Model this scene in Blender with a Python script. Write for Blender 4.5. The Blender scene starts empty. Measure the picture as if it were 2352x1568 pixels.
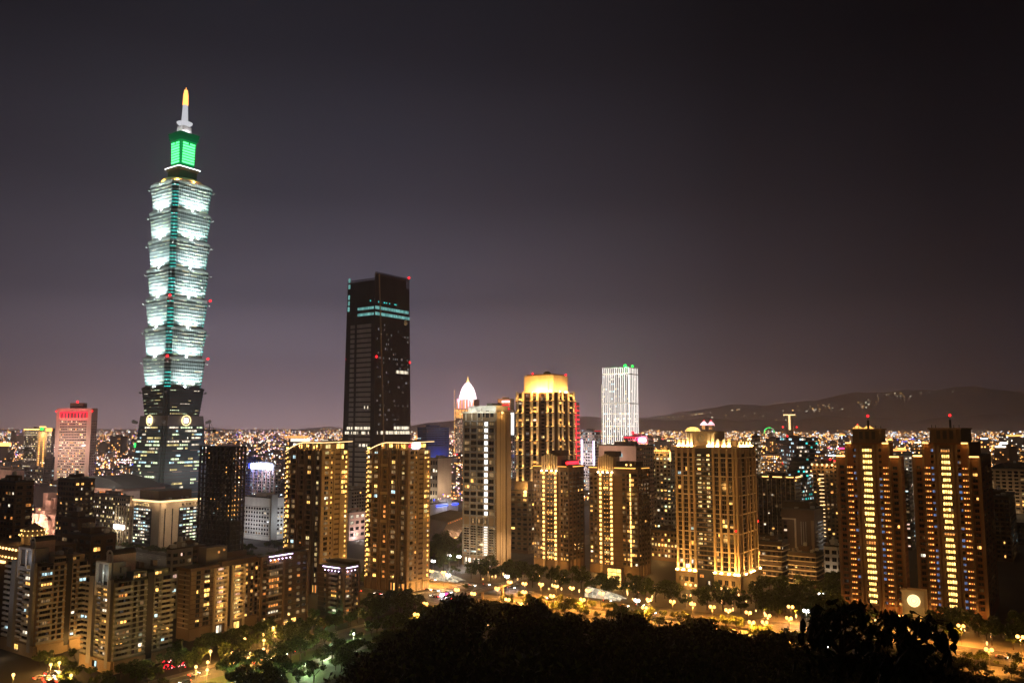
import bpy, math, random
from mathutils import Vector
rnd = random.Random(7)
R_ = math.radians
sc = bpy.context.scene
COL = sc.collection

# ------------------------------------------------------------------ camera
F = 1900.0; CX = 1176.0; CY = 784.0; TP = 201/1900.0
PIT = math.atan(TP); CZ = 100.0; HZ = 985.0
cam = bpy.data.cameras.new('camera'); cam.sensor_width = 36.0; cam.lens = 36.0*F/2352.0
cam.clip_start = 1.0; cam.clip_end = 60000.0
camo = bpy.data.objects.new('camera', cam); COL.objects.link(camo)
camo.location = (0, 0, CZ); camo.rotation_euler = (math.pi/2+PIT, 0, 0)
sc.camera = camo

# ------------------------------------------------------------------ world: night sky with city glow
w = bpy.data.worlds.new('World'); sc.world = w; w.use_nodes = True
nt = w.node_tree; nt.nodes.clear()
def NN(t, typ, **kw):
    n = t.nodes.new(typ)
    for k, v in kw.items(): setattr(n, k, v)
    return n
def ramp(t, stops, interp='LINEAR'):
    n = t.nodes.new('ShaderNodeValToRGB'); cr = n.color_ramp; cr.interpolation = interp
    while len(cr.elements) > 1: cr.elements.remove(cr.elements[-1])
    for i, (p, c) in enumerate(stops):
        e = cr.elements[0] if i == 0 else cr.elements.new(p)
        e.position = p; e.color = (c[0], c[1], c[2], 1)
    return n
tc = NN(nt, 'ShaderNodeTexCoord'); sx = NN(nt, 'ShaderNodeSeparateXYZ'); nt.links.new(tc.outputs['Generated'], sx.inputs[0])
SKY = [(0.0, (1.45, 1.02, 1.10)), (.02, (1.14, .84, .95)), (.045, (.70, .55, .665)), (.08, (.330, .277, .355)), (.15, (.110, .101, .138)), (.27, (.0420, .0405, .0570)),
       (.42, (.0168, .0160, .0228)), (.60, (.0090, .0085, .0105)), (1.0, (.005, .0048, .006))]
er = ramp(nt, SKY); nt.links.new(sx.outputs['Z'], er.inputs[0])
vm = NN(nt, 'ShaderNodeVectorMath', operation='MULTIPLY'); nt.links.new(tc.outputs['Generated'], vm.inputs[0]); vm.inputs[1].default_value = (1, 1, 0)
vn = NN(nt, 'ShaderNodeVectorMath', operation='NORMALIZE'); nt.links.new(vm.outputs[0], vn.inputs[0])
vd = NN(nt, 'ShaderNodeVectorMath', operation='DOT_PRODUCT'); nt.links.new(vn.outputs[0], vd.inputs[0])
ga = R_(-15); vd.inputs[1].default_value = (math.sin(ga), math.cos(ga), 0)
mr = NN(nt, 'ShaderNodeMapRange'); mr.inputs['From Min'].default_value = -1; mr.inputs['From Max'].default_value = 1.0
nt.links.new(vd.outputs['Value'], mr.inputs['Value'])
ar = ramp(nt, [(0, (.20, .18, .16)), (.60, (.17, .155, .14)), (.80, (.115, .104, .102)), (.866, (.135, .122, .118)), (.931, (.30, .28, .265)), (.983, (.80, .775, .75)), (1.0, (1.0, 1.0, 1.0))])
nt.links.new(mr.outputs[0], ar.inputs[0])
mx = NN(nt, 'ShaderNodeMix', data_type='RGBA', blend_type='MULTIPLY'); mx.inputs[0].default_value = 1
nt.links.new(er.outputs[0], mx.inputs[6]); nt.links.new(ar.outputs[0], mx.inputs[7])
bg = NN(nt, 'ShaderNodeBackground'); bg.inputs[1].default_value = 1.0; cn = NN(nt, 'ShaderNodeTexNoise'); cn.inputs['Scale'].default_value = 2.2; cn.inputs['Detail'].default_value = 5
cm = NN(nt, 'ShaderNodeMapping'); cm.inputs['Scale'].default_value = (1, 1, 3.5); nt.links.new(tc.outputs['Generated'], cm.inputs[0]); nt.links.new(cm.outputs[0], cn.inputs['Vector'])
cr_ = NN(nt, 'ShaderNodeMapRange'); cr_.inputs['From Min'].default_value = .3; cr_.inputs['From Max'].default_value = .7; cr_.inputs['To Min'].default_value = .90; cr_.inputs['To Max'].default_value = 1.10
nt.links.new(cn.outputs[0], cr_.inputs['Value'])
nt.links.new(mx.outputs[2], bg.inputs[0]); nt.links.new(cr_.outputs[0], bg.inputs[1])
wo = NN(nt, 'ShaderNodeOutputWorld'); nt.links.new(bg.outputs[0], wo.inputs[0])

# dim warm city glow from behind the viewpoint (very soft)
sl = bpy.data.lights.new('sun', 'SUN'); sl.energy = 0.075; sl.angle = R_(70); sl.color = (1.0, .72, .46)
so = bpy.data.objects.new('sun', sl); COL.objects.link(so)
so.rotation_euler = Vector((-.25, .80, -.30)).to_track_quat('-Z', 'Y').to_euler()

sc.render.filter_size = 1.8
sc.view_settings.view_transform = 'Standard'; sc.view_settings.look = 'None'
sc.view_settings.exposure = 0.0; sc.view_settings.gamma = 1.0; sc.view_settings.use_curve_mapping = False
cy = sc.cycles
cy.use_denoising = True; cy.max_bounces = 4; cy.diffuse_bounces = 2; cy.glossy_bounces = 2; cy.transmission_bounces = 2
cy.transparent_max_bounces = 4; cy.sample_clamp_indirect = 2.0; cy.use_light_tree = True
cy.caustics_reflective = False; cy.caustics_refractive = False

# ------------------------------------------------------------------ geometry of the view: street grid and surveying helpers
def ray(x, y):
    r = x-CX; u = CY-y
    return (r, F*math.cos(PIT)-u*math.sin(PIT), F*math.sin(PIT)+u*math.cos(PIT))
def G(x, y, z=0.0):
    d = ray(x, y); t = (z-CZ)/d[2]; return (d[0]*t, d[1]*t)
def at(x, y, Y):
    d = ray(x, y); t = Y/d[1]; return Vector((d[0]*t, Y, CZ+d[2]*t))
def xh(x, y):
    v = CY-F/TP
    return CX+(x-CX)*(HZ-v)/(y-v)
TH = R_(34.8)
def axes(th): return Vector((math.sin(th), math.cos(th), 0)), Vector((-math.cos(th), math.sin(th), 0))
UR, UL = axes(TH)
def AB(a, b, z=0.0): return Vector((UR.x*a+UL.x*b, UR.y*a+UL.y*b, z))
def toab(x, y): return (x*UR.x+y*UR.y, x*UL.x+y*UL.y)
ROT = math.pi/2-TH

# ------------------------------------------------------------------ materials
MT = {}
def newmat(name):
    m = bpy.data.materials.new(name); m.use_nodes = True; m.node_tree.nodes.clear(); MT[name] = m
    return m, m.node_tree
def hashnode(t):
    g = NN(t, 'ShaderNodeNewGeometry'); o = NN(t, 'ShaderNodeObjectInfo')
    a = NN(t, 'ShaderNodeMath', operation='ADD'); t.links.new(g.outputs['Random Per Island'], a.inputs[0]); t.links.new(o.outputs['Random'], a.inputs[1])
    f = NN(t, 'ShaderNodeMath', operation='FRACT'); t.links.new(a.outputs[0], f.inputs[0])
    return f.outputs[0]
def surf(name, col, rough=.8, spec=.25, metal=0.0, var=.25, scale=.15, fine=3.0):
    m, t = newmat(name)
    b = NN(t, 'ShaderNodeBsdfPrincipled'); o = NN(t, 'ShaderNodeOutputMaterial'); t.links.new(b.outputs[0], o.inputs[0])
    b.inputs['Roughness'].default_value = rough; b.inputs['Metallic'].default_value = metal; b.inputs['Specular IOR Level'].default_value = spec
    c = NN(t, 'ShaderNodeTexCoord'); n = NN(t, 'ShaderNodeTexNoise'); n.inputs['Scale'].default_value = scale; n.inputs['Detail'].default_value = 6
    mp = NN(t, 'ShaderNodeMapping'); mp.inputs['Scale'].default_value = (1, 1, .35); t.links.new(c.outputs['Object'], mp.inputs[0]); t.links.new(mp.outputs[0], n.inputs[0])
    n2 = NN(t, 'ShaderNodeTexNoise'); n2.inputs['Scale'].default_value = fine; t.links.new(c.outputs['Object'], n2.inputs[0])
    ad = NN(t, 'ShaderNodeMath', operation='ADD'); t.links.new(n.outputs[0], ad.inputs[0]); t.links.new(n2.outputs[0], ad.inputs[1])
    lo = [max(0, x*(1-var)) for x in col]; hi = [min(1, x*(1+var)) for x in col]
    r = ramp(t, [(.30, lo), (.70, hi)])
    hf = NN(t, 'ShaderNodeMath', operation='MULTIPLY'); hf.inputs[1].default_value = .5; t.links.new(ad.outputs[0], hf.inputs[0])
    t.links.new(hf.outputs[0], r.inputs[0]); t.links.new(r.outputs[0], b.inputs['Base Color'])
    return m
def leafmat(name, lo, hi):
    m, t = newmat(name)
    b = NN(t, 'ShaderNodeBsdfPrincipled'); o = NN(t, 'ShaderNodeOutputMaterial'); t.links.new(b.outputs[0], o.inputs[0])
    b.inputs['Roughness'].default_value = .6; b.inputs['Specular IOR Level'].default_value = .2
    r = ramp(t, [(0, lo), (1, hi)]); t.links.new(hashnode(t), r.inputs[0]); t.links.new(r.outputs[0], b.inputs['Base Color'])
    return m
def E(name, col, st, var=.0, curtain=False, lamp=False):
    m, t = newmat(name)
    e = NN(t, 'ShaderNodeEmission'); o = NN(t, 'ShaderNodeOutputMaterial'); t.links.new(e.outputs[0], o.inputs[0])
    e.inputs[0].default_value = (*col, 1); e.inputs[1].default_value = st
    if var or curtain:
        h = hashnode(t)
        mr = NN(t, 'ShaderNodeMapRange'); mr.inputs['To Min'].default_value = st*(1-var); mr.inputs['To Max'].default_value = st*(1+var); t.links.new(h, mr.inputs[0])
        outp = mr.outputs[0]
        if curtain:
            c = NN(t, 'ShaderNodeTexCoord'); n = NN(t, 'ShaderNodeTexNoise', noise_dimensions='4D'); n.inputs['Scale'].default_value = 3.2; n.inputs['Detail'].default_value = 3
            mp = NN(t, 'ShaderNodeMapping'); mp.inputs['Scale'].default_value = (1, 1, .45)
            t.links.new(c.outputs['Object'], mp.inputs[0]); t.links.new(mp.outputs[0], n.inputs['Vector'])
            k = NN(t, 'ShaderNodeMath', operation='MULTIPLY'); k.inputs[1].default_value = 37; t.links.new(h, k.inputs[0]); t.links.new(k.outputs[0], n.inputs['W'])
            q = NN(t, 'ShaderNodeMapRange'); q.inputs['From Min'].default_value = .32; q.inputs['From Max'].default_value = .66; q.inputs['To Min'].default_value = .35; q.inputs['To Max'].default_value = 1.35
            t.links.new(n.outputs[0], q.inputs[0])
            mu = NN(t, 'ShaderNodeMath', operation='MULTIPLY'); t.links.new(outp, mu.inputs[0]); t.links.new(q.outputs[0], mu.inputs[1]); outp = mu.outputs[0]
        t.links.new(outp, e.inputs[1])
    if not lamp: m.cycles.emission_sampling = 'NONE'
    return m

surf('beige', (.46, .37, .26)); surf('sand', (.33, .245, .155)); surf('tan', (.23, .165, .105)); surf('brown', (.13, .080, .046)); surf('umber', (.075, .046, .027))
surf('redbrown', (.13, .052, .022)); surf('grey', (.28, .27, .26)); surf('lightgrey', (.31, .30, .28)); surf('white', (.72, .70, .66)); surf('darkgrey', (.10, .098, .10))
surf('charcoal', (.032, .030, .032), rough=.5); surf('pinkstone', (.52, .36, .30)); surf('concrete', (.24, .20, .17)); surf('greenstone', (.17, .175, .13))
surf('blackmetal', (.02, .019, .021), rough=.45); surf('steel', (.45, .47, .48), rough=.4, metal=.2); surf('bluepanel', (.06, .10, .30), rough=.4); surf('roofdark', (.06, .055, .05))
surf('glassgreen', (.045, .085, .085), rough=.35, spec=.7); surf('mullion', (.58, .66, .64), rough=.55)
surf('glass', (.012, .012, .014), rough=.12, spec=.6, var=.5, scale=.4); surf('tealglass', (.02, .09, .085), rough=.2, spec=.6)
surf('fin', (.15, .13, .13), rough=.5); surf('panelgrey', (.46, .42, .40), rough=.6); surf('whitestone', (.68, .63, .54))
surf('asphalt', (.085, .080, .075), rough=.75, scale=.06, var=.5, fine=.5); surf('paving', (.16, .14, .12), scale=.1); surf('paint', (.75, .75, .72)); surf('cityground', (.045, .042, .040), scale=.02, var=.5)
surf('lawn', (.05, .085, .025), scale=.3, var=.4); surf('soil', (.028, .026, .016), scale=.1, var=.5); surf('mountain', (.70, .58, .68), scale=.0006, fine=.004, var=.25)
surf('bark', (.06, .045, .03)); surf('pole', (.25, .24, .22), rough=.5); surf('carpaint', (.35, .34, .33), rough=.3, spec=.6); surf('cardark', (.04, .04, .045), rough=.3, spec=.6); surf('tyre', (.02, .02, .02))
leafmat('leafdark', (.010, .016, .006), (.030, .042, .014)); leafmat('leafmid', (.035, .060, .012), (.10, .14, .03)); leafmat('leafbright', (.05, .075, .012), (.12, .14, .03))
# lit windows (their light on the surroundings is negligible) lamps (which do light what stands near) and parts given a glow for the light on them
E('w_warm', (1, .50, .12), 1.9, .75, True); E('w_yellow', (1, .57, .14), 2.9, .55, True); E('w_orange', (1, .36, .08), 1.1, .5, True); E('w_white', (1, .86, .64), 1.4, .7, True)
E('w_cool', (.62, .92, 1.0), 1.3, .6, True); E('w_green', (.84, 1, .60), 1.7, .55, True); E('w_teal', (.06, .85, .75), 1.1, .5, True); E('e_pierglow', (1, .90, .82), 1.5, .3); E('h_amber', (1, .50, .14), 6, .7); E('h_white', (1, .86, .60), 5, .7); E('w_dim', (1, .62, .28), .22, .8, True)
E('w_blue', (.32, .50, 1.0), .42, .5, True); E('w_dimwhite', (.9, .85, .8), .16, .8, True); E('w_lime', (1, .78, .32), 1.15, .5, True); E('w_pink', (1, .62, .48), 1.2, .5, True)
E('w_spine', (1, .60, .16), 3.4, .35, True); E('e_tealcorner', (.04, .80, .68), 1.7, .5); E('w_tealband', (.36, .95, .88), .60, .35, True); E('w_greenpanel', (.10, 1, .24), 3.0, .1); E('greenglow', (.0, .62, .13), .55, .2); E('greenglowdim', (.0, .30, .09), .28, .4)
E('e_red', (1, .010, .014), 6, lamp=True); E('e_redsoft', (1, .03, .06), 2.2); E('e_white', (1, .95, .95), 9, lamp=True); E('e_amber', (1, .45, .10), 3.5, .3); E('e_gold', (1, .56, .16), 3.4, .35)
E('e_flame', (1, .38, .09), 2.9, lamp=True); E('e_green', (.01, 1, .05), 6, lamp=True); E('e_blue', (.03, .06, 1), 4, lamp=True); E('e_bluewhite', (.62, .68, 1), 14, lamp=True); E('e_violet', (.80, .62, 1), 6, .2)
E('e_magenta', (1, .06, .25), 3, lamp=True); E('e_led', (1, .66, .30), 2.4); E('e_uplight', (1, .55, .17), 110, lamp=True); E('e_uplightw', (1, .72, .38), 45, lamp=True); E('e_dot', (1, .46, .09), 2.0, .3)
E('e_dotred', (1, .31, .06), 1.5, .4); E('e_sodium', (1, .43, .10), 6, .25); E('e_pathwhite', (.85, 1, .72), 5); E('e_warmlamp', (1, .56, .20), 3.6); E('e_panelwhite', (.95, .98, 1), 3.2, .25)
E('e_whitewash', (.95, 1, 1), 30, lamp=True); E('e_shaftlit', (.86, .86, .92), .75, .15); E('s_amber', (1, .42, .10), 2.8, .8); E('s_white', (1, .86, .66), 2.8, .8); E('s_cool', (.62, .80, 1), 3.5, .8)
E('s_red', (1, .02, .04), 2.6, .6); E('s_green', (.03, 1, .15), 2.2, .6); E('s_blue', (.06, .10, 1), 2.6, .6); E('s_pinkw', (1, .55, .60), 3, .6); E('w_soft', (1, .78, .52), .7, .8)
E('e_head', (1, .95, .85), 14); E('e_tail', (1, .04, .02), 6); E('e_clock', (1, .74, .32), 2.2); E('e_yellowlamp', (1, .82, .15), 8, lamp=True)

# ------------------------------------------------------------------ mesh builder
SPLIT = {'warning_light', 'uplight', 'crown_uplight', 'crown_floodlight', 'floodlight', 'lantern', 'roof_lamp', 'roof_lamps', 'lamp', 'lamp_column', 'lamp_dots', 'light_dots', 'work_lamp', 'crown_pier', 'pier', 'pilaster', 'lamp_pier', 'base', 'edge_lamp', 'lit_arch', 'roof_light_bar', 'light_strip', 'antenna', 'stone_panel', 'string_lights', 'light_edge', 'glow_pier', 'roof_light', 'green_light', 'lit_panel', 'light_panel', 'stone_box', 'parapet', 'roof_house', 'light_band', 'red_light', 'spoke', 'roof_rib', 'portal', 'curtain_wall', 'facade_light', 'light', 'cornice', 'railing', 'stair', 'eaves', 'roof', 'ornament', 'frame_bar'}
class MB:
    def __init__(s): s.v = []; s.f = []; s.mi = []; s.mats = []
    def m(s, n):
        if n not in s.mats: s.mats.append(n)
        return s.mats.index(n)
    def face(s, pts, mat):
        i = len(s.v); s.v += [tuple(p) for p in pts]; s.f.append(tuple(range(i, i+len(pts)))); s.mi.append(s.m(mat))
    def box(s, x0, x1, y0, y1, z0, z1, mat):
        if x1 < x0: x0, x1 = x1, x0
        if y1 < y0: y0, y1 = y1, y0
        i = len(s.v); k = s.m(mat)
        s.v += [(x0, y0, z0), (x1, y0, z0), (x1, y1, z0), (x0, y1, z0), (x0, y0, z1), (x1, y0, z1), (x1, y1, z1), (x0, y1, z1)]
        for q in ((0, 3, 2, 1), (4, 5, 6, 7), (0, 1, 5, 4), (1, 2, 6, 5), (2, 3, 7, 6), (3, 0, 4, 7)):
            s.f.append(tuple(i+j for j in q)); s.mi.append(k)
    def loft(s, rings, mat, cap=True, mats=None):
        i = len(s.v); n = len(rings[0]); k = s.m(mat)
        for r in rings: s.v += [tuple(p) for p in r]
        for j in range(len(rings)-1):
            kk = k if not mats else s.m(mats[j])
            for q in range(n):
                a = i+j*n+q; b = i+j*n+(q+1) % n
                s.f.append((a, b, b+n, a+n)); s.mi.append(kk)
        if cap:
            s.f.append(tuple(i+q for q in reversed(range(n)))); s.mi.append(k)
            s.f.append(tuple(i+(len(rings)-1)*n+q for q in range(n))); s.mi.append(k)
    def prism(s, poly, z0, z1, mat): s.loft([[(x, y, z0) for x, y in poly], [(x, y, z1) for x, y in poly]], mat)
    def lathe(s, prof, cx, cy, mat, n=16, mats=None):
        s.loft([[(cx+r*math.cos(2*math.pi*q/n), cy+r*math.sin(2*math.pi*q/n), z) for q in range(n)] for r, z in prof], mat, mats=mats)
    def tube(s, p, q, r0, r1, mat, n=6):
        p = Vector(p); q = Vector(q); d = (q-p).normalized()
        a = d.orthogonal().normalized(); b = d.cross(a)
        s.loft([[p+(a*math.cos(2*math.pi*k/n)+b*math.sin(2*math.pi*k/n))*r0 for k in range(n)], [q+(a*math.cos(2*math.pi*k/n)+b*math.sin(2*math.pi*k/n))*r1 for k in range(n)]], mat)
    def ball(s, c, r, mat, n=8, rings=5, sz=1.0):
        if mat == 'e_red': r *= .9
        pr = []
        for j in range(rings+1):
            t = math.pi*(j+.02)/(rings+.04); pr.append((max(.02*r, r*math.sin(t)), c[2]-r*sz*math.cos(t)))
        s.lathe(pr, c[0], c[1], mat, n)
    def mesh(s, name, smooth=False):
        me = bpy.data.meshes.new(name); me.from_pydata(s.v, [], s.f)
        for n in s.mats: me.materials.append(MT[n])
        me.polygons.foreach_set('material_index', s.mi)
        if smooth: me.polygons.foreach_set('use_smooth', [True]*len(s.f))
        me.update(); return me
    def islands(s):
        p = list(range(len(s.v)))
        def fd(a):
            while p[a] != a: p[a] = p[p[a]]; a = p[a]
            return a
        for f in s.f:
            r = fd(f[0])
            for q in f[1:]: p[fd(q)] = r
        g = {}
        for i, f in enumerate(s.f): g.setdefault(fd(f[0]), []).append(i)
        return list(g.values())
    def sub(s, ids):
        b = MB(); mp = {}
        for i in ids:
            ff = []
            for q in s.f[i]:
                if q not in mp: mp[q] = len(b.v); b.v.append(s.v[q])
                ff.append(mp[q])
            b.f.append(tuple(ff)); b.mi.append(b.m(s.mats[s.mi[i]]))
        return b
    def build(s, name, parent=None, loc=(0, 0, 0), smooth=False, kind=None):
        if not s.v: return None
        if name in SPLIT and kind is None and parent is not None:
            g = s.islands()
            if len(g) > 1:
                g.sort(key=lambda q: -len(q)); first = None
                for q in g[:100]:
                    o = s.sub(q).build_one(name, parent, loc, smooth); first = first or o
                if len(g) > 100: s.sub([i for q in g[100:] for i in q]).build_one(name, parent, loc, smooth, 'stuff')
                return first
        return s.build_one(name, parent, loc, smooth, kind)
    def build_one(s, name, parent=None, loc=(0, 0, 0), smooth=False, kind=None):
        o = bpy.data.objects.new(name, s.mesh(name, smooth)); COL.objects.link(o); o.location = loc
        if parent: o.parent = parent
        if kind: o['kind'] = kind
        return o
def link(name, me, parent=None, loc=(0, 0, 0), rot=0.0, scale=(1, 1, 1)):
    o = bpy.data.objects.new(name, me); COL.objects.link(o); o.location = loc; o.rotation_euler = (0, 0, rot); o.scale = scale
    if parent: o.parent = parent
    return o
def tag(o, label, cat, group=None, kind=None):
    o['label'] = label; o['category'] = cat
    if group: o['group'] = group
    if kind: o['kind'] = kind
    return o
def empty(name, loc, rot=0.0):
    o = bpy.data.objects.new(name, None); COL.objects.link(o); o.location = loc; o.rotation_euler = (0, 0, rot); o.empty_display_size = 2; return o
def amber(col, watts):
    if col[0] == 1 and .40 < col[1] < .64 and col[2] < .31: return (1, col[1]*.88, col[2]*.58), watts*1.2
    return col, watts
def copy_tree(o, parent=None):
    c = o.copy(); COL.objects.link(c)
    if parent: c.parent = parent
    for ch in list(o.children): copy_tree(ch, c)
    return c
def point(parent, loc, watts, col, rad=.4):  # serves real lamps and added fill lights hung in mid-air
    col, watts = amber(col, watts)
    l = bpy.data.lights.new('bulb_or_fill', 'POINT'); l.energy = watts; l.color = col; l.shadow_soft_size = rad
    o = bpy.data.objects.new('bulb_or_fill', l); COL.objects.link(o); o.location = loc
    if parent: o.parent = parent
    return o
def spot(parent, loc, aim, watts, col, ang=80, blend=.8, rad=.6):
    col, watts = amber(col, watts)
    l = bpy.data.lights.new('flood_or_fill_beam', 'SPOT'); l.energy = watts; l.color = col; l.shadow_soft_size = rad; l.spot_size = R_(ang); l.spot_blend = blend
    o = bpy.data.objects.new('flood_or_fill_beam', l); COL.objects.link(o); o.location = loc; o.parent = parent
    o.rotation_euler = (Vector(aim)-Vector(loc)).to_track_quat('-Z', 'Y').to_euler(); return o

UNIT = {}
def unit_window(face, mat, split=2, var=0):
    k = (face, mat, split, var)
    if k not in UNIT:
        b = MB(); fr = 'charcoal'
        def P(s, z, o): return (-o, s, z) if face == 'L' else (s, -o, z)
        def bx(s0, s1, z0, z1, o0, o1, mm):
            p = P(s0, z0, o0); q = P(s1, z1, o1); b.box(p[0], q[0], p[1], q[1], p[2], q[2], mm)
        t = .055
        bx(-.5, .5, -.5, -.5+t, -.05, .16, fr); bx(-.5, .5, .5-t, .5, -.05, .16, fr)
        n = split; wd = (1-t*(n+1))/n
        for i in range(n+1): bx(-.5+i*(wd+t), -.5+i*(wd+t)+t, -.5+t, .5-t, -.05, .16, fr)
        for i in range(n):
            s0 = -.5+t+i*(wd+t); o = .06; m_ = mat; zs_ = [(-.5+t, .5-t, mat)]
            if var == 1 and n > 1 and i == 0: zs_ = [(-.5+t, .5-t, 'w_dim')]
            if var == 2 and n > 1 and i == n-1: zs_ = [(-.5+t, .5-t, 'glass')]
            if var == 3: zs_ = [(-.5+t, .08, mat), (.08, .5-t, 'w_dim')]
            if var == 4: zs_ = [(-.5+t, -.22, 'w_dim'), (-.22, .5-t, mat)]
            for za_, zb_, mm in zs_:
                pts = [P(s0, za_, o), P(s0+wd, za_, o), P(s0+wd, zb_, o), P(s0, zb_, o)]
                if face == 'L': pts.reverse()
                b.face(pts, mm)
        UNIT[k] = b.mesh('window')
    return UNIT[k]
def unit_box(mat):
    k = ('box', mat)
    if k not in UNIT:
        b = MB(); b.box(-.5, .5, -.5, .5, -.5, .5, mat); UNIT[k] = b.mesh('slab')
    return UNIT[k]

ALT = {'w_yellow': ['w_warm', 'w_lime', 'w_warm', 'w_orange', 'w_white'], 'w_warm': ['w_yellow', 'w_orange', 'w_white', 'w_dim']}
BLD = []; RV = random.Random(123)
class Bld:
    """a building standing on the street grid: near corner at image column xc, left and right ends at xl and xr"""
    def __init__(s, name, label, cat, xl, xc, xr, Y, ytop, yref, th=TH, group=None):
        s.ur, s.ul = axes(th)
        cp = math.cos(PIT)
        kc = (xh(xc, yref)-CX)*cp/F; s.N = Vector((kc*Y, Y, 0))
        def ext(x, u):
            k = (xh(x, yref)-CX)*cp/F; return (k*s.N.y-s.N.x)/(u.x-k*u.y)
        s.L = ext(xl, s.ul); s.R = ext(xr, s.ur); s.ext = ext; s.yref = yref; s.Y = Y; s.xc = xc
        s.H = at(xc, ytop, Y).z
        s.root = empty(name, s.N, math.pi/2-th); tag(s.root, label, cat, group)
        s.mb = {}; s.wins = []; s.reps = {}
        c = s.N+s.ul*(s.L/2)+s.ur*(s.R/2); BLD.append((c.x, c.y, math.hypot(s.L, s.R)/2, s.H))
    def sL(s, x): return s.ext(x, s.ul)
    def sR(s, x): return s.ext(x, s.ur)
    def z(s, y, face=None, t=0.0):
        Y = s.Y+(s.ul.y*t if face == 'L' else s.ur.y*t if face == 'R' else 0)
        return at(s.xc, y, Y).z
    def part(s, n):
        if n not in s.mb: s.mb[n] = MB()
        return s.mb[n]
    def box(s, part, x0, x1, y0, y1, z0, z1, mat): s.part(part).box(x0, x1, y0, y1, z0, z1, mat)
    def fb(s, part, face, s0, s1, z0, z1, o0, o1, mat):
        if face == 'L': s.part(part).box(-o1, -o0, s0, s1, z0, z1, mat)
        else: s.part(part).box(s0, s1, -o1, -o0, z0, z1, mat)
    def rep(s, name, face, s0, s1, z0, z1, o0, o1, mat):
        s.reps.setdefault(name, []).append((face, s0, s1, z0, z1, o0, o1, mat))
    def win(s, face, sc_, zc, wd, ht, mat, o=0.0, split=2): s.wins.append((face, sc_, zc, wd, ht, mat, o, split))
    def grid(s, face, s0, s1, z0, z1, nx, nz, pick, fw=.7, fh=.6, o=0.0, split=2):
        dx = (s1-s0)/nx; dz = (z1-z0)/nz
        for j in range(nz):
            for i in range(nx):
                m = pick(i, j)
                if m: s.win(face, s0+(i+.5)*dx, z0+(j+.5)*dz, dx*fw, dz*fh, m, o, split)
    def bands(s, face, s0, s1, z0, z1, n, mat, th=.5, o=.25, part='wall'):
        for j in range(n+1):
            z = z0+(z1-z0)*j/n; s.fb(part, face, s0, s1, z-th/2, z+th/2, 0, o, mat)
    def cols(s, face, s0, s1, z0, z1, n, mat, wd=.6, o=.35, part='wall'):
        for j in range(n+1):
            c = s0+(s1-s0)*j/n; s.fb(part, face, c-wd/2, c+wd/2, z0, z1, 0, o, mat)
    def finish(s, limit=100):
        s.wins = [(f, a, z, wd*RV.uniform(.84, 1.05), ht*RV.uniform(.86, 1.06), (RV.choice(ALT[m]) if m in ALT and RV.random() < .35 else m), o, sp) for f, a, z, wd, ht, m, o, sp in s.wins]
        for n, b in s.mb.items(): b.build(n, s.root)
        for n, lst in s.reps.items():
            for i, (face, s0, s1, z0, z1, o0, o1, mat) in enumerate(lst):
                if i >= 100: break
                cs, cz, co = (s0+s1)/2, (z0+z1)/2, (o0+o1)/2
                loc = (-co, cs, cz) if face == 'L' else (cs, -co, cz)
                scl = (o1-o0, s1-s0, z1-z0) if face == 'L' else (s1-s0, o1-o0, z1-z0)
                link(n, unit_box(mat), s.root, loc, 0, scl)
            if len(lst) > 100:
                b = MB()
                for (face, s0, s1, z0, z1, o0, o1, mat) in lst[100:]:
                    if face == 'L': b.box(-o1, -o0, s0, s1, z0, z1, mat)
                    else: b.box(s0, s1, -o1, -o0, z0, z1, mat)
                b.build(n, s.root, kind='stuff')
        ws = sorted(s.wins, key=lambda q: (q[5] in ('glass', 'w_dim', 'w_dimwhite'), -q[3]*q[4]))
        one = len(ws) > limit
        for q in ws[:limit]:
            face, a, z, wd, ht, mat, o, sp = q
            loc = (-o, a, z) if face == 'L' else (a, -o, z)
            vr = 0 if mat in ('glass', 'w_dim', 'e_panelwhite', 'w_spine') else RV.choice((0, 0, 0, 1, 2, 3, 4))
            link('window', unit_window(face, mat, sp, vr), s.root, loc, 0, (1, wd, ht) if face == 'L' else (wd, 1, ht))
        if one:
            b = MB()
            for face, a, z, wd, ht, mat, o, sp in ws[limit:]:
                n = sp; g = .12*wd/n if n > 1 else 0
                for i in range(n):
                    s0 = a-wd/2+i*wd/n+g/2; s1 = a-wd/2+(i+1)*wd/n-g/2; oo = o+.07
                    if face == 'L': b.face([(-oo, s0, z-ht/2), (-oo, s0, z+ht/2), (-oo, s1, z+ht/2), (-oo, s1, z-ht/2)], mat)
                    else: b.face([(s0, -oo, z-ht/2), (s1, -oo, z-ht/2), (s1, -oo, z+ht/2), (s0, -oo, z+ht/2)], mat)
            b.build('window', s.root, kind='stuff')
def pk(p, lit, dark='glass', seed=0):
    """window picker: each window lit with probability p, in one of the given glows"""
    r = random.Random(seed)
    return lambda i, j: (r.choice(lit) if r.random() < p else dark)

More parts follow.
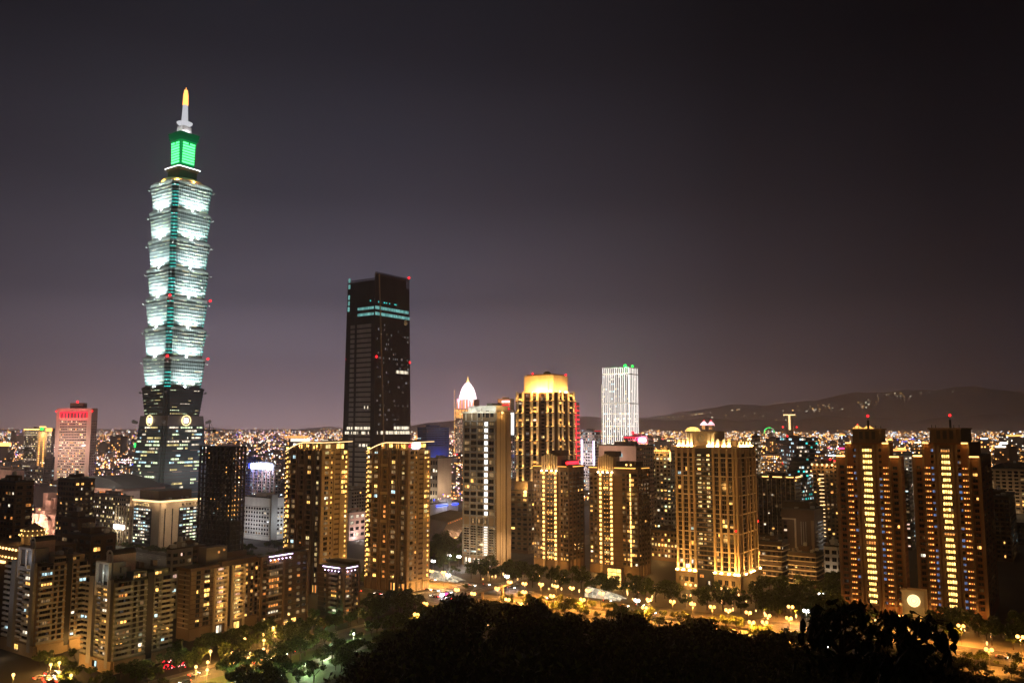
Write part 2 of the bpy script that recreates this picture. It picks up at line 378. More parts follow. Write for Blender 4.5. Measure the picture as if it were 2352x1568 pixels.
# ================================================================== the ground, roads, hill and mountains
def lerp_tab(tab, x):
    if x <= tab[0][0]: return tab[0][1]
    for (a, p), (b, q) in zip(tab, tab[1:]):
        if x <= b: return p+(q-p)*(x-a)/(b-a)
    return tab[-1][1]
gb = MB(); gb.face([(-20000, -3000, -.02), (20000, -3000, -.02), (20000, 20000, -.02), (-20000, 20000, -.02)], 'cityground')
g = gb.build('ground'); g['kind'] = 'structure'
def abslab(name, a0, a1, b0, b1, z, mat, thick=0.0):
    m = MB()
    if thick:
        m.loft([[AB(a0, b0, z-thick), AB(a1, b0, z-thick), AB(a1, b1, z-thick), AB(a0, b1, z-thick)], [AB(a0, b0, z), AB(a1, b0, z), AB(a1, b1, z), AB(a0, b1, z)]], mat)
    else: m.face([AB(a0, b0, z), AB(a1, b0, z), AB(a1, b1, z), AB(a0, b1, z)], mat)
    o = m.build(name); o['kind'] = 'structure'; return o
abslab('road', 373, 443, -160, 900, .0, 'asphalt')
abslab('road', 60, 372.9, 297, 309.5, .0, 'asphalt')
abslab('road', 443.1, 900, 366, 400, .0, 'asphalt')
abslab('road', 640, 660, 400.2, 1000, .004, 'asphalt')
abslab('pavement', 443.3, 486, -160, 365.8, .14, 'paving', .3)
abslab('pavement', 443.3, 470, 400.3, 900, .14, 'paving', .3)
abslab('pavement', 362, 372.7, -160, 296, .14, 'paving', .3)
abslab('pavement', 150, 372.6, 309.7, 314, .14, 'paving', .3)
abslab('lawn', 200, 372.6, 314.1, 342, .10, 'soil', .3)
abslab('median', 394.5, 401.5, -160, 296, .16, 'soil', .3)
abslab('median', 416.4, 420.6, -160, 340, .16, 'soil', .3)
abslab('median', 394.5, 401.5, 345, 900, .16, 'soil', .3)
abslab('lawn', 160, 361, 256, 296.8, .06, 'lawn', .3)
abslab('path', 190, 320, 279, 284, .068, 'paving')
mk = MB()
for b0 in range(-150, 700, 12):
    for a0 in (380.5, 387.5, 408.8, 428, 435.5):
        mk.face([AB(a0-.12, b0, .012), AB(a0+.12, b0, .012), AB(a0+.12, b0+5, .012), AB(a0-.12, b0+5, .012)], 'paint')
for a0 in range(130, 365, 12):
    for b0 in (303.2,):
        mk.face([AB(a0, b0-.12, .012), AB(a0+5, b0-.12, .012), AB(a0+5, b0+.12, .012), AB(a0, b0+.12, .012)], 'paint')
for bb in (290, 341):
    for k in range(16):
        a0 = 375+k*4.2
        if 394 < a0 < 402 or 415.5 < a0 < 421.5: continue
        mk.face([AB(a0, bb-2, .014), AB(a0+.9, bb-2, .014), AB(a0+.9, bb+2, .014), AB(a0, bb+2, .014)], 'paint')
m_ = mk.build('road_markings'); m_['kind'] = 'structure'

HP = [(-400, 0), (-90, 2), (-70, 8), (-50, 22), (-39, 33), (-28, 39), (-22, 45), (-17, 48), (-8, 50.5), (12, 47), (32, 45), (52, 43), (67, 38.5), (92, 35), (102, 33), (118, 30), (135, 25), (165, 12), (220, 0), (500, 0)]
def hill(X, Y):
    p = lerp_tab(HP, X)
    if Y < 190:
        t = max(0.0, 1-Y/190.0); h = p+(94-p)*t**2.0
        if Y < 0: h = 94+(-Y)*.25
    else:
        t = min(1.0, (Y-190)/150.0); h = p*(1-t*t*(3-2*t))
    h += 1.2*math.sin(X*.13+Y*.07)*math.sin(Y*.11)*min(1, max(0, h/10))
    return h-.6
hb = MB(); NX, NY = 90, 84
xs = [-300+i*6.5 for i in range(NX)]; ys = [-120+j*6 for j in range(NY)]
hb.v = [(x, y, hill(x, y)) for y in ys for x in xs]; k = hb.m('soil')
for j in range(NY-1):
    for i in range(NX-1):
        a = j*NX+i; hb.f.append((a, a+1, a+1+NX, a+NX)); hb.mi.append(k)
h_ = hb.build('hill', smooth=True); h_['kind'] = 'structure'

# far mountains (three ridges)
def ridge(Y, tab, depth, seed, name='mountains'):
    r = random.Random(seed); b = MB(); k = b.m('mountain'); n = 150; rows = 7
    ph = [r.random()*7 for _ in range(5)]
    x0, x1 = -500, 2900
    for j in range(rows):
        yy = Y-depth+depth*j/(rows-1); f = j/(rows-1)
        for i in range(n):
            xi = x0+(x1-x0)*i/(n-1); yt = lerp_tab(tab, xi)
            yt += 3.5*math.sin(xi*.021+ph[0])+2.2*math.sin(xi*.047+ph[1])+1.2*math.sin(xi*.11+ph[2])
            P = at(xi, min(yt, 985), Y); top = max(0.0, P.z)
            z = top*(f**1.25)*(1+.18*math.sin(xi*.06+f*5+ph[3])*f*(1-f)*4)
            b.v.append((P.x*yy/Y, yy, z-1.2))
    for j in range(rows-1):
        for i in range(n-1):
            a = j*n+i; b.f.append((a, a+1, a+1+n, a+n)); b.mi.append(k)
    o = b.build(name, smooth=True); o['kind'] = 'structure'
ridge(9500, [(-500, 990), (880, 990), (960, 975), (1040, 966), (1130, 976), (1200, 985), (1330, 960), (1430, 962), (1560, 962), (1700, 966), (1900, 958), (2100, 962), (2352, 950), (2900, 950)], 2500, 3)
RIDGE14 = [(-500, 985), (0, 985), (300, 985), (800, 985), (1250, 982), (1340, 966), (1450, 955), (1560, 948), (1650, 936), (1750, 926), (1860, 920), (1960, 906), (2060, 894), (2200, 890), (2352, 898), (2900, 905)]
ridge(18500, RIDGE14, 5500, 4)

# ================================================================== tall tiered skyscraper
def skyscraper():
    xc0 = 403.0; Yn = 950.0
    kx = (xh(398, 891)-CX)*math.cos(PIT)/F
    C = Vector((kx*(Yn+36), Yn+36, 0))
    root = empty('skyscraper', C, ROT)
    tag(root, 'very tall tiered skyscraper lit white with a green block and glowing spire on top', 'skyscraper')
    Z = lambda y: at(xc0, y, Yn).z
    Zc = lambda y: at(418, y, Yn+36).z
    def notched(h, n, z):
        # square with double-stepped corners
        c = h-n; d = h-n*.5
        q = [(-c, -h), (c, -h), (c, -d), (d, -d), (d, -c), (h, -c), (h, c), (d, c), (d, d), (c, d), (c, h), (-c, h), (-c, d), (-d, d), (-d, c), (-h, c), (-h, -c), (-d, -c), (-d, -d), (-c, -d)]
        return [(x, y, z) for x, y in q]
    r = random.Random(11)
    def winrow(b, h0, z0, z1, h1, n, dens, mats, run=4):
        """lit windows along one floor of both street faces, in runs"""
        for face in (0, 1):
            c = h0-n; wd = 1.5; cnt = int(2*c/wd); i = 0
            while i < cnt:
                if r.random() < dens/run*1.3:
                    m = r.choice(mats)
                    for q in range(r.randint(1, 2*run)):
                        if i >= cnt: break
                        s = -c+(i+.5)*wd; o0 = -h0-.12; o1 = -h1-.12
                        pts = [(s-.62, o0, z0), (s+.62, o0, z0), (s+.62, o1, z1), (s-.62, o1, z1)]
                        if face == 0: pts = [(y, x, z) for x, y, z in pts]
                        b.face(pts, m); i += 1
                else: i += 1
    tops = [412, 478, 545, 612, 680, 750, 819, 889]; bots = tops[1:]+[956]
    for k in range(8):
        zt, zb = Z(tops[k]), Z(bots[k]); H = zt-zb; b = MB(); wn = MB()
        ht, hb_ = 26.9, 23.9; n = 5.0; dark = (k == 7)
        if dark: ht, hb_ = 26.6, 23.6
        nf = 8; zlow = zb+1.0
        for f in range(nf):
            z0 = zlow+(zt-1.6-zlow)*f/nf; z1 = zlow+(zt-1.6-zlow)*(f+1)/nf
            a = hb_+(ht-hb_)*f/nf; c = hb_+(ht-hb_)*(f+1)/nf
            b.loft([notched(a, n, z0), notched(c, n, z1-.7)], 'glassgreen', cap=False)
            b.loft([notched(c+.35, n, z1-.7), notched(c+.45, n, z1)], 'mullion' if not dark else 'darkgrey')
            hh = z1-z0
            winrow(wn, a, z0+hh*.38, z1-1.05, a+(c-a)*.7, n, (.42 if not dark else .26), ['w_green', 'w_lime', 'w_green', 'w_white'])
        # vertical mullions on the two street faces
        for i in range(-8, 9):
            s = i*(hb_-n)/8
            for face in (0, 1):
                q = [(s-.14, -hb_-.02, zlow), (s+.14, -hb_-.02, zlow), (s+.14, -hb_-.3, zlow), (s-.14, -hb_-.3, zlow)]
                p = [(s*1.06-.14, -ht-.02, zt-1.6), (s*1.06+.14, -ht-.02, zt-1.6), (s*1.06+.14, -ht-.3, zt-1.6), (s*1.06-.14, -ht-.3, zt-1.6)]
                if face == 0: q = [(y, x, z) for x, y, z in q]; p = [(y, x, z) for x, y, z in p]
                b.loft([q, p], 'mullion' if not dark else 'darkgrey')
        # teal lit glass in the notched corners
        for f in range(nf):
            if dark or (k == 6 and f > 4): continue
            z0 = zlow+(zt-1.6-zlow)*f/nf; z1 = zlow+(zt-1.6-zlow)*(f+1)/nf
            if r.random() < (.95 if f < 5 else .6):
                a = hb_+(ht-hb_)*f/nf; c = a-n; d = a-n*.5
                for (sx_, sy_) in ((-1, -1), (1, -1), (-1, 1)):
                    cells = [((-c, -d), (-d-.0, -d)), ((-d, -d), (-d, -c)), ((-a, -c), (-d, -c)), ((-c, -d), (-c, -a))]
                    for (p, q) in cells:
                        for t0, t1 in ((.03, .47), (.53, .97)):
                            x0, y0 = p[0]+(q[0]-p[0])*t0, p[1]+(q[1]-p[1])*t0; x1, y1 = p[0]+(q[0]-p[0])*t1, p[1]+(q[1]-p[1])*t1
                            e = -.12
                            u0 = (sx_*abs(x0-.12), sy_*abs(y0-.12)); u1 = (sx_*abs(x1-.12), sy_*abs(y1-.12))
                            wn.face([(u0[0], u0[1], z0+.3), (u1[0], u1[1], z0+.3), (u1[0], u1[1], z1-.75), (u0[0], u0[1], z1-.75)], 'e_tealcorner')
        # parapet with an arched edge, higher over the corners
        b.loft([notched(ht+.25, n, zt-1.6), notched(ht+.6, n, zt-.2), notched(ht+.1, n, zt)], 'mullion' if not dark else 'darkgrey')
        for face in (0, 1):
            for sg in (-1, 1):
                pts = []
                for q in range(9):
                    t = q/8; s = sg*(2.2+(ht-n-2.2)*t); up = 1.9*math.sin(math.pi*min(1, t*1.02))+.2
                    pts.append((s, up))
                for (s0, u0), (s1, u1) in zip(pts, pts[1:]):
                    ring = lambda s, u: [(s, -ht-.6, zt-.3), (s, -ht+.2, zt-.3), (s, -ht+.2, zt+u), (s, -ht-.6, zt+u)]
                    A, B_ = ring(s0, u0), ring(s1, u1)
                    if face == 0: A = [(y, x, z) for x, y, z in A]; B_ = [(y, x, z) for x, y, z in B_]
                    b.loft([A, B_], 'mullion' if not dark else 'darkgrey')
        # ruyi ornament at the middle of each face, scroll heads at the corners
        orn = MB()
        for s, o in ((0, -ht-1.2),):
            for face in (0, 1):
                P = lambda a, bb, c: (a, bb, c) if face else (bb, a, c)
                for dx, dz, rr in ((0, .6, 1.5), (-1.5, -.4, 1.1), (1.5, -.4, 1.1)):
                    c_ = P(dx, o, zt+dz); orn.ball(c_, rr, 'steel', 8, 5)
        for cxn, cyn in ((-ht+n*.3, -ht+n*.3), (ht-n*.3, -ht+n*.3), (-ht+n*.3, ht-n*.3)):
            sx_, sy_ = (1 if cxn > 0 else -1), (1 if cyn > 0 else -1)
            orn.tube((cxn, cyn, zt-5.8), (cxn+sx_*1.6, cyn+sy_*1.6, zt-4.6), .9, 1.3, 'grey', 8)
        t_ = b.build('tier', root); wn.build('window', t_, kind='stuff'); orn.build('ornament', t_)
        if not dark:
            # floodlights on the ledge below, washing each face
            fl = MB()
            for face in (0, 1):
                for s in (-1.6, 1.6):
                    P = (s, -hb_-2.0, zb+2.0) if face else (-hb_-2.0, s, zb+2.0)
                    fl.box(P[0]-.8, P[0]+.8, P[1]-.5, P[1]+.5, P[2]-1.0, P[2]-.3, 'e_whitewash')
                for s, wt in ((-8, 3.4e4), (0, 9.0e4), (8, 3.4e4)):
                    P = (s, -hb_-3.2, zb+2.0) if face else (-hb_-3.2, s, zb+2.0)
                    A = (s*1.4, -ht, zb+H*.58) if face else (-ht, s*1.4, zb+H*.58)
                    spot(t_, P, A, wt, (.86, 1.0, .97), 125, 1.0, 1.0)
                for s in (-15, -8, 8, 15):  # added fill spots out beyond the ledge, widening the glow over the face
                    P = (s, -hb_-6.5, zb+1.5) if face else (-hb_-6.5, s, zb+1.5)
                    A = (s*1.1, -ht, zb+H*.7) if face else (-ht, s*1.1, zb+H*.7)
                    spot(t_, P, A, 2.0e4, (.80, 1.0, .95), 115, 1.0, 1.0)
            fl.build('floodlight', t_)
        if k in (4, 6):
            rl = MB(); c_ = ht-n*.2
            for (px_, py_) in ((-c_, -c_), (c_, -c_)):
                rl.ball((px_*1.04, py_*1.04, zt+1.0), 1.5, 'e_red', 8, 5)
            rl.box(-c_-1.2, -c_+1, -c_-1.2, -c_+1, zt+.5, zt+1.2, 'e_redsoft'); rl.build('warning_light', t_)
    # base: band with round medallions, then the flaring foot
    z1, z0 = Z(956)+1, Z(977); b = MB(); b.loft([notched(27.6, 4, z0), notched(26.6, 4, z1)], 'concrete')
    bd = b.build('base_band', root)
    for face in (0, 1):
        mdl = MB(); zc_ = (z0+z1)/2+.3; R0 = 6.2
        for q in range(28):
            a0, a1 = 2*math.pi*q/28, 2*math.pi*(q+1)/28
            def T(rr, a, o): p = (rr*math.cos(a), -28.3-o, zc_+rr*math.sin(a)); return p if face else (p[1], p[0], p[2])
            mdl.loft([[T(R0-1.0, a0, 0), T(R0, a0, 0), T(R0, a0, .7), T(R0-1.0, a0, .7)], [T(R0-1.0, a1, 0), T(R0, a1, 0), T(R0, a1, .7), T(R0-1.0, a1, .7)]], 'e_clock')
        P = lambda a, o, z: (a, -28.0-o, z) if face else (-28.0-o, a, z)
        q0, q1 = P(-2.2, 0, zc_-2.4), P(2.2, 1.0, zc_+2.4); mdl.box(q0[0], q1[0], q0[1], q1[1], q0[2], q1[2], 'e_white')
        mdl.build('medallion', bd)
    sc_ = MB()
    for (px_, py_) in ((-27, -27), (27, -27), (-27, 27)):
        sx_, sy_ = (1 if px_ > 0 else -1), (1 if py_ > 0 else -1)
        sc_.tube((px_, py_, z0+3.5), (px_+sx_*3, py_+sy_*3, z0+4.5), 1.6, 2.0, 'grey', 8); sc_.ball((px_+sx_*3.2, py_+sy_*3.2, z0+4.8), 2.2, 'grey', 8, 5)
    sc_.build('ornament', bd)
    b = MB(); wn = MB(); zb = 0.0; nf = 26
    for f in range(nf):
        za, zc_ = z0-(z0-zb)*(f+1)/nf, z0-(z0-zb)*f/nf; a, c = 27.4+6.6*(f+1)/nf, 27.4+6.6*f/nf
        b.loft([notched(a, 4, za), notched(c+.05, 4, zc_-.8)], 'glassgreen', cap=False); b.loft([notched(c+.1, 4, zc_-.8), notched(c+.4, 4, zc_)], 'darkgrey')
        if f % 3 == 1:
            for face in (0, 1):
                for s0, s1 in ((-17, -5), (6, 18)):
                    q0, q1 = ((s0, -c-.9, zc_-.9), (s1, -c-.2, zc_-.2)); q = (q0[0], q1[0], q0[1], q1[1]) if face else (q0[1], q1[1], q0[0], q1[0])
                    b.box(q[0], q[1], q[2], q[3], q0[2], q1[2], 'pinkstone')
        winrow(wn, a, za+.9, zc_-1.2, c+.05, 5, .46 if f < 6 else (.34 if f < 13 else .12), ['w_green', 'w_white', 'w_green', 'w_lime', 'w_cool'], 5)
    ft = b.build('foot', root); wn.build('window', ft, kind='stuff')
    for (x, y) in ((-95, -20), (-95, 30), (-20, -95), (35, -95), (-70, -70)): point(ft, (x, y, 55), 16000, (1, .95, .85), 4)  # added fill lights hung in the air to brighten the foot
    # crown: orange-lit drum roof, white ringed ledge, green block, white block, spire
    ztop = Z(412); b = MB()
    b.lathe([(24.5, ztop-.5), (24.5, ztop+5.2), (22.5, ztop+7.2), (15.0, ztop+8.2)], 0, 0, 'whitestone', 40)
    dr = b.build('drum_roof', root)
    ring = MB()
    for q in range(32):
        a = 2*math.pi*q/32; ring.box(25.4*math.cos(a)-.4, 25.4*math.cos(a)+.4, 25.4*math.sin(a)-.4, 25.4*math.sin(a)+.4, ztop+.1, ztop+.5, 'e_amber')
    ring.build('roof_lamps', dr)
    for a in range(8): point(dr, (26.2*math.cos(a*.785+.0), 26.2*math.sin(a*.785+.0), ztop+3.4), 4000, (1, .45, .16), .4)
    za, zb2 = Zc(404), Zc(391); b = MB()
    oct_ = lambda h, z: [(x, y, z) for x, y in ((-h*.9, -h), (h*.9, -h), (h, -h*.9), (h, h*.9), (h*.9, h), (-h*.9, h), (-h, h*.9), (-h, -h*.9))]
    b.loft([oct_(12.5, ztop+7.5), oct_(12.5, zb2-1.5)], 'charcoal'); b.loft([oct_(13.4, zb2-3.4), oct_(13.8, zb2-2.4)], 'greenstone'); b.loft([oct_(14.0, zb2-1.5), oct_(14.8, zb2)], 'greenstone'); led = b.build('ledge', root)
    edge = MB()
    q_ = [(x, y) for x, y, z in oct_(15.0, 0)]
    for (x0, y0), (x1, y1) in zip(q_, q_[1:]+q_[:1]): edge.tube((x0, y0, zb2-.2), (x1, y1, zb2-.2), .5, .5, 'e_panelwhite', 6)
    edge.build('edge_light', led)
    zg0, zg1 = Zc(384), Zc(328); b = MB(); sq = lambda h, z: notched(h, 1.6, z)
    b.loft([sq(9.8, zb2+.1), sq(9.8, zg0)], 'greenglowdim'); b.loft([sq(10.0, zg0), sq(11.2, zg1)], 'greenglow')  # walls emit green themselves, standing in for the glow around the panels
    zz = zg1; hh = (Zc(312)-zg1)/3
    for i in range(3): b.loft([sq(11.6+.5*i, zz+.3), sq(12.4+.5*i, zz+hh-.9)], 'greenglowdim'); b.loft([sq(13.0+.4*i, zz+hh-.9), sq(13.0+.4*i, zz+hh)], 'greenglowdim'); zz += hh
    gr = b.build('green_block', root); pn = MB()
    for face in (0, 1):
        for i in range(8):
            z0_ = zg0+2.2+(zg1-zg0-4.0)*i/8; z1_ = z0_+(zg1-zg0-4.0)/8-1.1; h = 10.05+1.15*((z0_-zg0)/(zg1-zg0))
            for s0, s1 in (((-8.2, -1.0), (1.0, 8.2)) if i == 7 else ((-8.2, 8.2),)):
                pts = [(s0, -h-.35, z0_), (s1, -h-.35, z0_), (s1, -h-.45, z1_), (s0, -h-.45, z1_)]
                if face == 0: pts = [(y, x, z) for x, y, z in pts]
                pn.face(pts, 'w_greenpanel')
    pn.build('light_panel', gr)
    for (x, y) in ((-17, -17), (-17, 5), (5, -17)): point(gr, (x, y, zg0-1), 3500, (.05, 1, .3), .5)
    zw0, zw1, zs0 = Zc(312), Zc(293), Zc(283); b = MB()
    b.loft([notched(6.8, 1.2, zw0), notched(6.4, 1.2, zw1)], 'white'); wb = b.build('white_block', root)
    for (x, y) in ((-9.5, -9.5), (-10.5, 0), (0, -10.5)): point(wb, (x, y, zw0+.8), 3000, (.95, .92, 1), .4)
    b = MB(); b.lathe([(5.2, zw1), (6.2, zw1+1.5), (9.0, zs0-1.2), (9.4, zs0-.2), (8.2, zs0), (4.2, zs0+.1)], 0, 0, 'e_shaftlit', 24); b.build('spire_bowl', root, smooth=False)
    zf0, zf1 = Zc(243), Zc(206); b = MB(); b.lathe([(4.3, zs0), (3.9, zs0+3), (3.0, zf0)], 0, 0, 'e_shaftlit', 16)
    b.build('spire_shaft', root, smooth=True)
    b = MB(); b.lathe([(3.2, zf0), (3.3, zf0+2), (3.0, zf0+(zf1-zf0)*.6), (2.0, zf1-1.2), (.8, zf1-.4)], 0, 0, 'e_flame', 16); b.tube((0, 0, zf1-.6), (0, 0, zf1+2.5), .4, .25, 'e_flame'); b.build('spire_tip', root, smooth=True)
    BLD.append((C.x, C.y, 45, 400))
skyscraper()

# ================================================================== dark tapered office tower
def dark_tower():
    s = Bld('office_tower', 'tall dark tapered office tower with finned faces and a teal lit band near the top', 'office tower', 786, 861, 946, 900, 622, 1000)
    # footprint is set near y = 1000; the faces taper towards the top
    L, R, H = s.L, s.R, s.H; zl = s.z(1000)
    Ht = H; Hl = s.z(636)   # right slab is taller than the left crown
    kx = 7.0/zl*0+0.0
    def sx_(z): return 1-.085*(z/H)
    b = MB()
    def rect(z, x0, x1, y0, y1):
        f = 6.0*z/H; g = 5.0*z/H
        return [(x0+f*.25, y0+g, z), (x1-f*.5, y0+g, z), (x1-f*.5, y1-g*.6, z), (x0+f*.25, y1-g*.6, z)]
    def O(z): return 6.0*z/H*.25, 5.0*z/H
    rings = [rect(z, 0, R, 0, L) for z in (0, H*.5, H*.955)]
    b.loft(rings, 'charcoal'); b.build('tower_body', s.root)
    fin = MB(); n = 44
    for i in range(n+1):
        t = i/n; z1 = H
        p = []
        for z in (0, z1):
            x0 = 6.0*z/H*.25; x1 = R-6.0*z/H*.5; y = 5.0*z/H; x = x0+(x1-x0)*t
            p.append([(x-.16, y-.55, z), (x+.16, y-.55, z), (x+.16, y-.02, z), (x-.16, y-.02, z)])
        fin.loft(p, 'fin')
    for i in range(30):
        t = i/29; p = []
        for z in (0, Hl):
            y0 = 5.0*z/H; y1 = L-5.0*z/H*.6; x = 6.0*z/H*.25; y = y0+(y1-y0)*t
            p.append([(x-.55, y-.16, z), (x-.02, y-.16, z), (x-.02, y+.16, z), (x-.55, y+.16, z)])
        fin.loft(p, 'fin')
    fin.build('facade_fins', s.root)
    # open crown: dark backing screen, rails
    cr = MB(); zc0 = H*.955
    cr.box(3, R-5.5, 6.6, 7.2, zc0, H-1.0, 'blackmetal'); cr.box(2.4, 3.0, 7.3, L*.9, zc0, Hl-2, 'blackmetal')
    for z in (H-.3, H-3.2): cr.box(1.2, R-3, 4.0, 4.5, z-.25, z+.25, 'fin')
    for z in (Hl-.3, Hl-3.0): cr.box(1.0, 1.4, 5, L-3.4, z-.25, z+.25, 'fin')
    cr.build('crown', s.root)
    # pale stone panels on the left face with dark joints
    pn = MB(); ztop = s.z(738); y0, y1 = L*.12, L*.58; nj = 40; y2 = L*.66; y3 = L*.80
    for j in range(nj):
        za, zb = ztop*j/nj, ztop*(j+1)/nj-1.7; o = -.75
        for (ya, yb) in ((y0, y1), (y2, y3)):
            pts = []
            for z in (za, zb):
                x = 6.0*z/H*.25+o; g = 5.0*z/H
                pts.append([(x, ya+g*(1-ya/L), z), (x, yb+g*(1-yb/L), z), (x+.7, yb+g*(1-yb/L), z), (x+.7, ya+g*(1-ya/L), z)])
            pn.loft(pts, 'panelgrey')
    pn.build('stone_panel', s.root)
    # diagonal pale edge line running up the right face near the corner
    dl = MB(); zt_ = H-2
    dl.tube((R*.31, -.8, 0), (R*.31*.25+2.2, 5.0*zt_/H-.8, zt_), .9, .9, 'beige', 6); dl.build('edge_line', s.root)
    # lit floors
    wn = MB(); r = random.Random(5)
    def lit(face, z, t0, t1, h, mat, prob=1.0, step=1.6):
        x0 = 6.0*z/H*.25; x1 = R-6.0*z/H*.5; yb = 5.0*z/H; ln = (x1-x0) if face == 'R' else (L-yb*1.6)
        k = int(ln*(t1-t0)/step)
        for i in range(k):
            if r.random() > prob: continue
            a = ln*t0+i*step
            for zz in (z,):
                if face == 'R': wn.face([(x0+a, yb-.62, z), (x0+a+step*.72, yb-.62, z), (x0+a+step*.72, yb-.62, z+h), (x0+a, yb-.62, z+h)], mat)
                else: wn.face([(x0-.80, yb+a, z), (x0-.80, yb+a+step*.72, z), (x0-.80, yb+a+step*.72, z+h), (x0-.80, yb+a, z+h)], mat)
    for y in (708, 722): lit('R', s.z(y), 0, 1, 3.4, 'w_tealband', 1.0); lit('L', s.z(y), .02, .64, 3.0, 'w_tealband', 1.0)
    lit('R', s.z(692), .05, .65, 1.4, 'w_teal', .45); lit('L', s.z(690), .1, .5, 1.4, 'w_teal', .35)
    for y in (640, 655, 668, 680, 694, 708): lit('L', s.z(y), .90, .98, 5.0, 'w_tealband', .9)
    lit('R', s.z(853), .56, .98, 3.4, 'w_white', .85)
    lit('R', s.z(986), .50, .99, 3.4, 'w_white', .85); lit('R', s.z(997), .04, .99, 3.4, 'w_white', .85); lit('L', s.z(986), .12, .95, 3.0, 'w_white', .6); lit('L', s.z(997), .12, .95, 3.0, 'w_white', .6)
    lit('L', s.z(938), .15, .35, 3.0, 'w_white', .8); lit('L', s.z(1026), .2, .5, 3, 'w_white', .8)
    for y in range(745, 985, 11): lit('R', s.z(y), .05, .98, 2.2, 'w_dimwhite', .09)
    for y in (758, 776, 790, 806, 822, 838, 862, 874): lit('R', s.z(y), .26, .28, 2.4, 'w_warm', .6, 2); lit('R', s.z(y), .52, .54, 2.4, 'w_warm', .5, 2)
    wn.build('window', s.root, kind='stuff')
    em = MB(); zc = s.z(743, 'R', R); xx = R-9.5; yb = 5.0*zc/H-.9
    for q in range(18):
        a0, a1 = 2*math.pi*q/18, 2*math.pi*(q+1)/18
        T = lambda rr, a: (xx+rr*math.cos(a), yb, zc+rr*math.sin(a))
        em.face([T(2.1, a0), T(2.9, a0), T(2.9, a1), T(2.1, a1)], 'w_dim')
    em.box(xx-1.6, xx+1.6, yb-.1, yb+.1, zc-.35, zc+.35, 'w_dim'); em.build('emblem', s.root)
    wl = MB()
    for (x, y, z) in ((3, 2.5, s.z(818)), (R-2, 3, s.z(824)), (2, L-2, s.z(820)), (R-4, 4, H+1)): wl.ball((x, y, z), 1.35, 'e_red', 8, 5)
    wl.build('warning_light', s.root)
    s.finish()
dark_tower()

# ================================================================== residential and office towers of the middle distance
def pitched(mats, dark='glass'): return None
RN = random.Random(21)
def lobby(s, face, s0, s1, n, z0=.6, z1=5.2, mat='w_white'):
    d = (s1-s0)/n
    for i in range(n): s.win(face, s0+(i+.5)*d, (z0+z1)/2, d*.7, z1-z0, mat, .05)

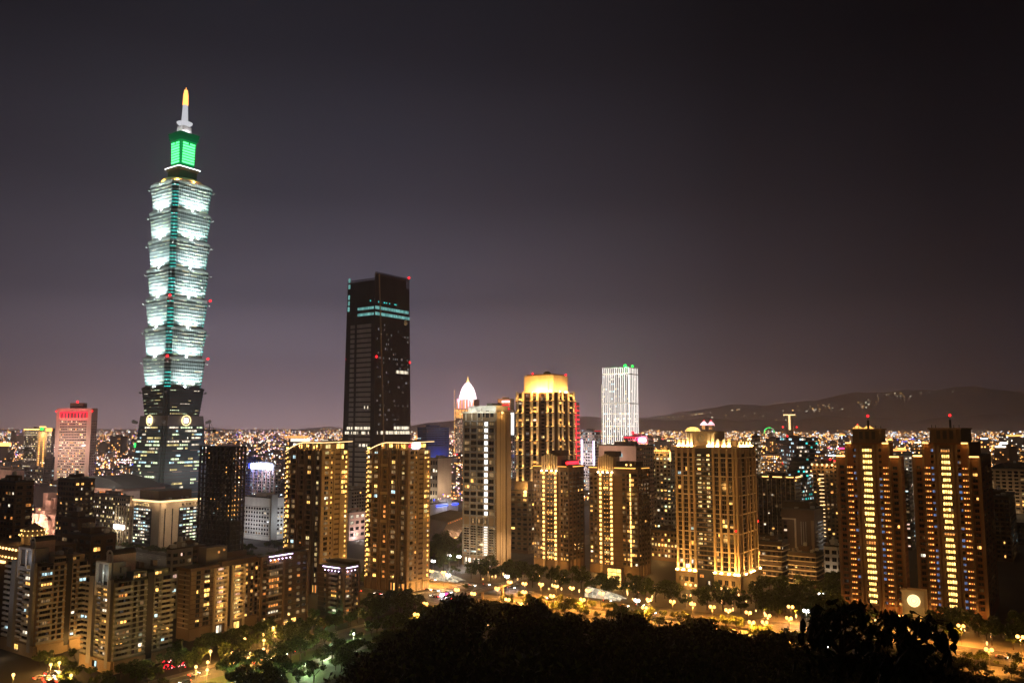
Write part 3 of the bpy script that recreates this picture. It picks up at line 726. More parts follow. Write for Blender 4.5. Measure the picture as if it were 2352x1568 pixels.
# ---- two apartment towers with curved lit canopies (yellow windows)
def curved_tower(xl, xc, xr, ytop, yflat, seed, label, billboard):
    s = Bld('apartment_tower', label, 'apartment tower', xl, xc, xr, 515 if seed == 1 else 519, yflat, 1100)
    r = random.Random(seed); L, R = s.L, s.R; H = s.H-4.5
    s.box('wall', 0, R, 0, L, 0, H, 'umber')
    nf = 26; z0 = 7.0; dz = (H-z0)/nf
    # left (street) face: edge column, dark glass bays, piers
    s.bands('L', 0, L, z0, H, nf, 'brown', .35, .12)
    cols = [(.93, .075, 'edge'), (.77, .09, 'win'), (.545, .11, 'slot'), (.335, .10, 'win'), (.10, .07, 'small')]
    for c in (0.0, .185, .25, .42, .47, .63, .69, .86, 1.0):
        s.fb('wall', 'L', c*L-.45, c*L+.45, 0, H, 0, .55, 'brown')
    for j in range(nf):
        z = z0+(j+.5)*dz
        for c, wd, k in cols:
            if k == 'edge':
                m = 'w_yellow'; s.win('L', .965*L, z, 2.0, 1.7, m, .1, 1)
                if r.random() < .42: s.win('L', .905*L, z, 2.6, 2.2, 'w_yellow', .1)
                else: s.win('L', .905*L, z, 2.4, 2.0, 'w_dim' if r.random() < .6 else 'glass', .1)
            elif k == 'win':
                q = r.random(); s.win('L', c*L, z, wd*L, 2.5, 'w_yellow' if q < .20 else 'w_cool' if q < .24 else 'w_dim' if q < .5 else 'glass', .1)
            elif k == 'slot':
                if j % 6 == 5: continue
                low = (seed == 2 and j < 15) or (seed == 1 and j == 7)
                s.win('L', c*L, z, wd*L*.55, 1.7, 'w_orange' if low and r.random() < .75 else 'glass', .06, 1)
            else:
                q = r.random(); s.win('L', c*L, z, wd*L, 2.2, 'w_lime' if q < .15 else 'w_dim' if q < .6 else 'glass', .1)
        for cc in (.77, .335):
            s.rep('balcony', 'L', (cc-.07)*L, (cc+.07)*L, z-dz*.5-.1, z-dz*.5+.75, .1, 1.0, 'brown')
    for q in range(1, 5):
        zz = z0+dz*nf*q/4.6; s.fb('wall', 'L', .47*L, .63*L, zz, zz+1.6, 0, .9, 'tan')
    # right face, lit by the street
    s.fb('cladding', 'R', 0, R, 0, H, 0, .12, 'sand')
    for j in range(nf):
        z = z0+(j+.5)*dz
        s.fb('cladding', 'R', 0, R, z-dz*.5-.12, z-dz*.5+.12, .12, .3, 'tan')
        q = r.random(); s.win('R', .18*R, z, .15*R, 1.9, 'w_yellow' if q < .25 and seed == 1 else 'w_dim' if q < .6 else 'glass', .14)
        s.win('R', .36*R, z, .05*R, 1.4, 'glass' if r.random() < .8 else 'w_warm', .14, 1)
        q = r.random(); s.win('R', .56*R, z, .20*R, 2.4, 'w_yellow' if q < .14 else 'w_dim' if q < .3 else 'glass', .02)
        s.rep('balcony', 'R', .45*R, .68*R, z-dz*.5-.1, z-dz*.5+.9, .1, .75, 'umber')
        s.win('R', .90*R, z, 1.6, 1.6, 'w_yellow', .14, 1)
        if (r.random() < .38 and j > 12) or j > 23: s.win('R', .80*R, z, 3.6, 2.3, 'w_yellow', .16)
    for c in (.45, .68): s.fb('cladding', 'R', c*R-.4, c*R+.4, 0, H, .1, .8, 'sand')
    lobby(s, 'R', .05*R, .95*R, 3, .8, 5.8, 'w_warm'); lobby(s, 'L', .02*L, .42*L, 4, .8, 5.8, 'w_warm')
    # roof storey with lit rooms under a curved canopy
    s.box('roof_storey', 2.0, R-2, 2.0, L*.72, H+.01, H+4.4, 'tan')
    for c in (.12, .30, .47, .62): s.win('L', c*L, H+2.3, L*.085, 3.3, 'w_yellow', -2.0)
    s.win('R', .75*R, H+2.3, .3*R, 3.4, 'w_yellow', -2.0); s.win('R', .3*R, H+2.3, .2*R, 3.0, 'w_lime', -2.0)
    can = MB(); n = 18; zt = s.H
    def cz(t):  # canopy height along the left face, 0 at the near corner
        return zt+.3 if t < .45 else zt+.3-7.0*((t-.45)/.6)**1.6
    for i in range(n):
        t0, t1 = -.06+1.10*i/n, -.06+1.10*(i+1)/n
        ring = lambda t: [(-1.4, t*L, cz(t)), (R*1.02+1.2, t*L, cz(t)+.6), (R*1.02+1.2, t*L, cz(t)+1.1), (-1.4, t*L, cz(t)+.5)]
        can.loft([ring(t0), ring(t1)], 'sand')
    co = can.build('canopy', s.root); ed = MB()
    for i in range(n):
        t0, t1 = -.06+1.10*i/n, -.06+1.10*(i+1)/n
        if t1 < .99: ed.tube((-1.55, t0*L, cz(t0)-.1), (-1.55, t1*L, cz(t1)-.1), .26, .26, 'e_led', 5)
    ed.tube((-1.4, -.06*L, zt+.2), (R+1.2, -.06*L, zt+.7), .2, .2, 'e_led', 5)
    ed.build('led_strip', co)
    for t in (.02, .13, .24, .36, .48, .6, .74): s.rep('post', 'L', t*L-.25, t*L+.25, H, cz(t), .4, .9, 'sand')
    for t in (.1, .36, .6): point(s.root, (-1.0, t*L, H+2.6), 900, (1, .62, .25), .3)
    for t in (.3, .8): point(s.root, (t*R, -1.0, H+2.6), 600, (1, .62, .25), .3)
    sh = MB(); rr = random.Random(3)
    for _ in range(60):
        c = Vector((rr.uniform(-.6, 1.5), L*rr.uniform(.90, .985), H+rr.uniform(.2, 1.8)))
        sh.face([c+Vector((rr.uniform(-.4, .4), rr.uniform(-.4, .4), rr.uniform(-.4, .4))) for _ in range(4)], 'leafbright')
    sh.build('roof_shrub', s.root)
    ll = MB()
    for t in (.93, .97): ll.ball((-.7, t*L, H+1.0), .45, 'e_yellowlamp')
    for j in range(0, nf, 1): ll.box(-.7, -.45, .985*L, .985*L+.5, z0+j*dz+.4, z0+j*dz+1.0, 'e_gold')
    ll.build('edge_lamp', s.root)
    for j in (4, 12, 20): point(s.root, (-2.2, .955*L, z0+(j+.5)*dz), 300, (1, .6, .2), .3); point(s.root, (.88*R, -2.2, z0+(j+.5)*dz), 300, (1, .6, .2), .3)
    for t in (.25, .75): point(s.root, (t*R, -5, 3), 2600, (1, .58, .22), .5)
    for z in (18, 45, 72): point(s.root, (.5*R, -26, z), 4200, (1, .57, .18), 2); point(s.root, (-24, .7*L, z), 1500, (1, .57, .18), 2)  # added mid-air lights without fixtures, warming both faces
    if billboard:
        b = MB(); b.box(.28*R, .58*R, 1.2, 1.8, H+1.0, H+5.0, 'e_bluewhite'); b.ball((.14*R, 1, H+2.4), .8, 'e_redsoft'); b.ball((.18*R, 1, H+4.4), .7, 'e_redsoft'); b.build('lit_sign', s.root)
    s.finish()
curved_tower(657, 738, 800, 1013, 1017, 1, 'apartment tower with yellow lit windows, left of the two with curved canopies', False)
curved_tower(843, 936, 988, 1013, 1017, 2, 'curved canopy apartment tower with a bright blue roof light, before the dark tower', True)

# ---- white hotel tower with a strip of lit balconies
def strip_tower():
    s = Bld('residential_tower', 'pale slab tower with one tall strip of white lit balconies', 'residential tower', 1062, 1141, 1172, 610, 944, 1120)
    L, R, H = s.L, s.R, s.H; r = random.Random(4)
    s.box('wall', 0, R, 0, L, 0, H, 'sand')
    s.box('parapet', 1.0, R-1, 1.5, L*.86, H, H+4.2, 'white'); s.box('parapet', 2.5, R-2, L*.2, L*.35, H+4.2, H+6.0, 'grey')
    zr0, zr1 = s.z(1210), s.z(1188)   # refuge floor
    zb, zt = 8.0, s.z(966)
    nlo, nhi = 12, 15
    edges = [.06, .235, .36, .565, .765, .96]
    for (za, zz, n) in ((zb, zr0, nlo), (zr1, zt, nhi)):
        dz = (zz-za)/n
        for j in range(n+1): s.fb('wall', 'L', .02*L, .985*L, za+j*dz-.3, za+j*dz+.3, 0, .7, 'lightgrey')
        for j in range(n):
            z = za+(j+.5)*dz
            for i in range(5):
                c = (edges[i]+edges[i+1])/2*L; wd = (edges[i+1]-edges[i])*L
                if i == 1:
                    s.win('L', c, z, wd*.92, dz*.74, 'e_panelwhite', .12, 3); s.rep('balcony', 'L', c-wd*.6, c+wd*.6, z-dz*.5-.15, z-dz*.5+.9, .2, 1.3, 'white'); continue
                q = r.random(); m = 'w_dim' if q < .22 else 'w_warm' if q < .035+.22 else 'glass'
                if (za == zb and j == 1 and i in (3, 4)): m = 'w_cool'
                s.win('L', c, z, wd*.86, dz*.62, m, .08, 2)
                if i in (2, 3) and za != zb: s.rep('balcony', 'L', c-wd*.45, c+wd*.45, z-dz*.5, z-dz*.5+.8, .1, .9, 'lightgrey')
    for e in edges: s.fb('wall', 'L', e*L-.35, e*L+.35, zb-2, zt, 0, .8, 'lightgrey')
    s.win('L', .5*L, (zr0+zr1)/2, .5*L, 3.5, 'w_dim', .05, 5)
    # tall terrace storey at the top with four thin lit piers
    for e in (.42, .56, .72, .9): s.fb('wall', 'L', e*L-.25, e*L+.25, zt, H, 0, .6, 'whitestone'); s.win('L', e*L, (zt+H)/2+2, .3, 8, 'w_white', .62, 1)
    s.fb('wall', 'L', -.2, L, H-1.2, H, 0, 1.0, 'whitestone')
    for j in range(4): s.win('L', (.1+.13*j+.04)*L, zt+5, .1*L, 5, 'glass', .05)
    # plain side face with long joints
    for c in (.25, .45, .62): s.fb('wall', 'R', c*R-.2, c*R+.2, 0, H, 0, .3, 'tan')
    s.fb('wall', 'R', .68*R, R, 0, H-2, 0, .8, 'tan')
    lp = MB(); lp.ball((.3*R, -1.2, H-1), .9, 'e_warmlamp'); lp.build('roof_lamp', s.root); point(s.root, (.3*R, -2.6, H-1), 2000, (1, .62, .25), .4)
    for x, y in ((-12, L*.2), (-12, L*.7), (R*.3, -10), (R*.8, -10)): point(s.root, (x, y, 14), 5500, (1, .66, .34), 1.5)
    for x, y, z in ((-30, L*.5, 55), (R*.4, -26, 60)): point(s.root, (x, y, z), 12000, (1, .70, .40), 3)
    lobby(s, 'L', .1*L, .95*L, 7, .8, 6.2, 'w_white')
    for t in (.15, .45, .75): point(s.root, (-5, L*t, H+1.5), 1500, (.98, 1, .86), .6)
    s.finish(); 
strip_tower()

# ---- golden floodlit tower
def golden_tower():
    s = Bld('residential_tower', 'tall dark tower with rows of golden uplit piers and a glowing stone crown', 'residential tower', 1185, 1276, 1320, 850, 900, 960)
    L, R, H = s.L, s.R, s.H
    s.box('wall', 0, R, 0, L, 0, H, 'umber'); r = random.Random(6)
    zs = [s.z(y) for y in (1180, 1146, 1112, 1078, 1046, 1013, 980, 948, 920, 901)]
    up = MB()
    grpL = [(.955, .81), (.585, .44), (.185, .05)]; grpR = [(.14, .34), (.66, .94)]
    for face, W, grp in (('L', L, grpL), ('R', R, grpR)):
        for a, b in grp:
            a, b = min(a, b), max(a, b)
            n = 2
            for i in range(n):
                c = W*(a+(b-a)*i/(n-1)); s.fb('pilaster', face, c-1.25, c+1.25, 0, H+1.2, 0, .9, 'whitestone')
            for k in range(len(zs)-1):
                z0, z1 = zs[k], zs[k+1]; s.fb('wall', face, a*W-1.0, b*W+1.0, z0-.6, z0+.4, 0, 2.4, 'tan')
                for i in range(n):
                    c = W*(a+(b-a)*i/(n-1))
                    if face == 'L': up.box(-2.6, -1.9, c-1.0, c+1.0, z0+.45, z0+.8, 'e_gold')
                    else: up.box(c-1.0, c+1.0, -2.6, -1.9, z0+.45, z0+.8, 'e_gold')
                    P_ = lambda o, z: (-o, c, z) if face == 'L' else (c, -o, z)
                    spot(s.root, P_(2.5, z0+.9), P_(.9, z0+6.5), 3600, (1, .56, .19), 95, .9, .35)
                for i in range(n-1):
                    c = W*(a+(b-a)*(i+.5)/(n-1)); q = int((z1-z0)/3.6)
                    for jj in range(q):
                        s.win(face, c, z0+(z1-z0)*(jj+.5)/q, W*abs(b-a)/(n-1)*.6, 2.2, 'w_warm' if r.random() < .25 else 'glass', .1, 1)
        for c in ((.70, .31) if face == 'L' else (.46,)):
            nf = int(H/3.6)
            for j in range(nf):
                s.win(face, c*W, (j+.5)*3.6, W*.08, 2.0, r.choice(['w_lime', 'w_dimwhite']) if r.random() < .22 else 'glass', .05, 2)
                s.fb('wall', face, (c-.06)*W, (c+.06)*W, j*3.6-.2, j*3.6+.3, 0, .5, 'brown')
    up.build('uplight', s.root)
    # stone crown, floodlit from the roof terrace
    zc = s.z(860); x0, y0 = R*.10, L*.10
    s.box('crown', x0, R*.86, y0, L*.84, H, zc, 'whitestone'); s.box('crown', x0+2, R*.8, y0+2, L*.8, zc, zc+1.6, 'tan')
    s.box('crown', x0-1.2, x0-.02, L*.22, L*.45, H, zc-(zc-H)*.28, 'whitestone')
    fl = MB()
    for t in (.12, .27, .42, .58): fl.box(x0-4.6, x0-3.4, L*t-.8, L*t+.8, H+.4, H+1.2, 'e_uplightw'); point(s.root, (x0-6.5, L*t, H+3.2), 15000, (1, .52, .15), .5)
    for t in (.25, .6): fl.box(R*t-.8, R*t+.8, y0-4.2, y0-3.0, H+.4, H+1.2, 'e_uplightw'); point(s.root, (R*t, y0-6.5, H+3.2), 9000, (1, .52, .15), .5)
    fl.build('crown_floodlight', s.root)
    wl = MB(); wl.ball((x0, L*.62, zc+2.4), 1.1, 'e_red'); wl.ball((R*.8, y0+1, zc+1.6), 1.1, 'e_red'); wl.ball((-1, -1, s.z(1048)), .9, 'e_red'); wl.build('warning_light', s.root)
    b = MB(); b.lathe([(4, zc+1.6), (4, zc+3.5), (1.5, zc+5)], R*.4, L*.4, 'greenstone', 10); b.build('roof_tank', s.root)
    s.finish()
golden_tower()

# ---- art deco pair with fluted caps and columns of round lamps
def deco_tower(xl, xc, xr, Y, ytop, seed, label, redsign, f1, f2, rline):
    s = Bld('apartment_tower', label, 'apartment tower', xl, xc, xr, Y, ytop, 1200)
    L, R, H = s.L, s.R, s.H; r = random.Random(seed)
    s.box('wall', 0, R, 0, L, 0, H, 'brown')
    nf = 20; z0 = 6.5; dz = (H-4-z0)/nf
    s.bands('L', 0, L, z0, H-4, nf, 'umber', .3, .12); s.bands('R', 0, R, z0, H-4, nf, 'umber', .3, .12)
    for c in (.03, .26, .5, .76, .98): s.fb('wall', 'R', c*R-.4, c*R+.4, 0, H, 0, .5, 'umber')
    mid = (f1+f2)/2; lamp = MB(); ln = MB()
    for f in (f1, f2): s.fb('lamp_pier', 'L', f*L-.9, f*L+.9, 0, H+4, 0, 1.0, 'tan')
    for j in range(nf):
        z = z0+(j+.5)*dz
        for f in (f1, f2):
            lamp.box(-1.75, -1.0, f*L-.62, f*L+.62, z-.9, z+.75, 'e_gold')
        w3 = (f1-f2)*L-2.2
        q = r.random(); m = 'w_yellow' if q < .16 else 'w_warm' if q < .34 else 'w_dim' if q < .6 else 'glass'
        s.win('L', mid*L, z+.3, w3*.85, 1.7, m, .1, 4)
        for k in range(4): ln.box(-.55, -.2, f2*L+1.5+k*w3/3-.2, f2*L+1.5+k*w3/3+.2, z-dz*.5+.25, z-dz*.5+.7, 'e_dot')
        for c in [v for v in (.95, .86, .77, .66, .10, .19, .28, .04) if abs(v-f1)*L > 2.2 and abs(v-f2)*L > 2.2 and not (f2 < v < f1)]:
            q = r.random(); p = .30 if j < 6 else .10
            s.win('L', c*L, z, L*.055, 1.9, 'w_warm' if q < p else 'w_dim' if q < p+.15 else 'glass', .08)
        for c in (.14, .38, .63, .87): s.win('R', c*R, z, R*.12, 1.8, 'w_warm' if r.random() < .04 else 'glass', .06)
        if rline is not None: ln.box(-1.0, -.6, rline*L-.35, rline*L+.35, z-dz*.42, z+dz*.36, 'e_gold')
    # eaves with gold light band, fluted cap above the lamp piers
    s.box('eaves', -1.4, R+1, -1.2, L+1, H-1.2, H, 'umber')
    for (a, b) in ((.02, f2-.07), (f1+.06, .98)): 
        if (b-a)*L > 2: ln.box(-1.75, -1.42, a*L, b*L, H-1.0, H-.4, 'e_dot')
    ln.box(R*.2, R*.9, -1.55, -1.22, H-1.0, H-.5, 'e_dot')
    zc = H+s.Y*.0 + 9.0
    a, b = f2*L-1.2, f1*L+1.2; s.box('cap', -.6, R*.55, a, b, H, zc-2.2, 'tan')
    for k in range(7):
        c = a+(b-a)*k/6; top = zc-(abs(k-3)*.9); s.box('cap', -1.5, -.6, c-.5, c+.5, H-3, top, 'beige')
        if k % 2 == 0: lamp.box(-2.5, -1.7, c-.35, c+.35, H-4.2, H-3.6, 'e_uplightw')
    s.box('roof_house', R*.2, R*.85, L*.08, a-.5, H, H+3.6, 'umber'); s.box('roof_house', R*.3, R*.8, a+1, b-1, zc-2.2, zc+1.5, 'umber')
    lamp.build('lamp_column', s.root); ln.build('lamp_dots', s.root)
    for j in (2, 7, 12, 17):
        for f in (f1, f2): point(s.root, (-3.2, f*L, z0+(j+.5)*dz), 420, (1, .56, .16), .4)
    point(s.root, (-4, mid*L, H-2), 1500, (1, .6, .2), .5)
    for t in (.2, .8): point(s.root, (-6, t*L, 3.5), 2200, (1, .58, .2), .6)
    for z in (22, 52): point(s.root, (-26, .5*L, z), 3000, (1, .55, .17), 2)  # added lights floating before the face to lift its walls
    point(s.root, (R*.5, -6, 3.5), 1500, (1, .55, .2), .6)
    if redsign:
        g = MB(); g.box(-.6, R*.7, .3, 1.1, H+.8, H+2.9, 'e_redsoft'); g.ball((-.5, .5, H+1.8), 1.2, 'e_red'); g.build('red_sign', s.root)
    else:
        g = MB(); g.ball((-.8, L*.21, H+1.6), .7, 'e_gold'); g.ball((-.8, L*.12, H+1.6), .7, 'e_gold'); g.build('roof_lamp', s.root)
    s.finish()
deco_tower(1226, 1306, 1341, 600, 1069, 31, 'brown tower with two columns of gold lamps and a red sign on its roof', True, .68, .34, None)
deco_tower(1354, 1466, 1492, 575, 1073, 32, 'brown tower with two columns of gold lamps and a third lit edge line', False, .745, .52, .14)

# ---- beige tower with uplit pilasters
def pilaster_tower():
    s = Bld('apartment_tower', 'broad beige tower with uplit pilasters, stepped crown and round emblem', 'apartment tower', 1553, 1697, 1737, 515, 1026, 1180)
    L, R, H = s.L, s.R, s.H; r = random.Random(8)
    s.box('wall', 0, R, 0, L, 0, H, 'tan')
    base = 13.0; nf = 25; dz = (H-4-base)/nf
    ra, rb = .395, .665           # recessed bay on the left face (fractions from the near corner)
    s.fb('dark_recess_strip', 'L', ra*L, rb*L, 0, H-1, .02, .10, 'charcoal')  # flat dark panel set on the wall for the bay
    pil = [.015, .065, .16, .275, .375, .69, .775, .88, .975]; pr = [.12, .42, .58, .80, .97]
    for c in pil: s.fb('pilaster', 'L', c*L-.65, c*L+.65, 0, H, 0, 1.1, 'sand')
    for c in pr: s.fb('pilaster', 'R', c*R-.8, c*R+.8, 0, H, 0, 1.0, 'sand')
    for q in range(0, nf+1, 4): s.fb('wall', 'L', 0, ra*L, base+q*dz-.35, base+q*dz+.35, 0, .8, 'beige'); s.fb('wall', 'L', rb*L, L, base+q*dz-.35, base+q*dz+.35, 0, .8, 'beige'); s.fb('wall', 'R', 0, R, base+q*dz-.35, base+q*dz+.35, 0, .8, 'beige')
    for j in range(nf):
        z = base+(j+.5)*dz
        for i in range(len(pil)-1):
            a, b = pil[i]*L+.7, pil[i+1]*L-.7
            if pil[i] > .3 and pil[i+1] < .7: continue
            if b-a < 1.2: continue
            q = r.random(); m = 'w_warm' if q < .08 else 'w_cool' if q < .09 else 'glass'
            s.win('L', (a+b)/2, z, (b-a)*.98, dz*.80, m, .06)
        for c in (.46, .60):
            q = r.random(); p = .75 if j > 12 else .35
            s.win('L', c*L, z, 2.6, dz*.5, 'w_lime' if q < p*.7 else 'w_yellow' if q < p else 'w_dim' if q < p+.2 else 'glass', .14)
        for c in (.43, .53, .635): s.win('L', c*L, z, 1.5, dz*.5, 'w_dim' if r.random() < .35 else 'glass', .12, 1)
        s.rep('balcony', 'L', ra*L+.4, rb*L-.4, z-dz*.5-.15, z-dz*.5+.35, .1, .8, 'tan')
        for i in range(len(pr)-1):
            a, b = pr[i]*R+1, pr[i+1]*R-1
            if b-a > 1: s.win('R', (a+b)/2, z, (b-a)*.8, dz*.8, 'glass', .05, 1)
    for t in (.15, .5, .85):
        for z in (28, 62): point(s.root, (-34, L*t, z), 5200, (1, .55, .20), 2)  # added wash lights standing in the air off the left face
    for z in (30, 64): point(s.root, (R*.6, -26, z), 4200, (1, .55, .20), 2)  # the same added wash for the right face
    # stone base with small round and square windows
    s.fb('base', 'L', -.6, ra*L, 0, base-2, 0, 1.6, 'tan'); s.fb('base', 'L', rb*L, L+.4, 0, base-2, 0, 1.6, 'tan'); s.fb('base', 'R', 0, R+.4, 0, base-2, 0, 1.6, 'tan')
    s.fb('base', 'L', -.8, ra*L+.2, base-2, base-1.2, 0, 2.0, 'beige'); s.fb('base', 'L', rb*L-.2, L+.6, base-2, base-1.2, 0, 2.0, 'beige'); s.fb('base', 'R', 0, R+.6, base-2, base-1.2, 0, 2.0, 'beige')
    for c in (.10, .2, .3, .74, .83, .92): s.win('L', c*L, 6.5, 2.6, 3, 'glass', 1.62)
    s.win('L', .5*L, 5, 3.2, 3, 'w_white', .14); s.win('L', .6*L, 9, 3, 2, 'w_warm', .14)
    # uplights at the foot of the pilasters
    up = MB()
    for c in [.015, .065, .16, .275, .375, .69, .775, .88, .975]:
        up.box(-2.5, -1.7, c*L-.7, c*L+.7, base-1.15, base-.7, 'e_uplight'); spot(s.root, (-2.7, c*L, base-.5), (-1.1, c*L, base+9), 16000, (1, .54, .17), 80, .9, .3); spot(s.root, (-2.9, c*L, base-.5), (-1.1, c*L, base+22), 42000, (1, .54, .17), 34, .9, .3)
    for c in (.14, .42, .58, .97): up.box(c*R-.7, c*R+.7, -2.5, -1.7, base-1.15, base-.7, 'e_uplight'); spot(s.root, (c*R, -2.7, base-.5), (c*R, -1.0, base+9), 16000, (1, .54, .17), 80, .9, .3); spot(s.root, (c*R, -2.9, base-.5), (c*R, -1.0, base+22), 42000, (1, .54, .17), 34, .9, .3)
    up.build('uplight', s.root)
    # wall lanterns at the foot of the tower
    ln = MB()
    for c in (.03, .10, .17, .28, .36, .68, .76, .84): ln.ball((-2.6, c*L, 3.2), .75, 'e_warmlamp')
    for c in (.3, .6): ln.ball((c*R, -2.6, 3.2), .75, 'e_warmlamp')
    ln.build('lantern', s.root)
    for c in (.1, .3, .8): point(s.root, (-5.0, c*L, 3.6), 2200, (1, .58, .2), .5)
    point(s.root, (R*.5, -5, 3.6), 2200, (1, .58, .2), .5)
    # stepped crown
    s.fb('crown', 'L', -1.2, L+1, H-1.0, H, 0, 1.8, 'beige'); s.fb('crown', 'R', 0, R+1, H-1.0, H, 0, 1.8, 'beige')
    z2 = H+5.0; z3 = s.z(993)
    s.box('crown', 1.2, R-1.2, L*.10, L*.94, H, z2-1.5, 'tan')
    s.box('crown', 1.0, R*.6, L*.36, L*.80, z2-1.5, z3, 'beige'); s.box('crown', .3, R*.6+1, L*.34, L*.82, z3, z3+.8, 'beige')
    arch = MB(); n = 12
    for i in range(n):
        a0, a1 = math.pi*i/n, math.pi*(i+1)/n; yc_ = L*.72; rw = L*.105
        q = lambda a: [(.9, yc_+rw*math.cos(a), z3+.8), (4, yc_+rw*math.cos(a), z3+.8), (4, yc_+rw*math.cos(a), z3+.9+2.6*math.sin(a)), (.9, yc_+rw*math.cos(a), z3+.9+2.6*math.sin(a))]
        arch.loft([q(a0), q(a1)], 'w_yellow')
    arch.build('lit_arch', s.root)
    pl = MB(); fx = MB()
    for c, h in ((.38, z3), (.44, z3), (.72, z3), (.78, z3), (.30, z2), (.86, z2), (.93, z2), (.20, z2), (.12, z2)):
        pl.box(-.1, .9, c*L-.8, c*L+.8, H, h-.4, 'whitestone'); fx.box(-1.2, -.5, c*L-.8, c*L+.8, H+.1, H+.7, 'e_uplight'); point(s.root, (-1.6, c*L, H+1.8), 420, (1, .64, .25), .3)
    for c in (.15, .35, .55, .75): pl.box(c*R-.8, c*R+.8, -.1, 1.1, H, z2-1.6, 'whitestone'); fx.box(c*R-1.4, c*R+1.4, -1.2, -.5, H+.1, H+.7, 'e_uplight'); point(s.root, (c*R, -1.6, H+1.8), 420, (1, .64, .25), .3)
    pl.build('crown_pier', s.root); fx.build('crown_uplight', s.root)
    em = MB(); yc_, zc_ = L*.58, (H+z3)/2+1.0
    for q in range(20):
        a0, a1 = 2*math.pi*q/20, 2*math.pi*(q+1)/20; T = lambda rr, a, o: (.95-o, yc_+rr*math.cos(a), zc_+rr*math.sin(a))
        em.loft([[T(2.2, a0, 0), T(2.7, a0, 0), T(2.7, a0, .4), T(2.2, a0, .4)], [T(2.2, a1, 0), T(2.7, a1, 0), T(2.7, a1, .4), T(2.2, a1, .4)]], 'lightgrey')
    em.ball((.8, yc_, zc_+.7), .55, 'lightgrey'); em.loft([[(.6, yc_-1.4, zc_-1.5), (.95, yc_-1.4, zc_-1.5), (.95, yc_+1.4, zc_-1.5), (.6, yc_+1.4, zc_-1.5)], [(.6, yc_-.4, zc_+.1), (.95, yc_-.4, zc_+.1), (.95, yc_+.4, zc_+.1), (.6, yc_+.4, zc_+.1)]], 'lightgrey')
    em.build('emblem', s.root)
    wl = MB(); wl.ball((-1.5, .04*L, s.z(1219)), .55, 'e_red'); wl.ball((R, -1, s.z(1207)), .6, 'e_red'); wl.build('warning_light', s.root)
    s.finish()
pilaster_tower()

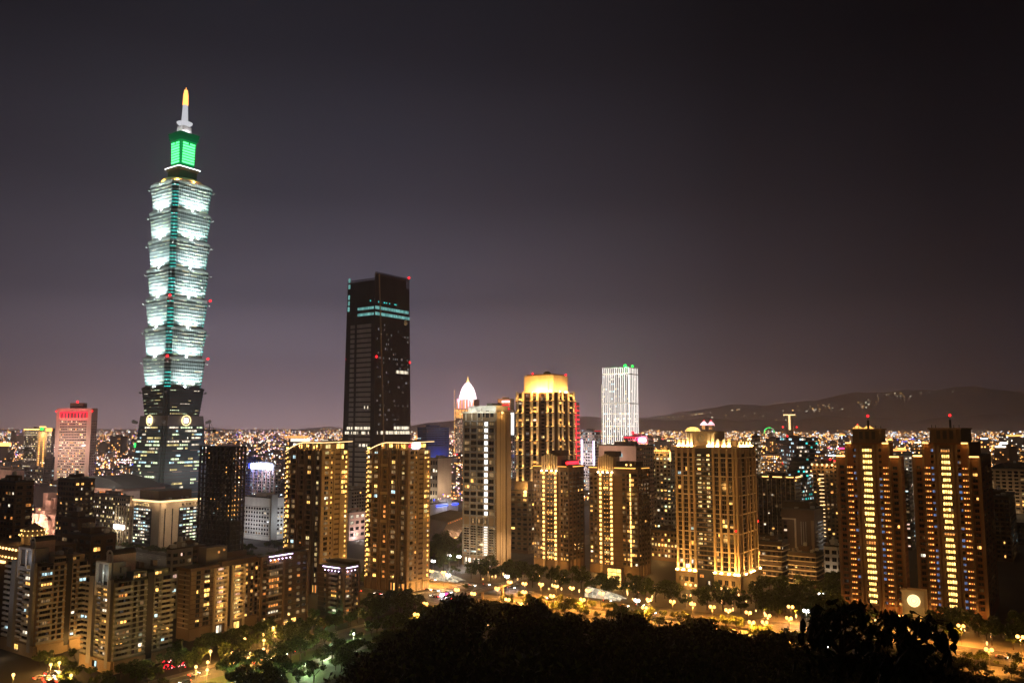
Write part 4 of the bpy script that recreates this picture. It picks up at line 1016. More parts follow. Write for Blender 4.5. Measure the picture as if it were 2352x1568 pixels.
# ---- twin towers on the right with bright window spines
def spine_tower(xl, xc, xr, Y, ypent, label, seed):
    s = Bld('apartment_tower', label, 'apartment tower', xl, xc, xr, Y, 1048, 1200)
    L, R, H = s.L, s.R, s.H; r = random.Random(seed)
    H2 = s.z(1017); H3 = s.z(984 if seed == 41 else 982)
    c0, c1 = .155, .845     # inner block
    s.box('wall', 0, R, 0, L, 0, H, 'redbrown'); s.box('wall', -.8, R-1, c0*L, c1*L, 0, H2, 'redbrown')
    p0, p1 = .26, .74; s.box('penthouse', 1.0, R*.8, p0*L, p1*L, H2, H3, 'brown'); s.box('penthouse', .2, R*.8+.6, (p0-.02)*L, (p1+.02)*L, H3-.8, H3, 'tan')
    for c in (.40, .5, .60): s.fb('penthouse', 'L', c*L-.9, c*L+.9, H2+2.0, H3-1.6, -1.0, -.92, 'charcoal')
    for c in (.33, .45, .55, .67): s.fb('penthouse', 'L', c*L-.5, c*L+.5, H2, H3-.8, -1.0, -.3, 'brown')
    nf = 27; z0 = 6.5; dzz = (H2-2.5-z0)/nf
    # pilasters flanking the spine and the wings
    for c in (.335, .395, .605, .665): s.fb('pilaster', 'L', c*L-.55, c*L+.55, 0, H2-1, .8, 1.7, 'brown')
    for c in (.155, .845): s.fb('pilaster', 'L', c*L-.55, c*L+.55, 0, H2-1, .4, 1.3, 'brown')
    for c in (.0, 1.0): s.fb('pilaster', 'L', c*L-.7, c*L+.7, 0, H, 0, .9, 'brown')
    s.fb('spine', 'L', .405*L, .595*L, 4, H2-1.5, .8, .9, 'umber')
    dots = MB(); sp = MB()
    for j in range(nf):
        z = z0+(j+.5)*dzz
        q = r.random(); m = 'w_spine' if q < .86 else 'w_yellow' if q < .96 else 'w_orange'
        s.win('L', .5*L, z, .165*L*(.8 if r.random() < .25 else 1), dzz*.56, m, .92, 4)
        s.rep('balcony', 'L', .41*L, .59*L, z-dzz*.5-.12, z-dzz*.5+.55, .9, 1.5, 'tan')
        for c in (.30, .70): s.win('L', c*L, z, .055*L, dzz*.5, 'w_blue' if r.random() < .62 else 'glass', .85)
        if z < H-6:
            for c in (.205, .795):
                if r.random() < .97:
                    for k in range(3): dots.box(-1.25, -.9, c*L+(k-1)*1.15-.33, c*L+(k-1)*1.15+.33, z-.35, z+.3, 'e_dotred' if (j*3+k+seed) % 2 else 'e_dot')
                s.rep('balcony', 'L', c*L-1.9, c*L+1.9, z-dzz*.5-.1, z-dzz*.5+.4, .8, 1.3, 'umber')
            for c in (.075, .925):
                s.win('L', c*L, z, .075*L, dzz*.55, 'glass' if r.random() < .93 else 'w_warm', .06)
                s.rep('balcony', 'L', (c-.055)*L, (c+.055)*L, z-dzz*.5-.1, z-dzz*.5+.7, .08, .8, 'redbrown')
    for j in range(nf):
        z = z0+(j+.5)*dzz
        if z < H-3:
            for c in (.25, .5, .75): s.win('R', c*R, z, R*.1, dzz*.5, 'glass', .05)
    s.bands('R', 0, R, z0, H-2, nf, 'umber', .3, .2)
    # gold light strips on the shoulders
    for (a, b, z) in ((.0, .145, H), (.86, 1.0, H), (c0, .25, H2), (.75, c1, H2)):
        s.fb('cornice', 'L', a*L-.5, b*L+.5, z-.6, z+.3, -.5, 1.6, 'tan'); dots.box(-1.95, -1.62, a*L, b*L, z-.55, z+.2, 'e_gold')
        point(s.root, (-2.6, (a+b)/2*L, z-1.2), 260, (1, .6, .18), .3)
    dots.build('light_dots', s.root)
    for k in range(6): point(s.root, (-5.0, .5*L, z0+(k+.5)*dzz*4.5), 200, (1, .58, .16), .6)
    for c in (.08, .25, .75, .92): point(s.root, (-5.4, c*L, 4.0), 1300, (1, .50, .15), .5)
    for z in (40, 80):
        for c in (.05, .5, .95): point(s.root, (-20, c*L, z), 800, (1, .50, .18), 1)  # added fill off the front, no lamps hang there
    mast = MB(); mast.box(R*.4-.5, R*.4+.5, .5*L-.5, .5*L+.5, H3, H3+4.6, 'darkgrey'); mast.tube((R*.4, .5*L, H3+4.6), (R*.4, .5*L, H3+7), .15, .1, 'darkgrey'); mb = mast.build('mast', s.root)
    wl = MB(); wl.ball((R*.4, .5*L, H3+7), .75, 'e_red'); wl.build('warning_light', mb)
    an = MB()
    for c in (.28, .36, .64, .70): an.tube((2, c*L, H3), (2, c*L, H3+1.6), .18, .12, 'darkgrey')
    an.build('antenna', s.root)
    s.finish()
spine_tower(1929, 2073, 2083, 448, 984, 'red brown tower with a bright window spine, nearer the middle of the pair', 41)
spine_tower(2106, 2258, 2285, 436, 982, 'red brown tower with a bright window spine, close to the right edge', 42)
# gate house with a round lit window between them
def gate():
    s = Bld('gatehouse', 'low stone gatehouse with a big round glowing window between two towers', 'gatehouse', 2072, 2125, 2130, 438, 1358, 1390)
    L, R, H = s.L, s.R, s.H
    s.box('wall', 0, max(R, 8), 0, L, 0, H, 'beige'); s.fb('wall', 'L', -.3, L+.3, H-.8, H+.3, -.2, .6, 'beige'); s.fb('wall', 'L', 0, L, 2.0, 2.5, 0, .3, 'sand')
    for c in (.06, .94): s.fb('wall', 'L', c*L-.6, c*L+.6, 0, H, 0, .4, 'beige')
    yc_, zc_ = L*.48, s.z(1381.5); rw = MB()
    for (a, b, mm, o) in ((0.01, 1.1, 'e_clock', .2), (1.3, 2.1, 'e_clock', .2), (2.3, 3.1, 'e_clock', .25)):
        for q in range(30):
            t0, t1 = 2*math.pi*q/30, 2*math.pi*(q+1)/30; T = lambda rr, t, oo: (-oo, yc_+rr*math.cos(t), zc_+rr*math.sin(t))
            rw.loft([[T(a, t0, .02), T(b, t0, .02), T(b, t0, o), T(a, t0, o)], [T(a, t1, .02), T(b, t1, .02), T(b, t1, o), T(a, t1, o)]], mm)
    rw.build('round_window', s.root)
    for c in (.15, .85): point(s.root, (-1.6, c*L, 1.0), 500, (1, .6, .2), .3)
    point(s.root, (-4, .5*L, zc_), 500, (1, .68, .28), 1)
    s.finish()
gate()

# ================================================================== apartment blocks at the lower left
def terrace_block(xl, xc, xr, Y, ytop, yfl, seed, label, lit, tone):
    s = Bld('apartment_block', label, 'apartment block', xl, xc, xr, Y, ytop, 1400)
    L, R = s.L, s.R; H = s.z(yfl); Ht = s.H; r = random.Random(seed)
    s.box('wall', 0, R, 0, L, 0, H, tone)
    rr2 = random.Random(seed+5)
    for q in range(16):
        x, y = rr2.uniform(.15, .92)*R, rr2.uniform(.15, .85)*L; h2 = rr2.uniform(.8, 2.6); s.rep('roof_unit', 'R', x-rr2.uniform(.5, 1.4), x+rr2.uniform(.5, 1.4), H+3.5, H+3.6+h2, -y-1, -y+1, rr2.choice(['grey', 'concrete', 'steel', 'darkgrey']))
    nf = 14; z0 = 6.0; dz = (H-z0)/nf
    sl0, sl1 = .545*R, .665*R
    s.fb('dark_recess_strip', 'R', sl0, sl1, 3, H+2.6, .02, .08, 'blackmetal')  # flat black strip painting the shade of a slot onto the wall
    s.box('wall', R*.30, sl0-.2, .6, L*.8, H, H+3.6, tone); s.box('wall', sl1+.4, R*.94, .6, L*.7, H, H+3.4, tone); s.box('roof', 1.0, R*.95, 1.5, L*.9, H+.02, H+1.0, 'roofdark')
    for q in range(3): s.win('R', R*(.33+.08*q), H+1.9, 2.0, 1.5, 'w_warm' if lit == 2 else 'glass', -.55)
    s.win('R', R*.75, H+1.9, 3.4, 1.3, 'w_warm', -.55)
    for j in range(nf):
        z = z0+(j+.5)*dz; zb = z-dz*.5
        # right face: banded storeys with a bay at each end
        s.rep('balcony', 'R', -.9, R*.26, zb-.15, zb+.85, .0, 1.0, 'lightgrey'); s.rep('balcony', 'R', R*.80, R*1.0+.8, zb-.15, zb+.85, .0, .9, 'lightgrey')
        s.fb('wall', 'R', R*.26, sl0, zb-.12, zb+.35, 0, .35, 'lightgrey'); s.fb('wall', 'R', sl1, R*.80, zb-.12, zb+.35, 0, .35, 'lightgrey')
        q = r.random(); m = 'w_warm' if q < .09 else 'w_cool' if q < .11 else 'w_orange' if q < .15 else 'w_dim' if q < .26 else 'glass'
        s.win('R', .135*R, z+.35, .235*R, 2.15, m, .06, 4)
        s.win('R', .33*R, z+.2, 1.6, 1.5, 'glass', .06, 1); s.win('R', .45*R, z+.2, 1.9, 1.6, 'w_warm' if r.random() < .07 else 'glass', .06, 1)
        q = r.random(); s.win('R', .72*R, z+.2, 1.6, 1.4, 'w_yellow' if q < .14 else 'w_cool' if q < .2 else 'glass', .06, 1)
        q = r.random(); s.win('R', .90*R, z+.35, .16*R, 2.1, 'w_cool' if q < .08 else 'w_warm' if q < .13 else 'glass', .06)
        for c in (.36, .50, .70, .78):
            if r.random() < .55: s.rep('air_conditioner', 'R', c*R-.35, c*R+.35, zb+.5, zb+1.05, .05, .6, 'steel')
        if r.random() < .5: c = R*r.uniform(.02, .2); s.rep('laundry', 'R', c, c+r.uniform(.6, 1.6), zb+.9, zb+1.9, .7, .8, r.choice(['white', 'pinkstone', 'bluepanel', 'redbrown']))
        # left face: stacked balconies between piers
        q = r.random(); m = 'w_warm' if q < .25 else 'w_cool' if q < .36 else 'w_white' if q < .46 else 'w_dim' if q < .7 else 'glass'
        s.win('L', .34*L, z+.2, .17*L, 1.9, m, .08); q = r.random()
        s.win('L', .54*L, z+.1, .12*L, 1.7, 'w_warm' if q < .16 else 'w_dimwhite' if q < .5 else 'glass', .08, 1)
        s.rep('balcony', 'L', .24*L, .44*L, zb-.1, zb+.8, .05, .9, 'white' if lit == 1 else 'lightgrey')
        s.rep('balcony', 'L', .47*L, .62*L, zb+.7, zb+1.4, .05, .6, 'white' if lit == 1 else 'lightgrey')
        s.rep('balcony', 'L', .84*L, L+.8, zb-.15, zb+.85, .0, 1.0, 'white' if lit == 1 else 'lightgrey')
        s.win('L', .92*L, z+.3, .12*L, 1.8, 'glass' if r.random() < .9 else 'w_cool', .06)
    for a, b in ((.10, .20), (.66, .80)): s.fb('pier', 'L', a*L, b*L, 2, H+1.5, 0, 1.3, 'lightgrey')
    # portal frame above the balcony stack
    for c in (.22, .62): s.fb('portal', 'L', c*L-.5, c*L+.5, H-6, Ht, 0, 1.0, 'white')
    for zz in (H-2.6, Ht-.9): s.fb('portal', 'L', .22*L+.5, .62*L-.5, zz, zz+.9, 0, .9, 'white')
    s.fb('portal', 'L', .42*L-.25, .42*L+.25, H-2.0, Ht-.9, 0, .7, 'white')
    s.box('wall', .4, 6, .18*L, .66*L, H, Ht-.2, 'grey')
    s.fb('base', 'L', 0, L+.5, 0, 5.0, 0, 1.2, 'sand'); s.fb('base', 'R', 0, sl0, 0, 5.0, 0, .8, 'sand'); s.fb('base', 'R', sl1, R+.5, 0, 5.0, 0, .8, 'sand')
    lobby(s, 'R', .68*R, .95*R, 3, 1, 4, 'w_white' if lit == 1 else 'glass'); s.win('L', .5*L, 2.8, 4, 3, 'w_warm' if lit == 1 else 'w_cool', 1.25)
    # arched rooftop pavilion
    px0, px1, py0, py1 = R*.06, R*.46, L*.26, L*.26+4.6; zp = Ht+1.2; n = 10; b = MB(); yc = (py0+py1)/2; rw = (py1-py0)/2
    b.box(px0, px1, py0, py1, H, zp+1.6, 'pinkstone')
    for i in range(n):
        a0, a1 = math.pi*i/n, math.pi*(i+1)/n
        b.face([(px0-.3, yc+rw*1.05*math.cos(a0), zp+1.6+rw*.9*math.sin(a0)), (px1, yc+rw*1.05*math.cos(a0), zp+1.6+rw*.9*math.sin(a0)), (px1, yc+rw*1.05*math.cos(a1), zp+1.6+rw*.9*math.sin(a1)), (px0-.3, yc+rw*1.05*math.cos(a1), zp+1.6+rw*.9*math.sin(a1))], 'roofdark')
    pv = b.build('rooftop_pavilion', s.root); f = MB()
    for i in range(n):
        a0, a1 = math.pi*i/n, math.pi*(i+1)/n
        T = lambda rr, a, o: (px0-.05-o, yc+rr*math.cos(a), zp+1.6+rr*.9*math.sin(a))
        f.loft([[T(rw*.74, a0, 0), T(rw, a0, 0), T(rw, a0, .6), T(rw*.74, a0, .6)], [T(rw*.74, a1, 0), T(rw, a1, 0), T(rw, a1, .6), T(rw*.74, a1, .6)]], 'white')
    for a, bb in ((py0, py0+.7), (yc-.5, yc+.5), (py1-.7, py1)): f.box(px0-.5, px0-.05, a, bb, H, zp+1.6, 'white')
    f.box(px0-.6, px0-.05, py0, py1, zp+1.2, zp+1.75, 'white'); f.build('arched_front', pv)
    g = MB(); rr_ = random.Random(seed)
    for _ in range(120):
        c = Vector((rr_.uniform(.5, 4), rr_.uniform(.1, .7)*L, H+rr_.uniform(.9, 2.6))); g.face([c+Vector((rr_.uniform(-.5, .5), rr_.uniform(-.5, .5), rr_.uniform(-.5, .5))) for _ in range(4)], 'leafmid')
    g.build('roof_garden', s.root)
    point(s.root, (px0-4, yc, H+3.5), 260, (.8, .95, .9) if lit == 2 else (.9, .9, 1), .3)
    if lit == 1:
        for z in (H*.95, H*.6): point(s.root, (-9, L*.7, z), 230, (.95, .92, 1), .8)
        point(s.root, (R*.3, -9, 4), 500, (1, .60, .25), .6); point(s.root, (R*.84, -7, 4), 3600, (1, .58, .22), .6); point(s.root, (-8, L*.4, 3), 300, (1, .7, .4), .6)
    else:
        for t in (.2, .55, .85): point(s.root, (R*t, -16, 9), 270, (.85, .90, .58), .8)
        point(s.root, (-12, L*.5, 16), 150, (.9, .92, .85), .8)
        point(s.root, (-7, L*.9, 3), 800, (1, .62, .25), .5)
    s.finish()
terrace_block(12, 88, 196, 376, 1262, 1302, 51, 'pale banded apartment block with white lit balconies, leftmost in front', 1, 'sand')
terrace_block(195, 266, 392, 352, 1294, 1340, 52, 'grey green banded apartment block with a dark vertical slot, nearest at lower left', 2, 'greenstone')

# ---- block with two stacks of lit balconies
def lit_balcony_block():
    s = Bld('apartment_block', 'brown apartment block with two stacks of warm lit balconies', 'apartment block', 407, 437, 594, 405, 1312, 1380)
    L, R, H = s.L, s.R, s.H; r = random.Random(9)
    s.box('wall', 0, R, 0, L, 0, H, 'tan'); s.box('roof', -1, R*.38, -.9, L+.6, H, H+1.4, 'brown'); s.box('roof', R*.42, R*.99, -.6, L*.8, H, H+2.6, 'brown')
    s.box('stair_house', R*.25, R*.55, 3, L*.9, H+1.4, H+9.5, 'concrete'); s.win('R', .42*R, H+7, 1.5, 1.5, 'w_orange', -2.9); s.win('R', .50*R, H+7.6, 1.2, 1.5, 'w_orange', -2.9)
    nf = 12; z0 = 5.5; dz = (H-z0)/nf
    s.fb('dark_recess_strip', 'R', .50*R, .575*R, 3, H, .02, .1, 'charcoal')  # flat dark strip set on the wall between the balcony stacks
    for j in range(nf):
        z = z0+(j+.5)*dz; zb = z-dz*.5
        s.fb('wall', 'R', 0, .31*R, zb-.1, zb+.2, 0, .25, 'brown'); s.fb('wall', 'R', .76*R, R, zb-.1, zb+.2, 0, .25, 'brown')
        for c in (.10, .22):
            q = r.random(); s.win('R', c*R, z+.1, (.055 if c < .15 else .085)*R, 1.7, 'w_yellow' if q < .14 else 'w_dim' if q < .3 else 'glass', .06)
        for c0, c1 in ((.335, .49), (.585, .74)):
            q = r.random(); m = 'w_lime' if q < .25 else 'w_pink' if q < .6 else 'w_warm'
            s.win('R', (c0+c1)/2*R, z+.15, (c1-c0)*R*.62, 1.8, m, .08, 4)
            s.fb('wall', 'R', c0*R, c1*R, zb+dz-.35, zb+dz, 0, 1.1, 'beige'); s.rep('balcony', 'R', c0*R, c1*R, zb-.1, zb+.8, .05, 1.25, 'beige')
        for c in (.80, .88, .95):
            q = r.random(); s.win('R', c*R, z+.1, 1.5, 1.6, 'w_warm' if q < .2 else 'w_orange' if q < .25 else 'w_dim' if q < .4 else 'glass', .06, 1)
        s.fb('wall', 'L', .1*L, .9*L, zb-.15, zb+.3, 0, .3, 'beige'); s.win('L', .45*L, z, 1.0, 1.0, 'glass', .05, 1)
    for c in (.32, .50, .58, .755): s.fb('pier', 'R', c*R-.45, c*R+.45, 0, H, 0, 1.3, 'beige')
    for j in range(0, nf, 3):
        for c in (.41, .66): point(s.root, (c*R, -2.4, z0+(j+.9)*dz), 240, (1, .62, .28), .3)
    lobby(s, 'R', .35*R, .47*R, 1, .8, 4.5, 'w_yellow'); lobby(s, 'R', .6*R, .73*R, 1, .8, 4.5, 'w_yellow')
    for t in (.15, .5, .85): point(s.root, (R*t, -9, 5), 520, (1, .58, .24), .5)
    point(s.root, (-7, L*.5, 8), 380, (1, .58, .28), .5)
    s.finish()
lit_balcony_block()

# ---- two dark modern blocks with overhanging roofs and violet led lines
def led_block(xl, xc, xr, Y, ytop, seed, label, faces, nf, green=False):
    s = Bld('apartment_block', label, 'apartment block', xl, xc, xr, Y, ytop, 1380)
    L, R, H = s.L, s.R, s.H; r = random.Random(seed)
    s.box('wall', 0, R, 0, L, 0, H-.9, 'umber'); s.box('roof', -1.6, R*.92, -1.8, L*.9, H-.6, H, 'charcoal'); s.box('roof', R*.5, R+1, .5, L, H, H+1.4, 'umber')
    z0 = 4.5; dz = (H-2-z0)/nf; led = MB()
    def line(face, a, b):
        if face == 'R': led.box(a, b, -1.75, -1.55, H-1.0, H-.65, 'e_violet')
        else: led.box(-1.75, -1.45, a, b, H-1.0, H-.65, 'e_violet')
        k = int((b-a)/2.3)
        for i in range(k):
            c = a+(b-a)*(i+.6)/k
            p = (c, -.9, H-2.7) if face == 'R' else (-.9, c, H-2.7)
            led.ball(p, .34, 'e_violet', 6, 4)
    for f, a, b in faces: line(f, a*(R if f == 'R' else L), b*(R if f == 'R' else L))
    led.build('led_line', s.root)
    for f, a, b in faces:
        W = R if f == 'R' else L; c = (a+b)/2*W
        point(s.root, (c, -2.6, H-2.2) if f == 'R' else (-2.6, c, H-2.2), 300, (.78, .65, 1), .4)
    for j in range(nf):
        z = z0+(j+.5)*dz; zb = z-dz*.5
        for f, W in (('R', R), ('L', L)):
            for c in ((.08, .27, .62, .80, .93) if f == 'R' else (.12, .35, .7)):
                q = r.random(); big = c in (.27, .35)
                m = 'w_orange' if q < (.28 if big else .11) else 'w_warm' if q < (.36 if big else .16) else 'w_dim' if q < .40 else 'glass'
                s.win(f, c*W, z, W*(.24 if big else .075), 1.9 if big else 1.6, m, .06, 4 if big else 1)
                if big: s.rep('balcony', f, (c-.15)*W, (c+.15)*W, zb-.15, zb+.8, .05, 1.3, 'concrete'); s.fb('wall', f, (c-.15)*W, (c+.15)*W, zb+dz-.3, zb+dz-.05, 0, 1.4, 'brown')
            s.fb('wall', f, 0, W, zb-.1, zb+.12, 0, .2, 'brown')
    for c in (0, .47, 1.0): s.fb('pier', 'R', c*R-.5, c*R+.5, 0, H-.9, 0, 1.0, 'brown')
    lobby(s, 'R', .45*R, .8*R, 2, .8, 3.8, 'w_yellow')
    if green:
        point(s.root, (-5, L*.18, 5), 900, (.25, 1, .35), .5); gl_ = MB(); gl_.box(-1.2, -.8, L*.16, L*.2, 1.0, 1.5, 'e_green'); gl_.build('green_floodlight', s.root)
    for t in (.3, .8): point(s.root, (R*t, -7, 4), 900, (1, .6, .26), .5)
    s.finish()
led_block(592, 597, 704, 421, 1276, 61, 'dark modern block with a violet lit overhanging roof and orange windows', [('R', .12, .62)], 10)
led_block(729, 787, 822, 442, 1300, 62, 'small dark block with a violet lit roof edge, beside the leafy junction', [('L', .05, .72), ('R', .05, .80)], 9, True)

# ---- unfinished dark building with see-through floors
def shell_building():
    s = Bld('building_shell', 'black unfinished building shell with empty window openings and open floors', 'unfinished building', 455, 529, 561, 600, 1026, 1150)
    L, R, H = s.L, s.R, s.H; r = random.Random(12); nf = 22; z0 = 14; dz = (H-z0)/nf
    b = s.part('frame')
    for j in range(nf+1): b.box(0, R, 0, L, z0+j*dz-.45, z0+j*dz+.45, 'blackmetal')
    nx = 9
    for i in range(nx+1):
        y = L*i/nx; b.box(.01, 1.0, y-.75, y+.75, 0, H, 'blackmetal'); b.box(R-1, R-.01, y-.6, y+.6, 0, H, 'blackmetal')
    for i in range(5):
        x = R*i/4; b.box(x-.35, x+.35, .01, .9, 0, H, 'blackmetal'); b.box(x-.5, x+.5, L-1, L-.01, 0, H, 'blackmetal')
    b.box(R*.3, R*.75, L*.45, L*.92, 0, H-1, 'blackmetal'); b.box(1.1, 1.4, L*.55, L*.80, 0, H*.55, 'blackmetal'); b.box(1.2, R-1.2, 1.2, L-1.2, 0, H*.40, 'blackmetal')
    s.box('hoarding', -2.0, R+2, -2.0, L+3, 0, z0-.6, 'brown')
    for i in range(13): s.fb('hoarding', 'L', L*i/12-.15, L*i/12+.15, 0, z0-.6, 2.0, 2.3, 'umber')
    s.fb('hoarding', 'L', -2, L+3, z0-.9, z0-.3, 2.0, 2.5, 'umber')
    wl = MB()
    for j in range(nf):
        for i in range(nx):
            q = r.random()
            if q < .10: wl.ball((3.5, L*(i+.5)/nx, z0+(j+.5)*dz), .42, 'e_dot', 6, 4)
            elif q < .13: wl.ball((3.5, L*(i+.5)/nx, z0+(j+.5)*dz), .35, 'w_cool', 6, 4)
        if 6 < j < 10:
            for k in range(5): wl.ball((R*(.1+.2*k), 3.0, z0+(j+.4)*dz), .5, 'e_dot', 6, 4)
    wl.build('work_lamp', s.root)
    for j in (8, 13): point(s.root, (R*.4, 4, z0+(j+.5)*dz), 120, (1, .6, .3), .3)
    s.finish()
shell_building()
def crane():
    x, y, z = at(479, 1030, 1015); r = empty('tower_crane', (x, y, 0), .3); tag(r, 'dark tower crane standing beside the tall tiered skyscraper', 'crane')
    zt = at(479, 966, 1015).z; m = MB()
    for sx_ in (-.8, .8):
        for sy_ in (-.8, .8): m.box(sx_-.22, sx_+.22, sy_-.22, sy_+.22, 0, zt-12, 'blackmetal')
    for k in range(28): m.box(-.95, .95, -.95, .95, 4+k*(zt-18)/28, 4.4+k*(zt-18)/28, 'blackmetal')
    m.build('mast', r); j = MB(); j.box(-13, 7, -.6, .6, zt-12.2, zt-10.9, 'blackmetal'); j.box(4, 7.5, -1.6, 1.6, zt-14.5, zt-10.5, 'blackmetal'); j.tube((0, 0, zt-11), (0, 0, zt), .9, .35, 'blackmetal', 4); j.tube((0, 0, zt-.5), (-11, 0, zt-11), .15, .15, 'blackmetal', 4); j.tube((0, 0, zt-.5), (6, 0, zt-11), .15, .15, 'blackmetal', 4)
    j.build('jib', r); c = MB(); c.box(-1.4, 1.4, -1.6, 1.2, zt-14.5, zt-12.3, 'redbrown'); c.build('cab', r)
    l = MB(); l.ball((0, 0, zt+.4), .6, 'e_redsoft'); l.build('warning_light', r)
crane()

# ================================================================== plainer buildings, one call each
def plain(name, label, cat, xl, xc, xr, Y, ytop, yref, wall, fh=3.4, bay=3.4, pL=.15, pR=.12, lit=('w_warm',), dark='glass', ledge=None, roof=None, seed=0, fw=.62, hh=.55, extra=None, limit=100, z0=2.0, ztop=1.2, group=None):
    s = Bld(name, label, cat, xl, xc, xr, Y, ytop, yref, group=group)
    L, R, H = s.L, s.R, s.H; r = random.Random(seed+int(xc))
    s.box('wall', 0, R, 0, L, 0, H, wall)
    s.box('roof', -.3, R, -.3, L, H, H+.7, roof or 'roofdark'); s.box('roof', R*.25, R*.7, L*.3, L*.7, H+.7, H+3.6, wall)
    if Y < 1100:
        for q in range(9):
            x, y, a = r.uniform(.08, .92)*R, r.uniform(.06, .94)*L, r.uniform(.5, 1.3); s.rep('roof_unit', 'R', x-a, x+a, H+.5, H+1.2+r.random()*1.6, -y-a, -y+a, r.choice(['grey', 'concrete', 'steel']))
        tk = MB(); tk.lathe([(1.2, H+3.4), (1.2, H+5.6), (.2, H+6.0)], R*.5, L*.5, 'steel', 10); tk.build('water_tank', s.root)
    nf = max(1, int((H-z0-ztop)/fh)); dz = (H-z0-ztop)/nf
    if ledge:
        for f, W in (('L', L), ('R', R)): s.bands(f, 0, W, z0, H-ztop, nf, ledge, .4, .3)
    for f, W, p in (('L', L, pL), ('R', R, pR)):
        if p is None or W < 3: continue
        n = max(1, int(W/bay))
        for j in range(nf):
            rowp = p*(2.2 if r.random() < .3 else .55)
            for i in range(n):
                q = r.random(); m = r.choice(lit) if q < rowp else ('w_dim' if q < rowp+.06 else dark)
                if m: s.win(f, (i+.5)*W/n, z0+(j+.5)*dz, W/n*fw, dz*hh, m, .04, 2 if W/n > 3 and Y < 650 else 1)
    if extra: extra(s)
    s.finish(limit)
    return s
def fx_lamps(pts, mat, r=.8):
    def f(s):
        m = MB()
        for x, y, z in pts(s): m.ball((x, y, z), r, mat, 6, 4)
        m.build('roof_lamp', s.root)
    return f
# office block with led cornice
def ex_led(s):
    L, R, H = s.L, s.R, s.H; m = MB()
    m.box(-1.0, -.45, -1.0, L, H-.5, H+.7, 'e_led'); m.box(-.4, R, -1.0, -.45, H-.5, H+.7, 'e_led'); m.build('led_cornice', s.root)
    s.fb('wall', 'R', R*.02, R*.42, 0, H-1, 0, .5, 'beige'); r = random.Random(2)
    for j in range(12):
        for i in range(2): s.win('R', R*(.12+.18*i), 4+j*(H-9)/12, 1.0, 3.0, 'glass', .52, 1)
    s.fb('curtain_wall', 'L', L*.28, L*.92, 2, H-6, .05, .6, 'charcoal'); s.fb('curtain_wall', 'R', R*.46, R*.98, 2, H-6, .05, .6, 'charcoal')
    for j in range(11):
        for f, a, b, W in (('L', .29, .91, L), ('R', .47, .97, R)):
            n = 7 if f == 'L' else 6; run = 0
            for i in range(n):
                if run <= 0 and r.random() < .45: run = r.randint(1, 4)
                s.win(f, (a+(b-a)*(i+.5)/n)*W, 4+(j+.5)*(H-10)/11, (b-a)*W/n*.92, (H-10)/11*.55, r.choice(['w_cool', 'w_white', 'w_green', 'w_white']) if run > 0 else 'glass', .62, 1); run -= 1
    for i in range(5): s.win('L', (.4+.1*i)*L, H-3.4, 1.8, 2.0, 'w_lime', .1, 1); s.win('R', (.55+.09*i)*R, H-3.4, 1.8, 2.0, 'w_dim', .1, 1)
    for t in (.1, .5, .9): point(s.root, (-4, L*t, H-2), 1300, (1, .7, .4), .4)
    for t in (.1, .5, .9): point(s.root, (R*t, -4, H-2), 1300, (1, .7, .4), .4)
    point(s.root, (R*.2, -20, 24), 8000, (1, .74, .50), 1); point(s.root, (-9, .9*L, 12), 1500, (1, .8, .55), 1)
    s.box('plant_room', R*.1, R*.9, L*.2, L*.9, H+.7, H+8, 'brown')
plain('office_block', 'beige office block with a glowing cornice line and white lit floors', 'office block', 301, 364, 458, 700, 1152, 1230, 'beige', pL=None, pR=None, extra=ex_led)
def ex_flood(s):
    m = MB(); m.box(-1.6, -.9, s.L*.10, s.L*.36, s.H*.34, s.H*.42, 'e_white'); m.build('flood_sign', s.root); point(s.root, (-4, s.L*.22, s.H*.38), 14000, (1, .95, .75), .6)
    for i in range(5): s.fb('wall', 'L', s.L*(.06+.07*i)-.3, s.L*(.06+.07*i)+.3, 0, s.H*.8, 0, 1, 'sand')
plain('office_block', 'dim office block with a dazzling white floodlight, left of the glowing cornice', 'office block', 210, 296, 303, 720, 1140, 1220, 'tan', pL=.28, pR=None, lit=('w_white', 'w_lime'), ledge='brown', extra=ex_flood, fh=3.8, bay=3.2)
# white public building behind the shell
def ex_white(s):
    point(s.root, (-16, s.L*.5, 14), 9000, (.95, .95, 1), 1); point(s.root, (s.R*.4, -16, 18), 9000, (.85, .92, 1), 1)
    s.fb('tower', 'R', s.R*.05, s.R*.40, 0, s.H+3, .05, 1.5, 'lightgrey')
plain('office_block', 'pale white office block right of the black building shell', 'office block', 556, 617, 657, 760, 1144, 1230, 'white', pL=.12, pR=.25, lit=('w_white', 'w_cool', 'w_warm'), ledge='lightgrey', extra=ex_white, fh=3.6, bay=3.6, z0=4, ztop=8)
def ex_blue(s):
    m = MB(); m.box(-1.5, -.5, s.L*.1, s.L*.95, s.H-5, s.H+1.5, 'e_bluewhite'); m.box(-1.6, -.4, s.L*.95, s.L*1.05, s.H-4, s.H+1, 'e_blue'); m.build('lit_sign', s.root)
    for i in range(6): s.fb('wall', 'L', s.L*i/6, s.L*i/6+1.2, 0, s.H-6, 0, 1.2, 'pinkstone')
    point(s.root, (-10, s.L*.9, s.H), 26000, (.25, .28, 1), 2); point(s.root, (-8, s.L*.3, s.H-9), 9000, (.8, .7, 1), 2)
plain('shopping_building', 'store with a blinding blue white sign, between dark shell and yellow towers', 'store', 575, 632, 645, 1000, 1068, 1100, 'lightgrey', pL=.2, pR=.1, lit=('w_white', 'w_cool'), extra=ex_blue)
plain('office_block', 'low blue grey building left of the blue white sign', 'office block', 556, 585, 600, 1080, 1055, 1100, 'bluepanel', pL=.1, pR=.1, lit=('w_cool', 'w_white'))
